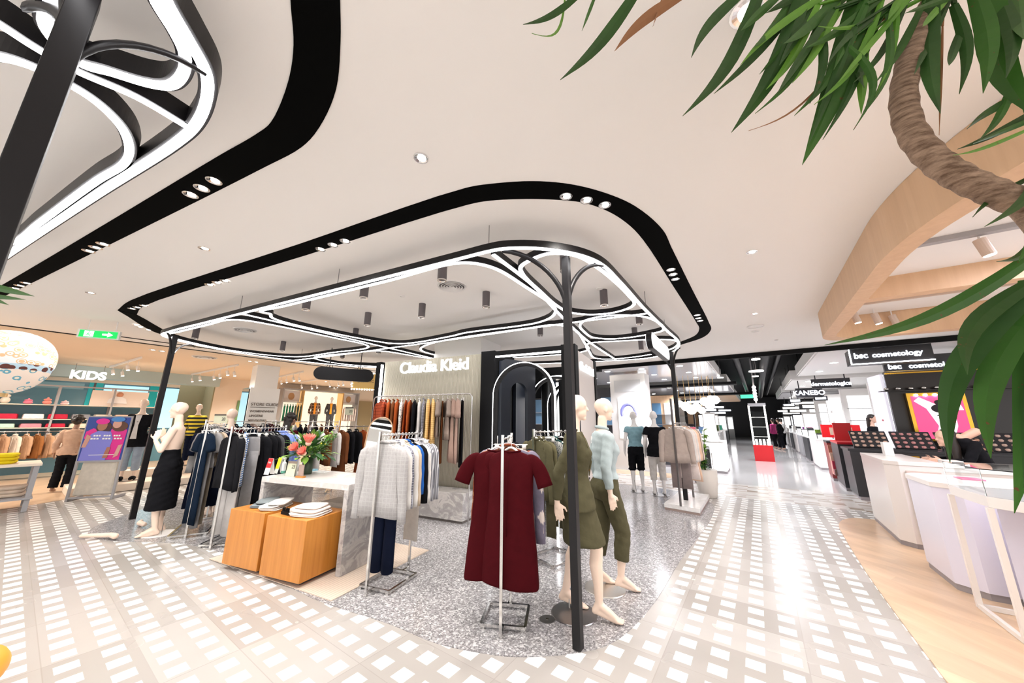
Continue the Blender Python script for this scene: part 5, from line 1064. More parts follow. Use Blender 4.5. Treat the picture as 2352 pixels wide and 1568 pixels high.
# gondola shelf
VG = -15.5
t = thing('shelf_unit', 'long open metal shelf full of children clothes under the KIDS lettering', 'shelf unit', W(-.8, VG, .006))
b = B()
for k in range(8):
    u = -4.4+k*1.0
    for v in (VG, VG-.5): wbox(b, u-.02, u+.02, v-.02, v+.02, .006, 2.42)
wbox(b, -4.4, 2.62, VG-.02, VG+.02, 2.38, 2.42); obj('frame', b, M_grey, t)
for z in (1.90, 1.52, 1.30): b = B(); wbox(b, -4.4, 2.62, VG-.5, VG+.02, z-.02, z); obj('shelf', b, M_cream2, t)
b = B(); b.tube([W(-4.4, VG+.05, 1.2), W(2.62, VG+.05, 1.2)], .012, 6); obj('hanging_bar', b, M_steel, t)
b = B(); wbox(b, -4.4, 2.62, VG-.55, VG-.53, .1, 1.9); obj('back_panel', b, mat('teal_back', (.10, .22, .28), .5), t)
kc = [('pink', (.7, .25, .3)), ('white', (.8, .78, .76)), ('grey', (.25, .25, .27)), ('cream', (.75, .62, .5)), ('crimson', (.5, .03, .06)), ('pale blue', (.4, .55, .65)), ('black', (.03, .03, .03)), ('mint', (.45, .65, .55)), ('peach', (.8, .5, .38)), ('navy', (.03, .05, .15))]
for z, nm, n_ in ((1.52, 'middle', 17), (1.30, 'lower', 17)):
    for k in range(n_):
        cn, cc = kc[rnd.randrange(10)]; b = B(); h_ = .13 if z > 1.4 else .10
        b.box((0, 0, h_/2), (.34, .3, h_), 0, .93); o = obj('folded_garment', b, cl(cc), None, world=False, loc=W(-4.1+k*.40, VG-.2, z+.001), rz=AZW+math.pi/2+rnd.uniform(-.1, .1), bevel=.02)
        tag(o, '%s folded child garment, %s from the left on the %s shelf' % (cn, ORD[k], nm), 'folded clothes', 'folded clothes on the KIDS %s shelf' % nm)
for u, w_, cols, lb in ((-1.75, 1.0, ((.78, .38, .25), (.85, .80, .76), (.55, .12, .10)), 'orange picture panel of a child in white on the top shelf'), (-3.2, .9, ((.75, .35, .28), (.82, .7, .6), (.7, .1, .3)), 'pink picture panel at the far left of the top shelf'), (1.75, 1.15, ((.85, .72, .62), (.92, .88, .86), (.62, .28, .16)), 'cream picture panel of a sitting child on the top shelf')):
    t = thing('picture_panel', lb, 'picture', W(u, VG-.1, 1.905)); b = B(); wbox(b, u-w_/2, u+w_/2, VG-.13, VG-.1, 1.905, 2.34); obj('panel', b, mat('picture_ground', cols[0], .5), t)
    b = B(); q = W(u-.05, VG-.08, 1.98); b.skin([[q+d1*x+Z*z+e2*o_ for x, z in ((-.2, 0), (.2, 0), (.16, .14), (.06, .2), (-.08, .2), (-.18, .12))] for o_ in (-.012, 0)]); obj('figure', b, mat('picture_figure', cols[1], .5), t)
    b = B(); b.ball(W(u-.03, VG-.09, 2.24), (.07, .02, .075), 14, 10, rot=Matrix.Rotation(AZW+math.pi/2, 3, 'Z')); obj('head', b, mat('picture_head', cols[2], .5), t, smooth=True)
for k, (u, hh, cn, cc) in enumerate(((-.85, .30, 'white', (.85, .8, .78)), (-.55, .34, 'peach', (.85, .55, .42)), (-.2, .24, 'cream', (.8, .75, .65)), (.15, .12, 'pink', (.85, .25, .35)), (.45, .16, 'coral', (.8, .3, .25)), (-1.1, .1, 'rose', (.8, .4, .5)), (.75, .1, 'pale pink', (.85, .6, .6)))):
    b = B(); b.ball((0, 0, hh*.35), (.10, .08, hh*.35), 12, 8); b.ball((0, 0, hh*.8), (.07, .07, hh*.2), 12, 8)
    for s in (-1, 1): b.ball((s*.05, 0, hh*.98), (.025, .02, .03+hh*.05), 8, 6)
    tag(obj('soft_toy', b, cl(cc), None, smooth=True, world=False, loc=W(u, VG-.15, 1.902), rz=AZW), '%s soft toy, %s along the top shelf between the pictures' % (cn, ORD[k]), 'soft toy', 'soft toys on the top shelf')
kk = 0
for k in range(22):
    u = -2.6+k*.17
    if -.2 < u < 3: pass
    cn, cc = (('rust', (.45, .16, .04)), ('tan', (.5, .3, .18)), ('brown', (.3, .12, .04)), ('cream', (.7, .6, .5)))[k % 4 if k < 14 else rnd.randrange(4)]
    garment(('shirt', 'jacket')[k % 2], cl(cc), W(u, VG+.05, 1.2), AZW+.5, '%s child jacket, %s from the left below the shelves' % (cn, ORD[min(k, 21)]), w=.17, L=.6, sl=.45, seed=k, group='children jackets hanging below the shelves')
# table with yellow pile
tq = W(-.35, -10.75); hh = 0.78
t = thing('display_table', 'grey metal display table carrying yellow folded clothes at the left edge', 'table', tq+Z*.006)
b = B(); wbox(b, -1.6, .45, -11.1, -10.3, hh-.04, hh); obj('tabletop', b, M_cream2, t)
for u, v in ((-1.55, -11.05), (-1.55, -10.35), (.4, -11.05), (.4, -10.35)): b = B(); wbox(b, u-.03, u+.03, v-.03, v+.03, .006, hh-.04); obj('leg', b, M_grey, t)
b = B(); wbox(b, -1.6, .45, -11.1, -10.3, .2, .23); obj('shelf', b, M_grey, t)
for k in range(3): folded(W(-.05, -10.7, hh+.002+k*.055), AZW+1.5, (.5, .42, .053), cl((.80, .62, .02)), 'bright yellow folded jumper, %s up in the left pile' % ('bottom', 'middle', 'top')[k], 'folded_jumper', 1, 'yellow jumpers on the left table')
for k in range(2): folded(W(-.2+k*.4, -10.7, .232), AZW+1.5, (.34, .42, .18), cl((.60, .48, .38)) if k else navy, '%s folded clothes on the low shelf of the left table' % ('beige' if k else 'navy'), 'folded_jumper', 3)
o = garment('cardigan', cl((.25, .55, .66)), D(-95, 1055, 4.15)+Z*.04, 1.2, 'light blue garment poking in at the left picture edge', w=.24, L=.62)
b = B(); lc = D(-95, 1055, 4.15); b.cyl((lc.x, lc.y, .01), (lc.x, lc.y, lc.z+.08), .012, seg=8); b.cyl((lc.x, lc.y, 0), (lc.x, lc.y, .015), .16, seg=24); b.tube([(lc.x-.1, lc.y, lc.z+.03), (lc.x+.1, lc.y, lc.z+.03)], .008, 6); tag(obj('garment_stand', b, M_steel), 'metal stand under the light blue garment at the left edge', 'clothes stand')
b = B(); b.ball((0, 0, .12), (.12, .12, .12), 20, 14); tag(obj('orange_stool', b, mat('orange_seat', (.75, .35, .05), .4), None, smooth=True, world=False, loc=flat(G(-75, 1600))), 'round orange pouf cut by the lower left picture edge', 'pouf')
# poster stand
q0 = G(148, 1152); pa = V((.62, .785, 0)).normalized(); pb = V((-pa.y, pa.x, 0))
Ax = flat(D(152, 1140, 7.0)); Bx = flat(D(262, 1135, 7.25)); ax = (Bx-Ax).normalized(); wd = (Bx-Ax).length; nn = V((ax.y, -ax.x, 0))
t = thing('poster_stand', 'grey metal poster stand with a poster of two people in pink and blue hats', 'poster stand', (Ax+Bx)/2)
b = B()
for P_ in (Ax+ax*.02, Bx-ax*.02): b.box(P_+Z*.80, (.035, .035, 1.58), math.atan2(ax.y, ax.x)); b.box(P_+Z*.03-nn*.18, (.035, .4, .05), math.atan2(ax.y, ax.x))
b.box((Ax+Bx)/2+Z*.72, (wd, .03, .03), math.atan2(ax.y, ax.x)); b.box((Ax+Bx)/2+Z*1.58, (wd, .03, .03), math.atan2(ax.y, ax.x)); b.box((Ax+Bx)/2+Z*.06, (wd, .03, .03), math.atan2(ax.y, ax.x)); obj('frame', b, M_grey, t)
def pq(x, z, o_=.02): return Ax+ax*(x*wd)+Z*(.74+z*.83)+nn*o_
def psh(b, pts, o_): b.skin([[pq(x, z, o_+k) for x, z in pts] for k in (-.002, 0)])
def pell(cx, cz, rx, rz, n=18): return [(cx+rx*math.cos(2*math.pi*i/n), cz+rz*math.sin(2*math.pi*i/n)) for i in range(n)]
po = B(); psh(po, [(.03, 0), (.97, 0), (.97, 1), (.03, 1)], .02); po = obj('poster', po, mat('poster_blue', (.01, .04, .28), .4), t)
for nm, sh, o_, c_ in (('magenta_shirt', [(.5, .02), (.92, .0), (.95, .7), (.8, .76), (.6, .72), (.55, .5)], .024, (.70, .01, .25)), ('magenta_sleeve', [(.05, .5), (.2, .45), (.35, .68), (.2, .74), (.06, .66)], .024, (.70, .01, .25)), ('lilac_jumper', [(.06, .0), (.62, 0), (.68, .5), (.6, .66), (.32, .68), (.18, .6), (.08, .3)], .028, (.20, .20, .62)),
  ('hair', pell(.42, .76, .17, .14), .026, (.05, .01, .01)), ('hair', pell(.77, .78, .18, .12), .026, (.10, .03, .01)), ('face', pell(.38, .80, .11, .12), .030, (.36, .15, .08)), ('face', pell(.70, .84, .10, .10), .030, (.62, .32, .24)), ('pink_hat', pell(.37, .90, .15, .07), .034, (.72, .01, .28)), ('blue_hat', pell(.70, .95, .16, .06), .034, (.05, .22, .55)),
  ('arm', [(.05, .3), (.14, .3), (.2, .55), (.1, .6)], .032, (.55, .28, .22)), ('arm', [(.55, .05), (.66, .05), (.68, .3), (.6, .3)], .032, (.38, .14, .08)), ('arm', [(.78, .05), (.88, .1), (.93, .36), (.84, .34)], .032, (.62, .34, .28))):
    b = B(); psh(b, sh, o_); obj(nm, b, mat('poster_'+nm, c_, .5), po)
b = B()
for x0, x1, z in ((.25, .85, .55), (.2, .9, .48)):
    n_ = 11
    for i in range(n_):
        if i % 4 == 3: continue
        psh(b, [(x0+(x1-x0)*i/n_, z), (x0+(x1-x0)*(i+.75)/n_, z), (x0+(x1-x0)*(i+.75)/n_, z+.035), (x0+(x1-x0)*i/n_, z+.035)], .036)
psh(b, [(.25, .12), (.8, .12), (.8, .13), (.25, .13)], .036); obj('slogan_lines', b, M_paper, po)
b = B(); b.box((Ax+Bx)/2+Z*.40-nn*.1, (wd*.85, .16, .62), math.atan2(ax.y, ax.x), .9); tag(obj('tote_bag', b, cl((.62, .56, .48)), bevel=.03), 'pale canvas bag hanging under the poster', 'bag')
b = B(); c_ = W(1.45, -11.85); wbox(b, .9, 3.4, -12.4, -11.5, .006, .16); tag(obj('mannequin_platform', b, M_cream2, bevel=.01), 'low cream platform under the black jacket mannequin', 'platform')
b = B(); wbox(b, 1.6, 3.2, -12.75, -12.4, .006, .34); tag(obj('mannequin_platform', b, M_cream2, bevel=.01), 'higher step under the striped jumper mannequin', 'platform')
# store guide column
gA = D(562, 970, 10.6); gB = D(632, 970, 11.2); ax = flat(gB-gA).normalized(); wd = flat(gB-gA).length; nn = V((ax.y, -ax.x, 0)); gz = HT(flat(gA), 575, 889); g0 = flat(gA)
t = thing('store_guide_column', 'white square column panel lettered STORE GUIDE with department names', 'store guide', (flat(gA)+flat(gB))/2)
b = B(); b.slab([g0, g0+ax*wd, g0+ax*wd+Z*gz, g0+Z*gz], -.9, nn); obj('panel', b, M_paper, t)
b = B(); b.slab([g0-ax*.03-nn*.02, g0-ax*.03-nn*.85, g0-ax*.03-nn*.85+Z*gz, g0-ax*.03-nn*.02+Z*gz], .03, ax); obj('mirror_side', b, M_mir, t)
b = B(); s_ = wd/1.0
for i, (tx_, z, sz, al) in enumerate((('STORE GUIDE', 1.96, .118, 0), ('WOMENSWEAR', 1.76, .088, 0), ('LINGERIE', 1.62, .088, 0), ('MENSWEAR', 1.48, .088, 0), ('BEAUTY', 1.34, .088, 0))): b.text(tx_, g0+ax*.07+nn*.012+Z*z, ax, Z, sz*1.0, .003, align='LEFT', bold=.002)
b.slab([g0+ax*.07+nn*.006+Z*1.90, g0+ax*(wd-.07)+nn*.006+Z*1.90, g0+ax*(wd-.07)+nn*.006+Z*1.915, g0+ax*.07+nn*.006+Z*1.915], .008, nn); obj('lettering', b, mat('letter_grey', (.18, .15, .13), .5), t)
b = B(); b.box(g0+ax*(wd*.55)-nn*.5+Z*(CZ/2), (.62, .6, CZ), math.atan2(ax.y, ax.x)); tag(obj('wall_column_rear', b, M_paper), kind='structure')
b = B(); wbox(b, 5.55, 6.15, VW+.02, VW+.06, 1.4, 2.35); tag(obj('wall_poster', b, mat('green_panel', (.16, .30, .12), .5)), 'green wall panel left of the store guide', 'wall panel')
# men's alcove
t = thing('display_alcove', 'lit cream alcove with wooden frame at the back of the menswear area', 'display alcove', W(8.9, VW+.3, .006))
b = B(); wbox(b, 7.1, 10.9, VW+.01, VW+.05, 0.6, 2.95); obj('back_panel', b, emis('alcove_glow', (.85, .74, .58), .9), t)
for u in (7.1, 8.0, 10.0, 10.9): b = B(); wbox(b, u-.03, u+.03, VW+.05, VW+.6, .006, 2.95); obj('side_frame', b, M_grey if u in (7.1, 10.9) else M_brass, t)
b = B(); wbox(b, 7.07, 10.93, VW+.05, VW+.6, 2.95, 3.0); obj('top_frame', b, M_grey, t)
for u0, u1 in ((7.13, 7.97), (10.03, 10.87)):
    b = B(); wbox(b, u0, u1, VW+.1, VW+.55, 2.36, 2.38); obj('shelf', b, M_grey, t); b = B(); wbox(b, u0+.03, u1-.03, VW+.3, VW+.33, 2.40, 2.92); f = obj('picture', b, mat('picture_white', (.85, .80, .80), .5), t)
    b = B(); b.ball(W((u0+u1)/2, VW+.34, 2.64), (.14, .02, .18), 12, 8, rot=Matrix.Rotation(AZW+math.pi/2, 3, 'Z')); obj('figure', b, mat('picture_tan', (.55, .32, .16), .5), f)
b = B(); wbox(b, 8.03, 9.97, VW+.1, VW+.95, .006, .95); obj('plinth', b, M_cream2, t)
for k in range(7): garment('shirt', cl((.01, .10, .05)) if k < 4 else cl((.05, .07, .05)), W(7.2+k*.12, VW+.65, 2.30), AZW+math.pi/2+1.2, 'dark green jumper, %s from the left in the alcove' % ORD[k], w=.25, L=.75, sl=.6, seed=k, group='green jumpers hanging in the alcove')
for k in range(6): garment('shirt', pale, W(10.1+k*.12, VW+.65, 2.25), AZW+math.pi/2+1.2, 'pink shirt, %s from the left in the alcove' % ORD[k], w=.25, L=.7, sl=.6, seed=k, group='pink shirts hanging in the alcove')
for u, v, lb, m, uc in ((8.55, VW+.7, 'white mannequin in brown checked shirt jacket over an orange tee', check((.10, .06, .04), (.30, .2, .14), 7, .3), (.7, .25, .03)), (9.35, VW+.7, 'white mannequin in black jacket over an orange top, right of the checked one', dkg, (.80, .32, .03))):
    t, P = mannequin(lb, W(u, v, .95), ad(150), 'plain', skin=M_skinw, vs=.015, h=1.75, base=False)
    o = zgarment(P, grow(sub(TORSO, 1.45, .86), .03), sleeves=1.9, seed=3, vs=.015); obj('jacket', o, m, t, smooth=True, world=False)
    b = B(); b.slab([(-.06, .12, 1.45), (.06, .12, 1.45), (.04, .16, 1.2), (.05, .165, .9), (-.05, .165, .9), (-.04, .16, 1.2)], .01, V((0, 1, 0))); obj('tee', b, cl(uc), t, world=False)
    o = zgarment(P, grow(sub(TORSO, .95, .80), .016), legs=(.12, .01), seed=3, vs=.015); obj('trousers', o, dkg, t, smooth=True, world=False)
b = B(); wbox(b, 11.25, 12.1, VW+.01, VW+.08, 0, 2.6); tag(obj('curtain', b, mat('ochre_curtain', (.33, .25, .13), .7)), 'ochre curtain panel in the doorway at the back', 'curtain')
# ceiling track lights
def track_light(x, y, label, z=3.03, big=1.0, az=0.0, group='white track spotlights on the left ceiling'):
    p = G(x, y, z); t = thing('track_light', label, 'track light', (p.x, p.y, z), az, group)
    d = V((.35, 0, -1)).normalized(); b = B(); b.cyl(V((0, 0, .05))-d*0, V((0, 0, .05))+d*.13*big, .035*big, seg=14); obj('head', b, M_white, t, world=False); b = B(); b.cyl(V((0, 0, .05))+d*.128*big, V((0, 0, .05))+d*.134*big, .03*big, seg=14); obj('lamp', b, M_lamp, t, world=False)
    b = B(); b.cyl((0, 0, .05), (0, 0, CZ-z), .008, seg=6); obj('stem', b, M_white, t, world=False)
tl = [(490, 866, 'a'), (504, 862, 'b'), (521, 855, 'c'), (537, 857, 'd'), (645, 877, 'e'), (657, 874, 'f'), (673, 869, 'g'), (686, 870, 'h'), (292, 843, 'i'), (315, 845, 'j'), (258, 853, 'k'), (280, 857, 'l'), (692, 887, 'm'), (715, 889, 'n'), (727, 887, 'o'), (756, 884, 'p'), (776, 882, 'q'), (787, 880, 'r'), (805, 878, 's'), (458, 868, 't'), (440, 872, 'u')]
for i, (x, y, s) in enumerate(tl): track_light(x, y, 'small white track spotlight, %s counted along the left ceiling%s' % (ORD[i % 22], ' near the store guide' if 600 > x > 430 else ''), big=1.15 if y < 870 else 1.0)
for (x0, y0), (x1, y1) in (((438, 868), (545, 848)), ((635, 874), (695, 862)), ((690, 884), (740, 877)), ((250, 852), (322, 832))):
    a, c_ = G(x0, y0, 3.08), G(x1, y1, 3.08); b = B(); b.beam([flat(a), flat(c_)], .035, 3.19, CZ-.002); tag(obj('light_track', b, M_white), 'white ceiling track %s' % {438: 'carrying spots left of the store guide', 635: 'right of the store guide', 690: 'behind the black hanging sign', 250: 'over the children department'}[x0], 'light track')
for i, (x, y) in enumerate(((350, 803), (372, 806), (573, 829), (588, 831), (137, 857), (673, 884), (682, 884), (748, 876), (767, 890), (775, 890), (325, 868), (435, 877), (478, 878))):
    downlight(G(x, y, CZ), 'small round ceiling light, %s in the left store ceiling' % ORD[i], .06, 'round lights in the left store ceiling', CZ, M_lamp)
for u, v in ((0, -13.5), (3, -13.2), (6.5, -13), (2, -16.5), (6, -16.5), (9.3, -16), (9, -11), (-2.5, -13)): p = W(u, v, 3.1); spot('store_lamp', p, 260, 150, r=.15, col=(1, .90, .78))
# ================================================================ right: wooden ceiling frame
t = thing('wooden_ceiling_frame', 'deep rounded oak ceiling frame hanging over the white counters on the right', 'ceiling frame', W(5, 3, 2.85))
def rr(u0, u1, v0, v1, r, n=12):
    return [V((*p[:2], 0)) for p in rounded([W(u0, v0), W(u1, v0), W(u1, v1), W(u0, v1)], r, n)]
K_ = dict(n=12)
def fr_ring(b, out, inn, z0, z1):
    n = len(out); R_ = [[out[i]+Z*z0, inn[i]+Z*z0, inn[i]+Z*z1, out[i]+Z*z1] for i in range(n)]; R_.append(R_[0]); b.skin(R_, cap=False); return b
ou = rounded([W(1.9, 1.7), W(3.3, 1.0), W(7.55, 1.0), W(7.7, 5.5), W(1.9, 5.5)], [.5, .9, .55, .5, .5], 12); cc = sum(ou, V())/len(ou)
inn_ = rounded([W(2.1, 1.87), W(3.35, 1.15), W(7.38, 1.15), W(7.52, 5.35), W(2.1, 5.35)], [.4, .8, .45, .4, .4], 12)
b = fr_ring(B(), ou, inn_, 2.86, CZ-.002); obj('fascia', b, M_oak, t)
b = B(); wbox(b, 5.55, 5.72, 1.16, 5.3, 2.98, CZ-.003); obj('cross_beam', b, M_oak, t)
b = B(); b.prism([W(2.2, 1.9), W(3.4, 1.17), W(7.36, 1.17), W(7.5, 5.3), W(2.2, 5.3)], 3.215, 3.235); obj('white_soffit', b, M_white, t)
for (x, y), lb in (((1965, 742), 'left of three spotlights under the wooden frame'), ((2013, 744), 'middle of three spotlights under the wooden frame'), ((2054, 747), 'right of three spotlights under the wooden frame'), ((2262, 588), 'larger spotlight under the wooden frame, behind the palm leaf')):
    p = G(x, y, 2.98); tt = thing('spotlight', lb, 'spotlight', (p.x, p.y, 2.97), group=None); d = V((.15, -.1, -1)).normalized()
    b = B(); b.cyl(V((0, 0, .17)), V((0, 0, .17))+d*.16, .042, seg=16); obj('head', b, mat('beige_metal', (.62, .50, .42), .5), tt, world=False); b = B(); b.cyl(V((0, 0, .17))+d*.158, V((0, 0, .17))+d*.165, .036, seg=16); obj('lamp', b, M_lamp, tt, world=False); b = B(); b.cyl((0, 0, .15), (0, 0, .25), .008, seg=6); obj('stem', b, M_white, tt, world=False)
b = B(); wbox(b, 6.55, 6.6, 1.3, 3.0, 3.17, 3.215); tag(obj('light_track', b, mat('beige_track', (.55, .42, .33), .5)), 'beige track holding the three spotlights in the wooden frame', 'light track')
b = B(); wbox(b, 4.55, 4.62, 1.3, 5.0, 3.17, 3.215); tag(obj('light_track', b, M_grey), 'grey ceiling track crossing the wooden frame near the palm', 'light track')
b = B(); wbox(b, 4.95, 5.05, 2.3, 3.3, 3.20, 3.216); tag(obj('air_slot', b, M_grey), 'long grey air slot in the white soffit', 'ceiling vent')
for u, v in ((3.6, 2.2), (6.4, 2.2), (6.2, 4), (4, 4)): spot('canopy_lamp', W(u, v, 3.1), 70, 150, r=.1, col=(1, .94, .90))
area('lilac_fill_light', W(4.6, 3.2, 3.19), (0, 0, 0), 1.6, 1.6, 110, (.84, .84, 1))  # added cool fill with no fitting, tints the right ceiling by bounce
# ================================================================ white counters
M_cnt = mat('counter_white', (.78, .73, .70), .25); M_lil = mat('counter_lilac', (.72, .69, .80), .25); M_cntp = mat('counter_pink', (.62, .50, .45), .4); M_cb = mat('counter_base', (.30, .27, .28), .5)
def counter(name, poly, h, label, top=None, base=.07, body=None, toph=.05, cat='counter', z0=.012):
    P_ = [W(*p) for p in poly]; c = sum(P_, V())/len(P_); t = thing(name, label, cat, (c.x, c.y, z0))
    S_ = lambda k: [c+(p-c)*k for p in P_]
    b = B(); b.prism(S_(.97), z0, base); obj('base', b, M_cb, t); b = B(); b.prism(S_(.985), base, h-toph); obj('body', b, body or M_cnt, t); b = B(); b.prism(P_, h-toph, h); obj('worktop', b, top or M_cnt, t, bevel=.004); return t
t = counter('white_counter', [(8.4, 1.36), (6.95, 1.33), (6.82, 1.45), (6.82, 1.85), (8.4, 1.85)], 1.06, 'white counter end panel farthest along the wooden floor'); 
b = B(); wbox(b, 6.79, 6.82, 1.5, 1.8, .1, .95); obj('pink_side_panel', b, M_cntp, t)
counter('white_counter', [(7.6, 1.87), (7.05, 1.87), (7.05, 4.6), (7.6, 4.6)], .99, 'long white desk the dark haired woman leans on', body=M_cntp)
counter('white_counter', [(6.25, 1.42), (6.1, 1.33), (5.45, 1.34), (5.30, 1.5), (5.35, 3.0), (6.25, 3.0)], .98, 'white and lilac chamfered counter in the middle of the wooden floor', body=M_lil)
t = counter('white_counter', [(5.15, 1.62), (4.75, 1.8), (4.6, 3.6), (5.2, 3.6)], .90, 'lilac backed counter behind the white framed vitrine', body=M_lil)
t = thing('glass_vitrine', 'white framed display table with a glass case on top at the right edge', 'vitrine', W(4.75, 1.9, .012)); pv = [(5.05, 1.36), (4.45, 1.38), (3.9, 1.9), (3.9, 2.9), (5.05, 2.9)]
b = B()
for i in (0, 1, 2): p = W(*pv[i]); b.box(p+Z*.47, (.035, .035, .90), AZW)
pts = [W(*p, .03) for p in pv]
for i in range(5): a, c_ = pts[i], pts[(i+1) % 5]; b.beam([a, c_], .03, .014, .05)
obj('frame', b, M_cnt, t)
P_ = [W(*p) for p in pv]; b = B(); b.prism(P_, .92, 1.0); obj('top_slab', b, M_cnt, t, bevel=.004)
b = B()
for i in range(5):
    a, c_ = P_[i], P_[(i+1) % 5]; nn = (c_-a).normalized(); nn = V((-nn.y, nn.x, 0)); b.slab([a+Z*1.002, c_+Z*1.002, c_+Z*1.20, a+Z*1.20], .006, nn)
b.prism(P_, 1.20, 1.206); obj('glass_case', b, M_glass, t)
for i, (u, v, cn, cc, sz) in enumerate(((7.9, 1.6, 'white', (.8, .78, .76), (.1, .14, .2)), (7.3, 2.2, 'black', (.02, .02, .02), (.35, .25, .03)), (7.3, 2.7, 'pale', (.8, .7, .66), (.3, .2, .04)), (7.35, 3.2, 'black', (.03, .03, .03), (.2, .3, .05)), (5.9, 1.75, 'pink', (.8, .15, .3), (.16, .2, .01)), (5.7, 2.2, 'white', (.85, .85, .85), (.2, .3, .02)), (4.6, 2.1, 'cream', (.8, .7, .6), (.12, .2, .05)), (7.15, 2.0, 'white', (.85, .8, .78), (.16, .22, .09)))):
    z = 1.061 if (u > 7.7) else (.991 if u > 7 else (.981 if u > 5.3 else 1.003)); b = B(); b.box((0, 0, sz[2]/2), sz); tag(obj('display_box', b, mat('display_'+cn, cc, .35), None, world=False, loc=W(u, v, z), rz=AZW, bevel=.003), '%s display piece, %s along the white counters from the far end' % (cn, ORD[i]), 'display piece')
# ================================================================ cosmetics hall
M_pane = mat('gloss_ceiling', (.72, .72, .76), .12, spec=.6); M_lb = emis('lightbox', (1, .99, 1), 1.6); M_gold = mat('gold_frame', (.72, .42, .06), .25, 1); M_brnb = mat('black_brown', (.020, .014, .013), .3)
def canopy_slab(label, u0, u1, v0, v1, z, m, rim=None, lights=(), th=.35):
    t = thing('suspended_ceiling_panel', label, 'ceiling panel', W((u0+u1)/2, (v0+v1)/2, z)); b = B(); wbox(b, u0, u1, v0, v1, z, z+th); obj('panel', b, m, t); b = B()
    wbox(b, u0-.03, u1+.03, v0-.03, v1+.03, z+.04, z+th+.02); obj('rim', b, rim or M_white, t)
    for u, v in lights: b = B(); b.cyl(W(u, v, z-.004), W(u, v, z), .09, seg=14); obj('downlight', b, M_lamp, t)
    for u in (u0+.3, u1-.3):
        for v in (v0+.3, v1-.3): b = B(); b.cyl(W(u, v, z+th), W(u, v, 4.3), .01, seg=6); obj('hanger', b, M_black, t)
    return t
ls = lambda u0, u1, v0, v1, nu, nv: [(u0+(u1-u0)*(i+.5)/nu, v0+(v1-v0)*(j+.5)/nv) for i in range(nu) for j in range(nv)]
canopy_slab('nearest glossy white ceiling panel behind the right canopy post', 10.75, 16.0, -10, -1.0, 3.25, M_pane, lights=ls(10.8, 16, -7, -1.2, 3, 5))
canopy_slab('second glossy ceiling panel beyond the dark gap on the left of the aisle', 16.6, 22.2, -10, -.85, 3.12, M_pane, lights=ls(16.8, 22, -7, -1, 3, 4))
canopy_slab('third ceiling panel with wooden face above the globe lamps', 22.8, 30, -10, -.85, 3.0, M_oak, lights=ls(23, 30, -7, -1, 2, 3))
canopy_slab('nearest white ceiling panel right of the aisle beside the first shop sign', 10.95, 16.4, 1.42, 9, 3.22, M_white, lights=((11.6, 2.1), (13.2, 2.0), (15.2, 1.9), (11.4, 4.2), (13, 4)))
canopy_slab('second white ceiling panel right of the aisle', 16.6, 21.6, 1.25, 9, 3.1, M_white, lights=((17.4, 1.8), (19.5, 1.8), (21, 2.2)))
canopy_slab('third small ceiling panel with round lamps right of the aisle', 22.2, 28, 1.2, 8, 3.0, M_grey, lights=ls(22.4, 27.6, 1.4, 4, 3, 3))
for k, u in enumerate((16.3, 22.5)): b = B(); wbox(b, u-.28, u+.28, -10, .0 if k else -.5, 3.02, 3.12); tag(obj('dark_gap_strip', b, M_black), 'black strip closing the dark gap between the suspended panels, %s from the front' % ORD[k], 'beam')  # added black boxes standing in for the dark gaps below the black ceiling
for k, (v, z, r) in enumerate(((-.4, 4.0, .12), (.5, 3.9, .16), (1.0, 4.1, .09))):
    b = B(); b.cyl(W(10.5, v, z), W(40, v, z), r, seg=12); tag(obj('air_duct', b, mat('duct_dark', (.035, .035, .038), .4), smooth=True), 'dark %s duct running along the black ceiling' % ('left', 'middle', 'right')[k], 'duct', 'ducts under the black ceiling')
for k, (x, y, Y, r) in enumerate(((1736, 826, 9.2, .10), (1737, 853, 10.8, .20), (1735, 865, 11.4, .09), (1655, 868, 13, .1))):
    p = D(x, y, Y); t = thing('pendant_disc', 'pale round ceiling disc, %s along the black aisle ceiling' % ORD[k], 'ceiling light', p); b = B(); b.cyl((0, 0, 0), (0, 0, .03), r, seg=20); obj('disc', b, M_lamps, t, world=False); b = B(); b.cyl((0, 0, .03), (0, 0, 4.3-p.z), .01, seg=6); obj('rod', b, M_dgrey, t, world=False)
p = D(1717, 909, 26); 
t = thing('exit_sign', 'small green exit sign far down the dark aisle', 'exit sign', p); b = B(); b.box(p, (.9, .06, .34), AZW); obj('face', b, emis('exit_green_far', (.1, .75, .45), 1.3), t); b = B(); b.cyl(p+Z*.17, V((p.x, p.y, 4.3)), .02, seg=6); obj('rod', b, M_dgrey, t)
# booths right of the aisle
def vpanel(name, label, u, v0, v1, z0, z1, m, cat, th=.08, parts=()):
    t = thing(name, label, cat, W(u, (v0+v1)/2, z0)); b = B(); wbox(b, u, u+th, v0, v1, z0, z1); obj('panel', b, m, t)
    for nm, uu, a0, a1, c0, c1, mm in parts: b = B(); wbox(b, uu-.01, uu, a0, a1, c0, c1); obj(nm, b, mm, t)
    return t
def utext(t, txt, u, v, z, sz, m, nm='lettering', bold=.003, al='LEFT'): b = B(); b.text(txt, W(u, v, z), e2, Z, sz, .006, align=al, bold=bold); return obj(nm, b, m, t)
M_sgn = emis('sign_cool', (.86, .9, 1), 4); M_bd = mat('sign_black', (.03, .03, .035), .4)
def at(x, y, u): d = ray(x, y); tt_ = u/(d.x*d1.x+d.y*d1.y); q = V((d.x*tt_, d.y*tt_, 0)); return q.dot(e2), CH+d.z*tt_
sa, sb, sc_ = at(1950, 803, 10.55), at(2140, 795, 10.55), at(1957, 836, 10.55); z0, z1, v0, v1 = sc_[1], sa[1], sa[0], sb[0]
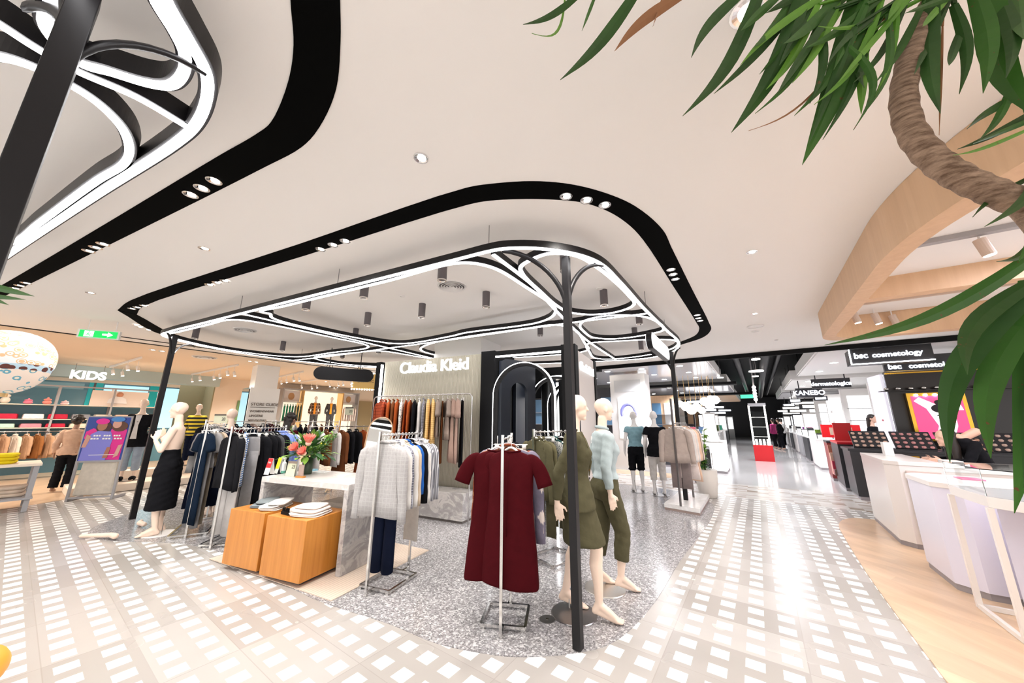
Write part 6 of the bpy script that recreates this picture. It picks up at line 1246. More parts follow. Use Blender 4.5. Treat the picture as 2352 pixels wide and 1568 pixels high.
t = vpanel('shop_sign', 'upper black sign lettered bsc cosmetology with a glowing lower edge', 10.55, v0, v1, z0, z1, M_bd, 'shop sign', .5); hz_ = z1-z0; utext(t, 'bsc', 10.54, v0+.05, z0+hz_*.36, hz_*.52, M_sgn, 'script_letters', .004); utext(t, 'cosmetology', 10.54, v0+.34, z0+hz_*.36, hz_*.44, M_sgn)
b = B(); wbox(b, 10.53, 10.55, v0-.02, v1, z0-.02, z0); wbox(b, 10.53, 10.55, v0-.02, v0, z0, z1); obj('glow_edge', b, M_led, t)
sa, sb, sc_ = at(2028, 832, 11.85), at(2225, 820, 11.85), at(2034, 853, 11.85); z0, z1, v0, v1 = sc_[1], sa[1]+.12, sa[0], sb[0]
t = vpanel('shop_sign', 'lower black sign lettered bsc cosmetology above the pink light box', 11.85, v0, v1, z0, z1, M_bd, 'shop sign', .1); utext(t, 'bsc', 11.84, v0+.06, z0+.05, .17, M_sgn, 'script_letters', .004); utext(t, 'cosmetology', 11.84, v0+.40, z0+.05, .15, M_sgn); VB = v0
t = vpanel('booth_wall', 'black brown cosmetics wall with a gold lined shelf and products', 12.0, VB, 6.5, .0, z0, M_brnb, 'booth wall', .12); b = B(); wbox(b, 11.93, 12.0, VB, 6.5, z0-.06, z0-.03); wbox(b, 11.93, 12.0, VB+.1, 6.5, .98, 1.0); obj('gold_trim', b, M_gold, t)
b = B(); wbox(b, 11.8, 12.0, 2.5, 5.8, 2.28, 2.30); obj('shelf', b, M_brnb, t)
for k in range(9): b = B(); b.ball(W(11.88, 2.62+k*.2, 2.34), (.05, .05, .04), 10, 6); tag(obj('product_jar', b, M_silver, None, smooth=True), 'pale shiny jar, %s from the left on the black booth shelf' % ORD[k], 'jar', 'jars on the black booth shelf')
la, lb_, lc_ = at(2080, 903, 11.86), at(2213, 893, 11.86), at(2110, 1012, 11.86); LV0, LV1, LZ0, LZ1 = la[0], lb_[0], lc_[1], la[1]
t = thing('light_box', 'gold framed light box with a pink picture of a person raising both arms', 'light box', W(11.9, 3.25, 1.05)); b = B(); wbox(b, 11.86, 11.98, LV0, LV1, LZ0, LZ1); obj('frame', b, M_gold, t)
b = B(); wbox(b, 11.85, 11.86, LV0+.06, LV1-.06, LZ0+.05, LZ1-.07); pf = obj('picture', b, emis('pink_ground', (.75, .07, .20), 1.0), t)
def upic(parent, pts, u, m, nm, v0, vs_, z0, zs): b = B(); b.skin([[W(u+k, v0+x*vs_, z0+z*zs) for x, z in pts] for k in (0, .004)]); obj(nm, b, m, parent)
wskin = emis('lit_skin', (.95, .86, .90), 1.0); dk = mat('picture_black', (.02, .015, .02), .5)
upic(pf, [(.04, .88), (.16, .97), (.46, .80), (.44, .62), (.26, .70)], 11.842, wskin, 'raised_arm', LV0+.06, LV1-LV0-.12, LZ0+.05, LZ1-LZ0-.12); upic(pf, [(.97, .66), (.93, .80), (.66, .86), (.60, .66), (.80, .66)], 11.842, wskin, 'raised_arm', LV0+.06, LV1-LV0-.12, LZ0+.05, LZ1-LZ0-.12)
upic(pf, [(.26, .70), (.80, .68), (.78, .30), (.66, .0), (.30, .0), (.42, .30)], 11.844, wskin, 'shoulders', LV0+.06, LV1-LV0-.12, LZ0+.05, LZ1-LZ0-.12)
upic(pf, pell(.52, .50, .15, .22), 11.838, wskin, 'face', LV0+.06, LV1-LV0-.12, LZ0+.05, LZ1-LZ0-.12); upic(pf, pell(.52, .70, .17, .10), 11.834, dk, 'hair', LV0+.06, LV1-LV0-.12, LZ0+.05, LZ1-LZ0-.12); upic(pf, pell(.52, .84, .08, .06), 11.834, dk, 'hair_bun', LV0+.06, LV1-LV0-.12, LZ0+.05, LZ1-LZ0-.12)
for s in (-.06, .06): upic(pf, pell(.52+s, .54, .03, .012), 11.83, dk, 'eye', LV0+.06, LV1-LV0-.12, LZ0+.05, LZ1-LZ0-.12)
b = B()
for k in range(5): b.cyl(W(11.82, LV0+.15+k*(LV1-LV0-.3)/4, LZ1-.05), W(11.86, LV0+.15+k*(LV1-LV0-.3)/4, LZ1-.05), .03, seg=10)
obj('bulbs', b, M_lamp, t)
t = thing('portrait_panel', 'tall pale portrait light panel at the corner of the black booth', 'light panel', W(12.5, VB-.02)); b = B(); b.slab([W(12.9, at(1996, 866, 12.9)[0]), W(12.1, VB-.01), W(12.1, VB-.01, 2.72), W(12.9, at(1996, 866, 12.9)[0], 2.72)], .05); obj('panel', b, emis('portrait_ground', (.62, .60, .68), .8), t)
vv = (W(12.1, VB)-W(12.9, at(1996, 866, 12.9)[0])).normalized(); nq = V((vv.y, -vv.x, 0)); nq = nq if nq.dot(W(12, 2)) < 0 else -nq
b = B(); b.ball((W(12.1, VB)+W(12.9, at(1996, 866, 12.9)[0]))/2+Z*1.75+nq*.02, (.20, .03, .30), 16, 10, rot=Matrix.Rotation(math.atan2(vv.y, vv.x), 3, 'Z')); obj('face', b, mat('portrait_face', (.66, .52, .50), .5), t, smooth=True)
b = B(); b.ball((W(12.1, VB)+W(12.9, at(1996, 866, 12.9)[0]))/2+Z*1.62+nq*.045, (.07, .02, .03), 12, 8, rot=Matrix.Rotation(math.atan2(vv.y, vv.x), 3, 'Z')); obj('mouth', b, mat('lip', (.5, .1, .12), .4), t)
# tester counters in front of the booth
t = counter('tester_counter', [(11.3, 1.52), (10.35, 1.50), (10.35, 4.8), (11.3, 4.8)], 1.02, 'black cosmetics counter with gold framed blue light panel', top=M_bd, body=M_bd, z0=0); b = B(); wbox(b, 10.29, 10.33, 1.75, 2.5, .10, .92); obj('gold_frame', b, M_gold, t); b = B(); wbox(b, 10.27, 10.29, 1.83, 2.42, .17, .86); obj('glow_border', b, M_lb, t); b = B(); wbox(b, 10.26, 10.27, 1.92, 2.33, .25, .78); obj('blue_panel', b, mat('deep_violet', (.10, .09, .25), .2), t)
for k in range(4):
    t = thing('tester_tray', 'tilted black tester tray with round colour pans, %s from the aisle' % ORD[k], 'tester tray', W(10.7, 1.9+k*.62, 1.021)); q = [W(10.45, 1.62+k*.62, 1.04), W(10.45, 2.18+k*.62, 1.04), W(10.72, 2.18+k*.62, 1.36), W(10.72, 1.62+k*.62, 1.36)]
    b = B(); b.slab(q, .03); b.prism([V((p_.x, p_.y, 0)) for p_ in q], 1.021, 1.04); obj('tray', b, M_bd, t); b = B()
    for i in range(5):
        for j in range(4): p_ = q[0].lerp(q[1], (i+.5)/5).lerp(q[3].lerp(q[2], (i+.5)/5), (j+.5)/4); b.ball(p_+Z*.006-d1*.032, (.035, .035, .03), 8, 6)
    obj('pans', b, mat('pan_pink_%d' % k, ((.80, .55, .45), (.75, .35, .35), (.6, .32, .22), (.7, .5, .42))[k], .4), t)
t = counter('red_display_stand', [(14.2, 1.55), (13.2, 1.5), (13.2, 2.1), (14.2, 2.1)], 1.05, 'stepped red and brown product stand beside the aisle', body=mat('dark_red_body', (.25, .03, .03), .4), top=M_bd, z0=0)
b = B(); wbox(b, 13.2, 13.3, 1.45, 2.25, 1.15, 1.5); obj('red_header', b, emis('red_header', (.55, .005, .01), .6), t); b = B(); wbox(b, 13.18, 13.2, 1.62, 2.08, 1.22, 1.42); obj('header_picture', b, mat('header_cream', (.8, .66, .5), .5), t)
for k in range(4): b = B(); wbox(b, 13.05-k*.12, 13.17-k*.12, 1.5, 2.1, .2, .95-k*.2); obj('step', b, mat('step_%d' % k, ((.35, .12, .08), (.6, .4, .3), (.4, .02, .05), (.2, .1, .08))[k], .4), t)
t = counter('black_cabinet', [(12.9, 1.55), (11.5, 1.5), (11.5, 1.9), (12.9, 1.9)], 1.1, 'black and red product cabinet behind the tester counter', body=M_bd, top=mat('red_top', (.55, .01, .02), .3), z0=0); b = B(); wbox(b, 12.0, 12.1, 1.55, 1.88, 1.11, 1.55); obj('red_display', b, M_red, t)
t = thing('person', 'saleswoman with black hair standing behind the red display', 'person', W(14.5, 2.75), ad(200)); P = pose('plain'); obj('body', body_mesh(P, .016, False), M_hskin, t, smooth=True, world=False); obj('dress', zgarment(P, grow(sub(TORSO, 1.46, .86), .03)+HEM(.84, .5, .2, .14, .22, .15, 3), sleeves=1.9, vs=.016), blk, t, smooth=True, world=False); hair(t, M_hair, long=True)
# white wall panels and signs along the right
for k, (u, v0, v1, lab) in enumerate(((14.8, 2.9, 4.4, 'bright white wall display behind the red stand'), (17.2, 2.6, 4.1, 'white cosmetics wall under the dermatology sign'), (20.2, 2.55, 4.0, 'glowing white booth wall under the second sign'), (24, 2.55, 4.0, 'distant white booth wall right of the aisle'), (28, 2.55, 4.0, 'farthest white booth wall right of the aisle'))):
    t = vpanel('booth_wall', lab, u, v0, v1, 0, 2.75, M_white, 'booth wall', .2, parts=(('light_panel', u-.01, v0+.15, v0+.75, .9, 2.5, M_lb), ('light_panel', u-.01, v0+.95, v1-.1, 1.1, 2.3, M_lb)))
    b = B()
    for j in range(3): wbox(b, u-.12, u-.01, v0+.1, v1-.1, 1.2+j*.42, 1.22+j*.42)
    obj('shelves', b, M_grey, t)
for i, (x0, x1, y0, y1, u, tx, lb, fs) in enumerate(((1862, 1952, 871, 889, 15.2, 'dermatologica', 'black sign with glowing dermatologica lettering', .20), (1826, 1886, 892, 912, 16.9, 'KANEBO', 'black sign with white KANEBO lettering', .26), (1868, 1900, 910, 919, 18.5, 'SHOP', 'small glowing sign under the KANEBO sign', .2), (1812, 1840, 916, 924, 22, 'BEAUTY', 'small glowing sign left of the KANEBO sign', .2), (1797, 1826, 927, 933, 26, 'CARE', 'distant glowing sign strip in the aisle', .2))):
    def at(x, y, u=u): d = ray(x, y); tt_ = u/(d.x*d1.x+d.y*d1.y); q = V((d.x*tt_, d.y*tt_, 0)); return q.dot(e2), CH+d.z*tt_
    v0, z1 = at(x0, y0); v1, _ = at(x1, y0); _, z0 = at(x1, y1)
    t = vpanel('shop_sign', lb, u, v0, v1, z0, z1, M_bd, 'shop sign', .08); b = B(); b.text(tx if i < 2 else '', W(u-.01, (v0+v1)/2, z0+(z1-z0)*.28), e2, Z, (z1-z0)*.56 if i == 0 else (z1-z0)*.66, .004, bold=.004) if i < 2 else wbox(b, u-.015, u, v0+.05, v1-.05, z0+(z1-z0)*.25, z1-(z1-z0)*.2); obj('lettering', b, M_sgn, t)
    b = B(); wbox(b, u+.02, u+.05, v0+.1, v0+.13, z1, 3.1); wbox(b, u+.02, u+.05, v1-.13, v1-.1, z1, 3.1); obj('hangers', b, M_bd, t)
# red tower in the aisle
t = thing('display_tower', 'glass and light tower on a bright red base in the middle of the aisle', 'display tower', W(18.2, .05)); b = B(); wbox(b, 17.95, 18.55, -.28, .38, 0, .63); obj('red_base', b, M_red, t)
b = B(); wbox(b, 18.0, 18.5, -.22, .32, .64, 2.0); obj('glass_case', b, M_glass, t)
for v in (-.24, .30): b = B(); wbox(b, 17.98, 18.02, v-.03, v+.03, .64, 2.25); obj('light_column', b, M_lamps, t)
for z in (.95, 1.35, 1.75): b = B(); wbox(b, 18.05, 18.45, -.2, .3, z, z+.02); obj('shelf', b, M_paper, t)
b = B(); wbox(b, 17.98, 18.5, -.26, .36, 2.22, 2.34); wbox(b, 18.2, 18.26, .02, .08, 2.34, 4.3); obj('head_and_pole', b, M_grey, t)
for k in range(5): b = B(); b.ball(W(18.1, .05, 2.5+k*.13), .07, 12, 8); obj('globe', b, M_lamp, t, smooth=True)
for k in range(4): b = B(); b.cyl(W(18.1, -.14+k*.13, .64), W(18.1, -.14+k*.13, .86), .04, seg=10); obj('bottle', b, M_lamps, t)
# rows of counters down the aisle
cn2 = [('white', M_white), ('dark', M_bd), ('grey', M_grey), ('white', M_cnt), ('black', M_bd), ('pale', M_marw)]
for side, v0, v1 in (('left', -2.9, -1.9), ('right', 1.55, 2.5)):
    for k in range(7):
        u = (13.6 if side == 'left' else 16.0)+k*2.6; cn_, cm = cn2[(k+(side == 'left')) % 6]
        t = counter('cosmetics_counter', [(u+1.9, v0), (u, v0), (u, v1), (u+1.9, v1)], 1.0, '%s cosmetics counter, %s along the %s side of the aisle' % (cn_, ORD[k], side), body=cm, top=M_white, z0=0)
        b = B(); wbox(b, u-.02, u-.005, v0+.2, v1-.2, .25, .8); obj('light_panel', b, M_lb if k % 2 == 0 else mat('violet_panel_%d%s' % (k, side), (.2, .2, .45), .3), t)
        for j in range(6):
            b = B(); hh = rnd.uniform(.1, .38); wbox(b, u+.1+(j % 3)*.3, u+.25+(j % 3)*.3, v0+.1+(j//3)*.45, v0+.3+(j//3)*.45, 1.0, 1.0+hh); obj('product_display', b, (M_paper, M_bd, M_lamps, mat('prod_%d%d%s' % (k, j, side), (rnd.random()*.7, rnd.random()*.5, rnd.random()*.6), .4))[j % 4], t)
# left of the aisle: light column, globe lamps, boxes
t = thing('light_column', 'white illuminated brand column with a portrait behind the two white mannequins', 'light column', W(12.1, -3.55)); b = B(); wbox(b, 12.0, 12.6, -4.15, -2.95, 0, 3.15); obj('column', b, M_white, t)
b = B(); wbox(b, 11.98, 12.0, -3.9, -3.2, 1.0, 2.35); pf = obj('light_box', b, M_lb, t); b = B(); wbox(b, 11.98, 12.0, -4.0, -3.1, 2.55, 2.95); obj('header_box', b, mat('header_grey', (.6, .6, .6), .4), t)
def ring_pts(c, z, r0, r1, n=16): return c, z, r0, r1
b = B(); b.tube([W(11.96, -3.55+.23*math.cos(a), 1.85+.27*math.sin(a)) for a in [math.pi*(-.15+1.3*k/16) for k in range(17)]], .055, 8); obj('blue_hair', b, mat('print_violet', (.25, .25, .62), .5), pf)
for k in range(9):
    x, y, s = ((1561, 927, .10), (1575, 933, .13), (1588, 940, .14), (1600, 935, .12), (1612, 942, .1), (1618, 922, .12), (1630, 930, .13), (1642, 918, .12), (1632, 916, .1))[k]
    p = D(x, y, 13.0-.1*(k % 3)); t = thing('globe_lamp', 'glowing white globe lamp, %s from the left in the cluster' % ORD[k], 'pendant lamp', p, group='cluster of globe lamps left of the aisle'); b = B(); b.ball((0, 0, 0), s*1.3, 16, 10); obj('globe', b, M_lamps, t, smooth=True, world=False); b = B(); b.cyl((0, 0, s), (0, 0, 3.25-p.z), .008, seg=6); obj('cord', b, M_brass, t, world=False)
for k, (u, v0, v1, m, lb) in enumerate(((13.8, -9.5, -4.4, M_bd, 'dark mirrored cosmetics wall left of the illuminated column'), (19.5, -7, -3.4, M_oak, 'wood toned booth wall left of the aisle'), (24.5, -6, -3.2, M_bd, 'dark booth wall farther left of the aisle'), (30, -6, -3.0, M_white, 'white booth wall far left of the aisle'))):
    t = vpanel('booth_wall', lb, u, v0, v1, 0, 2.9, m, 'booth wall', .2)
    for j in range(6):
        a0 = v0+(v1-v0)*j/6+.08; b = B(); wbox(b, u-.04, u-.01, a0, a0+(v1-v0)/6-.16, 1.2+.2*(j % 2), 2.5); obj('display_panel', b, (M_lb, mat('pan_blue_%d%d' % (k, j), (.12, .25, .4), .3), M_paper, mat('pan_tan_%d%d' % (k, j), (.6, .4, .25), .4))[(j+k) % 4], t)
    b = B()
    for j in range(3): wbox(b, u-.25, u, v0+.1, v1-.1, .9+j*.5, .92+j*.5)
    obj('shelves', b, M_grey, t)
for k in range(12):
    u, v = 11.9+.5*(k % 2), -6.6+.38*k; 
    if -4.8 < v < -2.3: continue
    b = B(); h_ = .3+.2*rnd.random(); b.box((0, 0, .5), (.34, .4, 1.0)); t = thing('product_stand', 'low product stand with bottles, %s behind the white mannequins' % ORD[k], 'product stand', W(u, v), AZW, 'product stands behind the white mannequins'); obj('block', b, (M_bd, M_white, M_grey)[k % 3], t, world=False)
    for j in range(4): b = B(); b.cyl((-.1+.07*j, -.1, 1.0), (-.1+.07*j, -.1, 1.1+rnd.random()*.15), .025, seg=8); obj('bottle', b, (M_lamps, M_paper, M_bd, M_gold)[j], t, world=False)
b = B(); b.prism([W(11.0, -8), W(11.9, -8), W(11.9, -2.2), W(11.0, -2.2)], 0.0, .004); tag(obj('floor_wood_strip', b, M_wfloor), kind='structure')
t = counter('tester_stand', [(11.9, -1.75), (10.55, -1.55), (10.55, -1.12), (11.9, -1.25)], .86, 'black stand with white drawer fronts behind the potted plant', body=M_bd, top=M_bd, z0=0)
for k in range(4): b = B(); b.slab([W(10.6, -1.10, .1+k*.18), W(11.85, -1.22, .1+k*.18), W(11.85, -1.22, .22+k*.18), W(10.6, -1.10, .22+k*.18)], .02); obj('drawer_front', b, M_paper, t)
for k in range(10): b = B(); b.cyl(W(10.65+.12*k, -1.35, .861), W(10.65+.12*k, -1.35, .92), .035, seg=8); obj('tester', b, (M_paper, M_gold)[k % 2], t)
t = counter('white_arch_counter', [(14.2, -1.5), (12.9, -1.5), (12.9, -.95), (14.2, -.95)], .95, 'glowing white counter with an arched board at the aisle corner', body=M_lb, top=M_white, z0=0); b = B(); b.skin([[W(12.85+k, -1.3+.25*math.cos(a), .95+.45*math.sin(a)*1.2) for a in [math.pi*i/14 for i in range(15)]] for k in (0, .04)]); obj('arched_board', b, M_paper, t)
b = B(); wbox(b, 48, 48.2, -8, 10, 0, 4.3); tag(obj('wall_far', b, M_bd), kind='structure')
b = B(); wbox(b, 16, 48, 9, 9.2, 0, 4.3); wbox(b, 12.1, 48, -10.4, -10.2, 0, 4.3); tag(obj('wall_side', b, M_bd), kind='structure')
for k, (u, v, az, m, s) in enumerate(((27, .75, 10, mat('magenta', (.4, .02, .15), .7), 'magenta'), (26, 1.0, 30, blk, 'black'), (29, 1.25, -20, wht, 'white'))):
    t = thing('person', 'distant shopper in a %s top walking in the aisle beyond the red base' % s, 'person', W(u, v), ad(az)); P = pose('stride'); obj('body', body_mesh(P, .022, False), M_hskin, t, smooth=True, world=False); obj('top', zgarment(P, grow(sub(TORSO, 1.46, .86), .03), sleeves=1.9, vs=.02), m if s != 'magenta' else m, t, smooth=True, world=False); obj('trousers', zgarment(P, grow(sub(TORSO, .95, .8), .02), legs=(.12, .02), vs=.02), blk, t, smooth=True, world=False); hair(t, M_hair)
for u, v in ((12.2, 3), (11.4, -2.6), (13, .2), (16.4, .6), (19, 3), (19, -3), (22, .2), (27, .2), (34, .2), (14.5, -5), (12, -6.5)): spot('hall_lamp', W(u, v, 2.98), 330, 155, r=.2, col=(.90, .93, 1))
# hanging pill sign on the canopy's right side
a = V((2.12, 5.15, 0)); c_ = V((2.98, 6.45, 0)); ax = (c_-a).normalized(); ln = (c_-a).length; nn = V((-ax.y, ax.x, 0)); cen = (a+c_)/2; zc = 2.80; r_ = .135
t = thing('hanging_sign', 'glowing white pill-shaped shop sign under the right edge of the canopy', 'hanging sign', cen+Z*zc)
pr = [(ln/2-r_+r_*math.cos(q), r_*math.sin(q)) for q in [math.pi*(-.5+k/12) for k in range(13)]]+[(-ln/2+r_+r_*math.cos(q), r_*math.sin(q)) for q in [math.pi*(.5+k/12) for k in range(13)]]
b = B(); b.skin([[cen+ax*x+Z*(zc+z)+nn*o for x, z in pr] for o in (-.04, .04)]); obj('rim', b, M_blackm, t)
b = B(); b.skin([[cen+ax*x*.975+Z*(zc+z*.88)+nn*o for x, z in pr] for o in (.041, .05)]); obj('face', b, emis('pill_face', (1, 1, 1), 1.6), t); b = B(); b.skin([[cen+ax*x*.975+Z*(zc+z*.88)-nn*o for x, z in pr] for o in (.041, .05)]); obj('face', b, bpy.data.materials['pill_face'], t)
b = B(); b.text('Claudia Kleid', cen+nn*.054+Z*(zc-.05), -ax if ax.cross(Z).dot(nn) < 0 else ax, Z, .17, .002); obj('lettering', b, mat('pale_letter', (.55, .55, .6), .5), t)
for s in (-.4, .4): b = B(); b.cyl(cen+ax*s+Z*(zc+r_), cen+ax*s+Z*ZC, .008, seg=6); obj('hanger', b, M_blackm, t)
# potted plant
pp = flat(G(1628, 1141)); t = thing('potted_plant', 'tall cream planter with climbing green plant behind the pink clothes', 'potted plant', pp)
b = B(); b.skin([[pp+V((math.cos(q)*r, math.sin(q)*r, z)) for q in K] for r, z in ((.15, 0), (.165, .01), (.205, .30), (.215, .56), (.19, .56), (.18, .5))]); obj('planter', b, mat('cream_pot', (.74, .69, .63), .5), t, smooth=True); b = B(); b.cyl(pp+Z*.5, pp+Z*.52, .185, seg=20); obj('soil', b, mat('soil', (.05, .03, .02), .9), t)
for i in range(9):
    a_ = fr.uniform(0, 6.3); h_ = fr.uniform(.35, .95); e = pp+V((math.cos(a_)*.22-(.1 if h_ > .6 else 0), math.sin(a_)*.2, .5+h_)); b = B(); pts = resample([pp+Z*.5, pp.lerp(e, .4)+Z*.35, e], 6); b.tube(pts, .006, 5)
    for q in pts[4:]:
        for s in range(3): leaf(b, q, V((fr.uniform(-1, 1), fr.uniform(-1, 1), fr.uniform(-.3, .8))), fr.uniform(.10, .17), .032, .3)
    obj('vine', b, leafm[i % 3], t)

for k in range(16):
    side = 1 if k % 2 else -1; u = 23+k*1.5; v = 1.7+.25*(k % 3) if side > 0 else -1.9-.3*(k % 3); z = (2.55, 2.25, 2.75)[k % 3]
    t = thing('shop_sign', 'glowing sign strip, %s down the far %s side of the aisle' % (ORD[k//2], 'right' if side > 0 else 'left'), 'shop sign', W(u, v, z)); b = B(); wbox(b, u, u+.1, v, v+side*1.6, z, z+.3); obj('board', b, M_bd, t); b = B(); wbox(b, u-.02, u, v+side*.15, v+side*1.4, z+.08, z+.22); obj('lettering', b, (M_sgn, M_lamps)[k % 2], t); b = B(); wbox(b, u+.03, u+.07, v+side*.8, v+side*.84, z+.3, 4.3); obj('hanger', b, M_bd, t)
    t = thing('light_box', 'upright light box, %s down the far %s side of the aisle' % (ORD[k//2], 'right' if side > 0 else 'left'), 'light box', W(u+.4, v)); b = B(); wbox(b, u+.4, u+.6, v+side*.1, v+side*.75, 0, 2.1); obj('case', b, M_white if k % 4 < 2 else M_bd, t); b = B(); wbox(b, u+.38, u+.4, v+side*.15, v+side*.7, .9, 2.0); obj('glow_panel', b, M_lb, t)
# ================================================================ palm in the foreground, upper right
t = thing('palm_plant', 'large yucca palm with long strap leaves and curved trunk at the upper right', 'palm plant', (1.6, .9, 0))
M_bark = mat('palm_bark', (.16, .10, .065), .9); n = N(M_bark); v = n.coord(scale=(1, 1, 5)); q = n.noise(v, 16, 5, .7); n.col(n.ramp(q, [(.35, (.10, .055, .03)), (.65, (.33, .22, .15))])); n.bump(n.noise(n.coord(), 60, 4), .006, .8)
yl = []
def palm_mat(nm, c1, c2):
    m = mat(nm, c1, .5, spec=.25); n = N(m); q = n.noise(n.coord(), 3.0, 3); col_ = n.ramp(q, [(.35, c1), (.7, c2)]); sp = n.noise(n.coord(), 38, 2, .8); n.col(n.mix(n.math('GREATER_THAN', sp, .71), col_, (.10, .045, .015)))
    n.p.inputs['Subsurface Weight'].default_value = .0; n.p.inputs['Transmission Weight'].default_value = 0
    return m
LM = [palm_mat('palm_deep', (.012, .045, .006), (.022, .075, .010)), palm_mat('palm_mid', (.020, .075, .008), (.035, .115, .012)), palm_mat('palm_light', (.07, .20, .015), (.13, .28, .03)), mat('palm_dry', (.24, .10, .035), .7)]
tp = [(2165, -60, 0.89), (2140, 0, 0.89), (2112, 70, 0.88), (2085, 150, 0.87), (2076, 235, 0.86), (2098, 310, 0.85), (2150, 370, 0.85), (2215, 412, 0.85), (2290, 445, 0.85), (2380, 490, 0.86)]
P_ = [D(*p) for p in tp]+[V((1.56, .89, 1.6)), V((1.62, .9, .9)), V((1.60, .9, .35))]
pts = resample(P_, 6); L = len(pts); b = B(); b.tube(pts, [(.036+.012*i/L)*.80+.0018*math.sin(i*1.9) for i in range(L)], 16); obj('trunk', b, M_bark, t, smooth=True)
top = P_[0]; b = B(); b.tube(resample([P_[0], D(2190, -160, 0.91), D(2120, -300, 1.2)], 4), .027, 12); obj('trunk_top', b, M_bark, t, smooth=True)
b = B(); b.skin([[V((1.6+math.cos(q)*r, .9+math.sin(q)*r, z)) for q in K] for r, z in ((.2, 0), (.22, .02), (.27, .42), (.25, .42), (.24, .36))]); obj('pot', b, mat('dark_pot', (.06, .05, .05), .5), t, smooth=True)
b = B(); b.cyl((1.6, .9, .35), (1.6, .9, .37), .245, seg=24); obj('soil', b, mat('palm_soil', (.05, .03, .02), .9), t)
CT = D(2172, -72, .89); CR = D(2440, 505, .87)
def strap(base, tip, wpx, mi, Y0=1.12, Y1=.98, bend=0.0, tw=.25, n=12, wm=.35, crown=None):
    """long blade: base/tip pixels give where it grows and ends, at depths Y0, Y1"""
    A, E_ = D(*base, Y0), D(*tip, Y1); d = E_-A; Lc = d.length; view = ((A+E_)/2-V((0, 0, CH))).normalized(); s = d.normalized().cross(view).normalized(); w_ = wpx/784*(Y0+Y1)/2/2*(.66 if base[0] > 2345 else (.85 if base[0] > 2050 else 1.1)); rg = []
    nf = s.cross(d.normalized())
    for i in range(n+1):
        u = i/n; q = A+d*u+s*bend*Lc*math.sin(math.pi*u)+nf*(.05*Lc*math.sin(math.pi*u)); ww = w_*(math.sin(math.pi*min(.5, .5*(u+.35)/.75*1.0))**1.0 if u < wm else (1-((u-wm)/(1-wm))**1.7))
        ww = max(ww, .0006); ss = (s*math.cos(tw*u*2)+nf*math.sin(tw*u*2)).normalized(); nn = ss.cross(d.normalized())
        rg.append([q-ss*ww+nn*ww*.22, q-nn*.0, q+ss*ww+nn*ww*.22, q+nn*.0018])
    cr = crown if crown is not None else (CT if (base[1] < 165 and base[0] < 2320) else CR); b = B(); b.skin(rg); b.tube([A, A.lerp(cr, .5), cr], [max(.003, w_*.35), .005, .006], 6); o = obj('leaf', b, LM[mi], t, smooth=False)
    return o
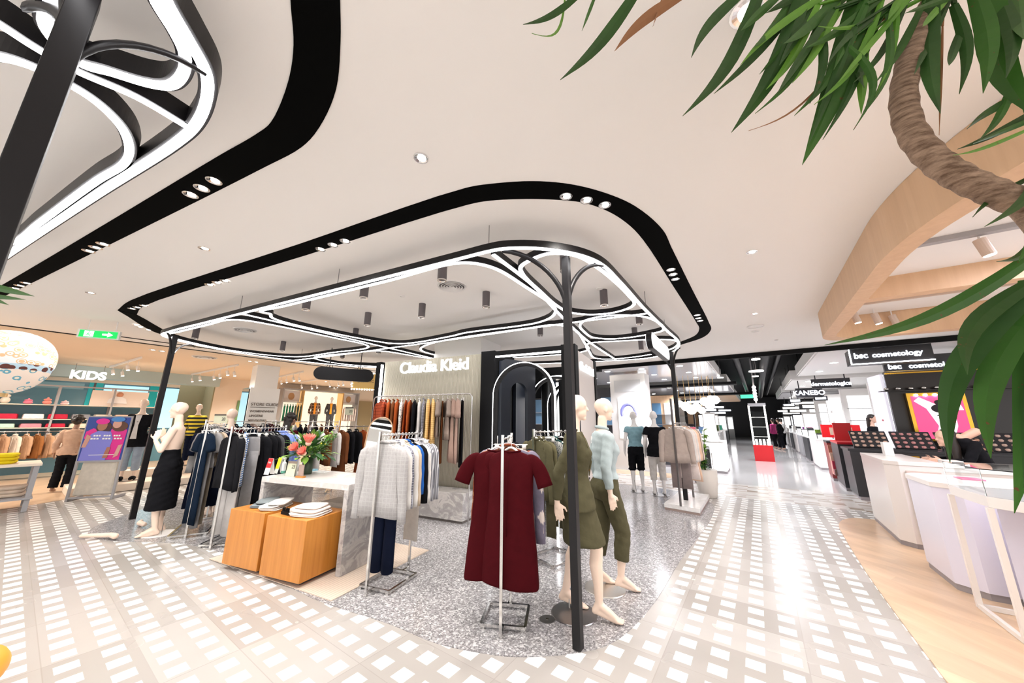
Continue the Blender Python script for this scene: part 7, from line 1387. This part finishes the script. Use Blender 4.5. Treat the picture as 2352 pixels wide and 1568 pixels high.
LV = [((1870, -40), (1640, 215), 26, 0, .02), ((1925, -30), (1700, 150), 22, 2, -.03), ((1990, 10), (1825, 265), 26, 1, .04), ((2010, -10), (1890, 320), 24, 0, .03), ((2030, -10), (1870, 240), 20, 2, .05), ((1960, -20), (1745, 170), 26, 1, -.02), ((2080, 10), (1960, 190), 24, 0, .04), ((2120, 10), (2010, 190), 26, 1, .02), ((2180, 0), (2100, 170), 24, 0, 0), ((1905, -50), (1790, 150), 30, 0, 0), ((2290, -20), (2310, 180), 44, 0, .03), ((2040, 30), (1985, 260), 18, 1, .05), ((1850, -45), (1730, 110), 26, 1, .02), ((2330, 180), (2250, 320), 24, 1, .03),
 ((1345, -25), (1202, 56), 18, 0, .04), ((1300, -30), (1222, 76), 8, 2, .15), ((1375, -30), (1337, 70), 9, 1, 0), ((1480, -45), (1287, 183), 34, 0, .03), ((1580, -20), (1412, 117), 30, 3, -.03), ((1530, -30), (1500, 60), 5, 3, 0),
 ((1725, -35), (1588, 132), 30, 0, -.04), ((1760, -60), (1568, 266), 40, 0, .05), ((1800, -20), (1702, 70), 24, 1, 0), ((1860, -60), (1680, 304), 52, 0, .04), ((1900, 0), (1735, 260), 20, 1, .05), ((1880, 10), (1760, 205), 24, 2, .03), ((1935, 15), (1775, 225), 22, 2, .02), ((1915, 20), (1785, 215), 22, 0, 0), ((1990, -70), (1843, 378), 70, 1, .02), ((1965, 60), (1858, 330), 20, 0, 0), ((1880, 40), (1860, 238), 22, 0, .05), ((1940, 100), (1960, 298), 18, 1, .10), ((1985, 90), (1978, 262), 24, 2, 0), ((2020, 40), (1985, 200), 26, 0, -.05), ((2060, -20), (2010, 220), 20, 2, .03), ((1960, 100), (1720, 300), 6, 3, .06),
 ((2085, -10), (1900, 150), 24, 0, -.04), ((2050, -30), (1850, 110), 26, 1, .03), ((2110, -30), (1925, 190), 22, 2, 0), ((2150, -20), (1880, 60), 18, 2, .05), ((1950, -30), (1800, 100), 30, 1, .02), ((1885, -40), (1760, 30), 22, 0, 0), ((1940, -50), (1820, 190), 26, 2, .03), ((2000, -30), (1915, 160), 24, 1, 0),
 ((2140, -40), (2160, 260), 58, 0, -.02), ((2165, 60), (2157, 310), 8, 3, 0), ((2190, 10), (2203, 216), 34, 0, .04), ((2235, -30), (2258, 214), 54, 1, .03), ((2210, 60), (2180, 150), 26, 0, 0), ((2270, -60), (2380, 270), 86, 1, -.04), ((2330, -60), (2352, 90), 60, 1, 0), ((2190, -20), (2120, 60), 24, 2, 0), ((2100, -60), (2040, 45), 30, 2, 0), ((2250, -30), (2080, 30), 22, 1, 0),
 ((2420, 230), (2200, 342), 30, 0, .02), ((2400, 190), (2222, 296), 34, 0, -.02), ((2400, 280), (2190, 356), 16, 2, .02), ((2430, 250), (2235, 330), 22, 1, 0), ((2380, 400), (2235, 498), 22, 0, -.03), ((2400, 300), (2262, 520), 46, 0, .07), ((2385, 340), (2340, 600), 60, 1, .04),
 ((2420, 555), (1895, 792), 54, 1, .05, .30), ((2400, 630), (2222, 860), 66, 0, -.08), ((2390, 650), (2182, 1062), 82, 0, -.09), ((2395, 690), (2276, 1052), 80, 1, -.06), ((2370, 640), (2330, 1178), 92, 1, .02), ((2420, 700), (2352, 1120), 70, 0, 0), ((2400, 520), (2290, 600), 30, 0, .05)]
for L_ in LV: strap(L_[0], L_[1], L_[2], L_[3], bend=L_[4], wm=L_[5] if len(L_) > 5 else .35, Y0=.84+.04*rnd.random(), Y1=.74+.08*rnd.random(), tw=rnd.uniform(-.2, .25))
t2 = thing('palm_plant', 'few green leaf tips behind the upper left canopy post', 'palm plant', (-2.95, 1.5, 0)); t_, t = t, t2
b = B(); b.skin([[V((-2.95+math.cos(q)*r, 1.5+math.sin(q)*r, z)) for q in K] for r, z in ((.18, 0), (.24, .4), (.22, .4), (.2, .35))]); obj('pot', b, bpy.data.materials['dark_pot'], t2, smooth=True)
b = B(); b.tube([(-2.95, 1.5, .35), (-2.9, 1.5, 1.2), (-2.95, 1.5, 2.2)], .03, 10); obj('trunk', b, M_bark, t2, smooth=True)
for tip, base, w_ in (((78, 680), (-90, 640), 16), ((58, 688), (-100, 670), 12), ((20, 700), (-110, 650), 14)): strap(base, tip, w_, 1, Y0=1.5, Y1=1.45, crown=V((-2.95, 1.5, 2.2)))
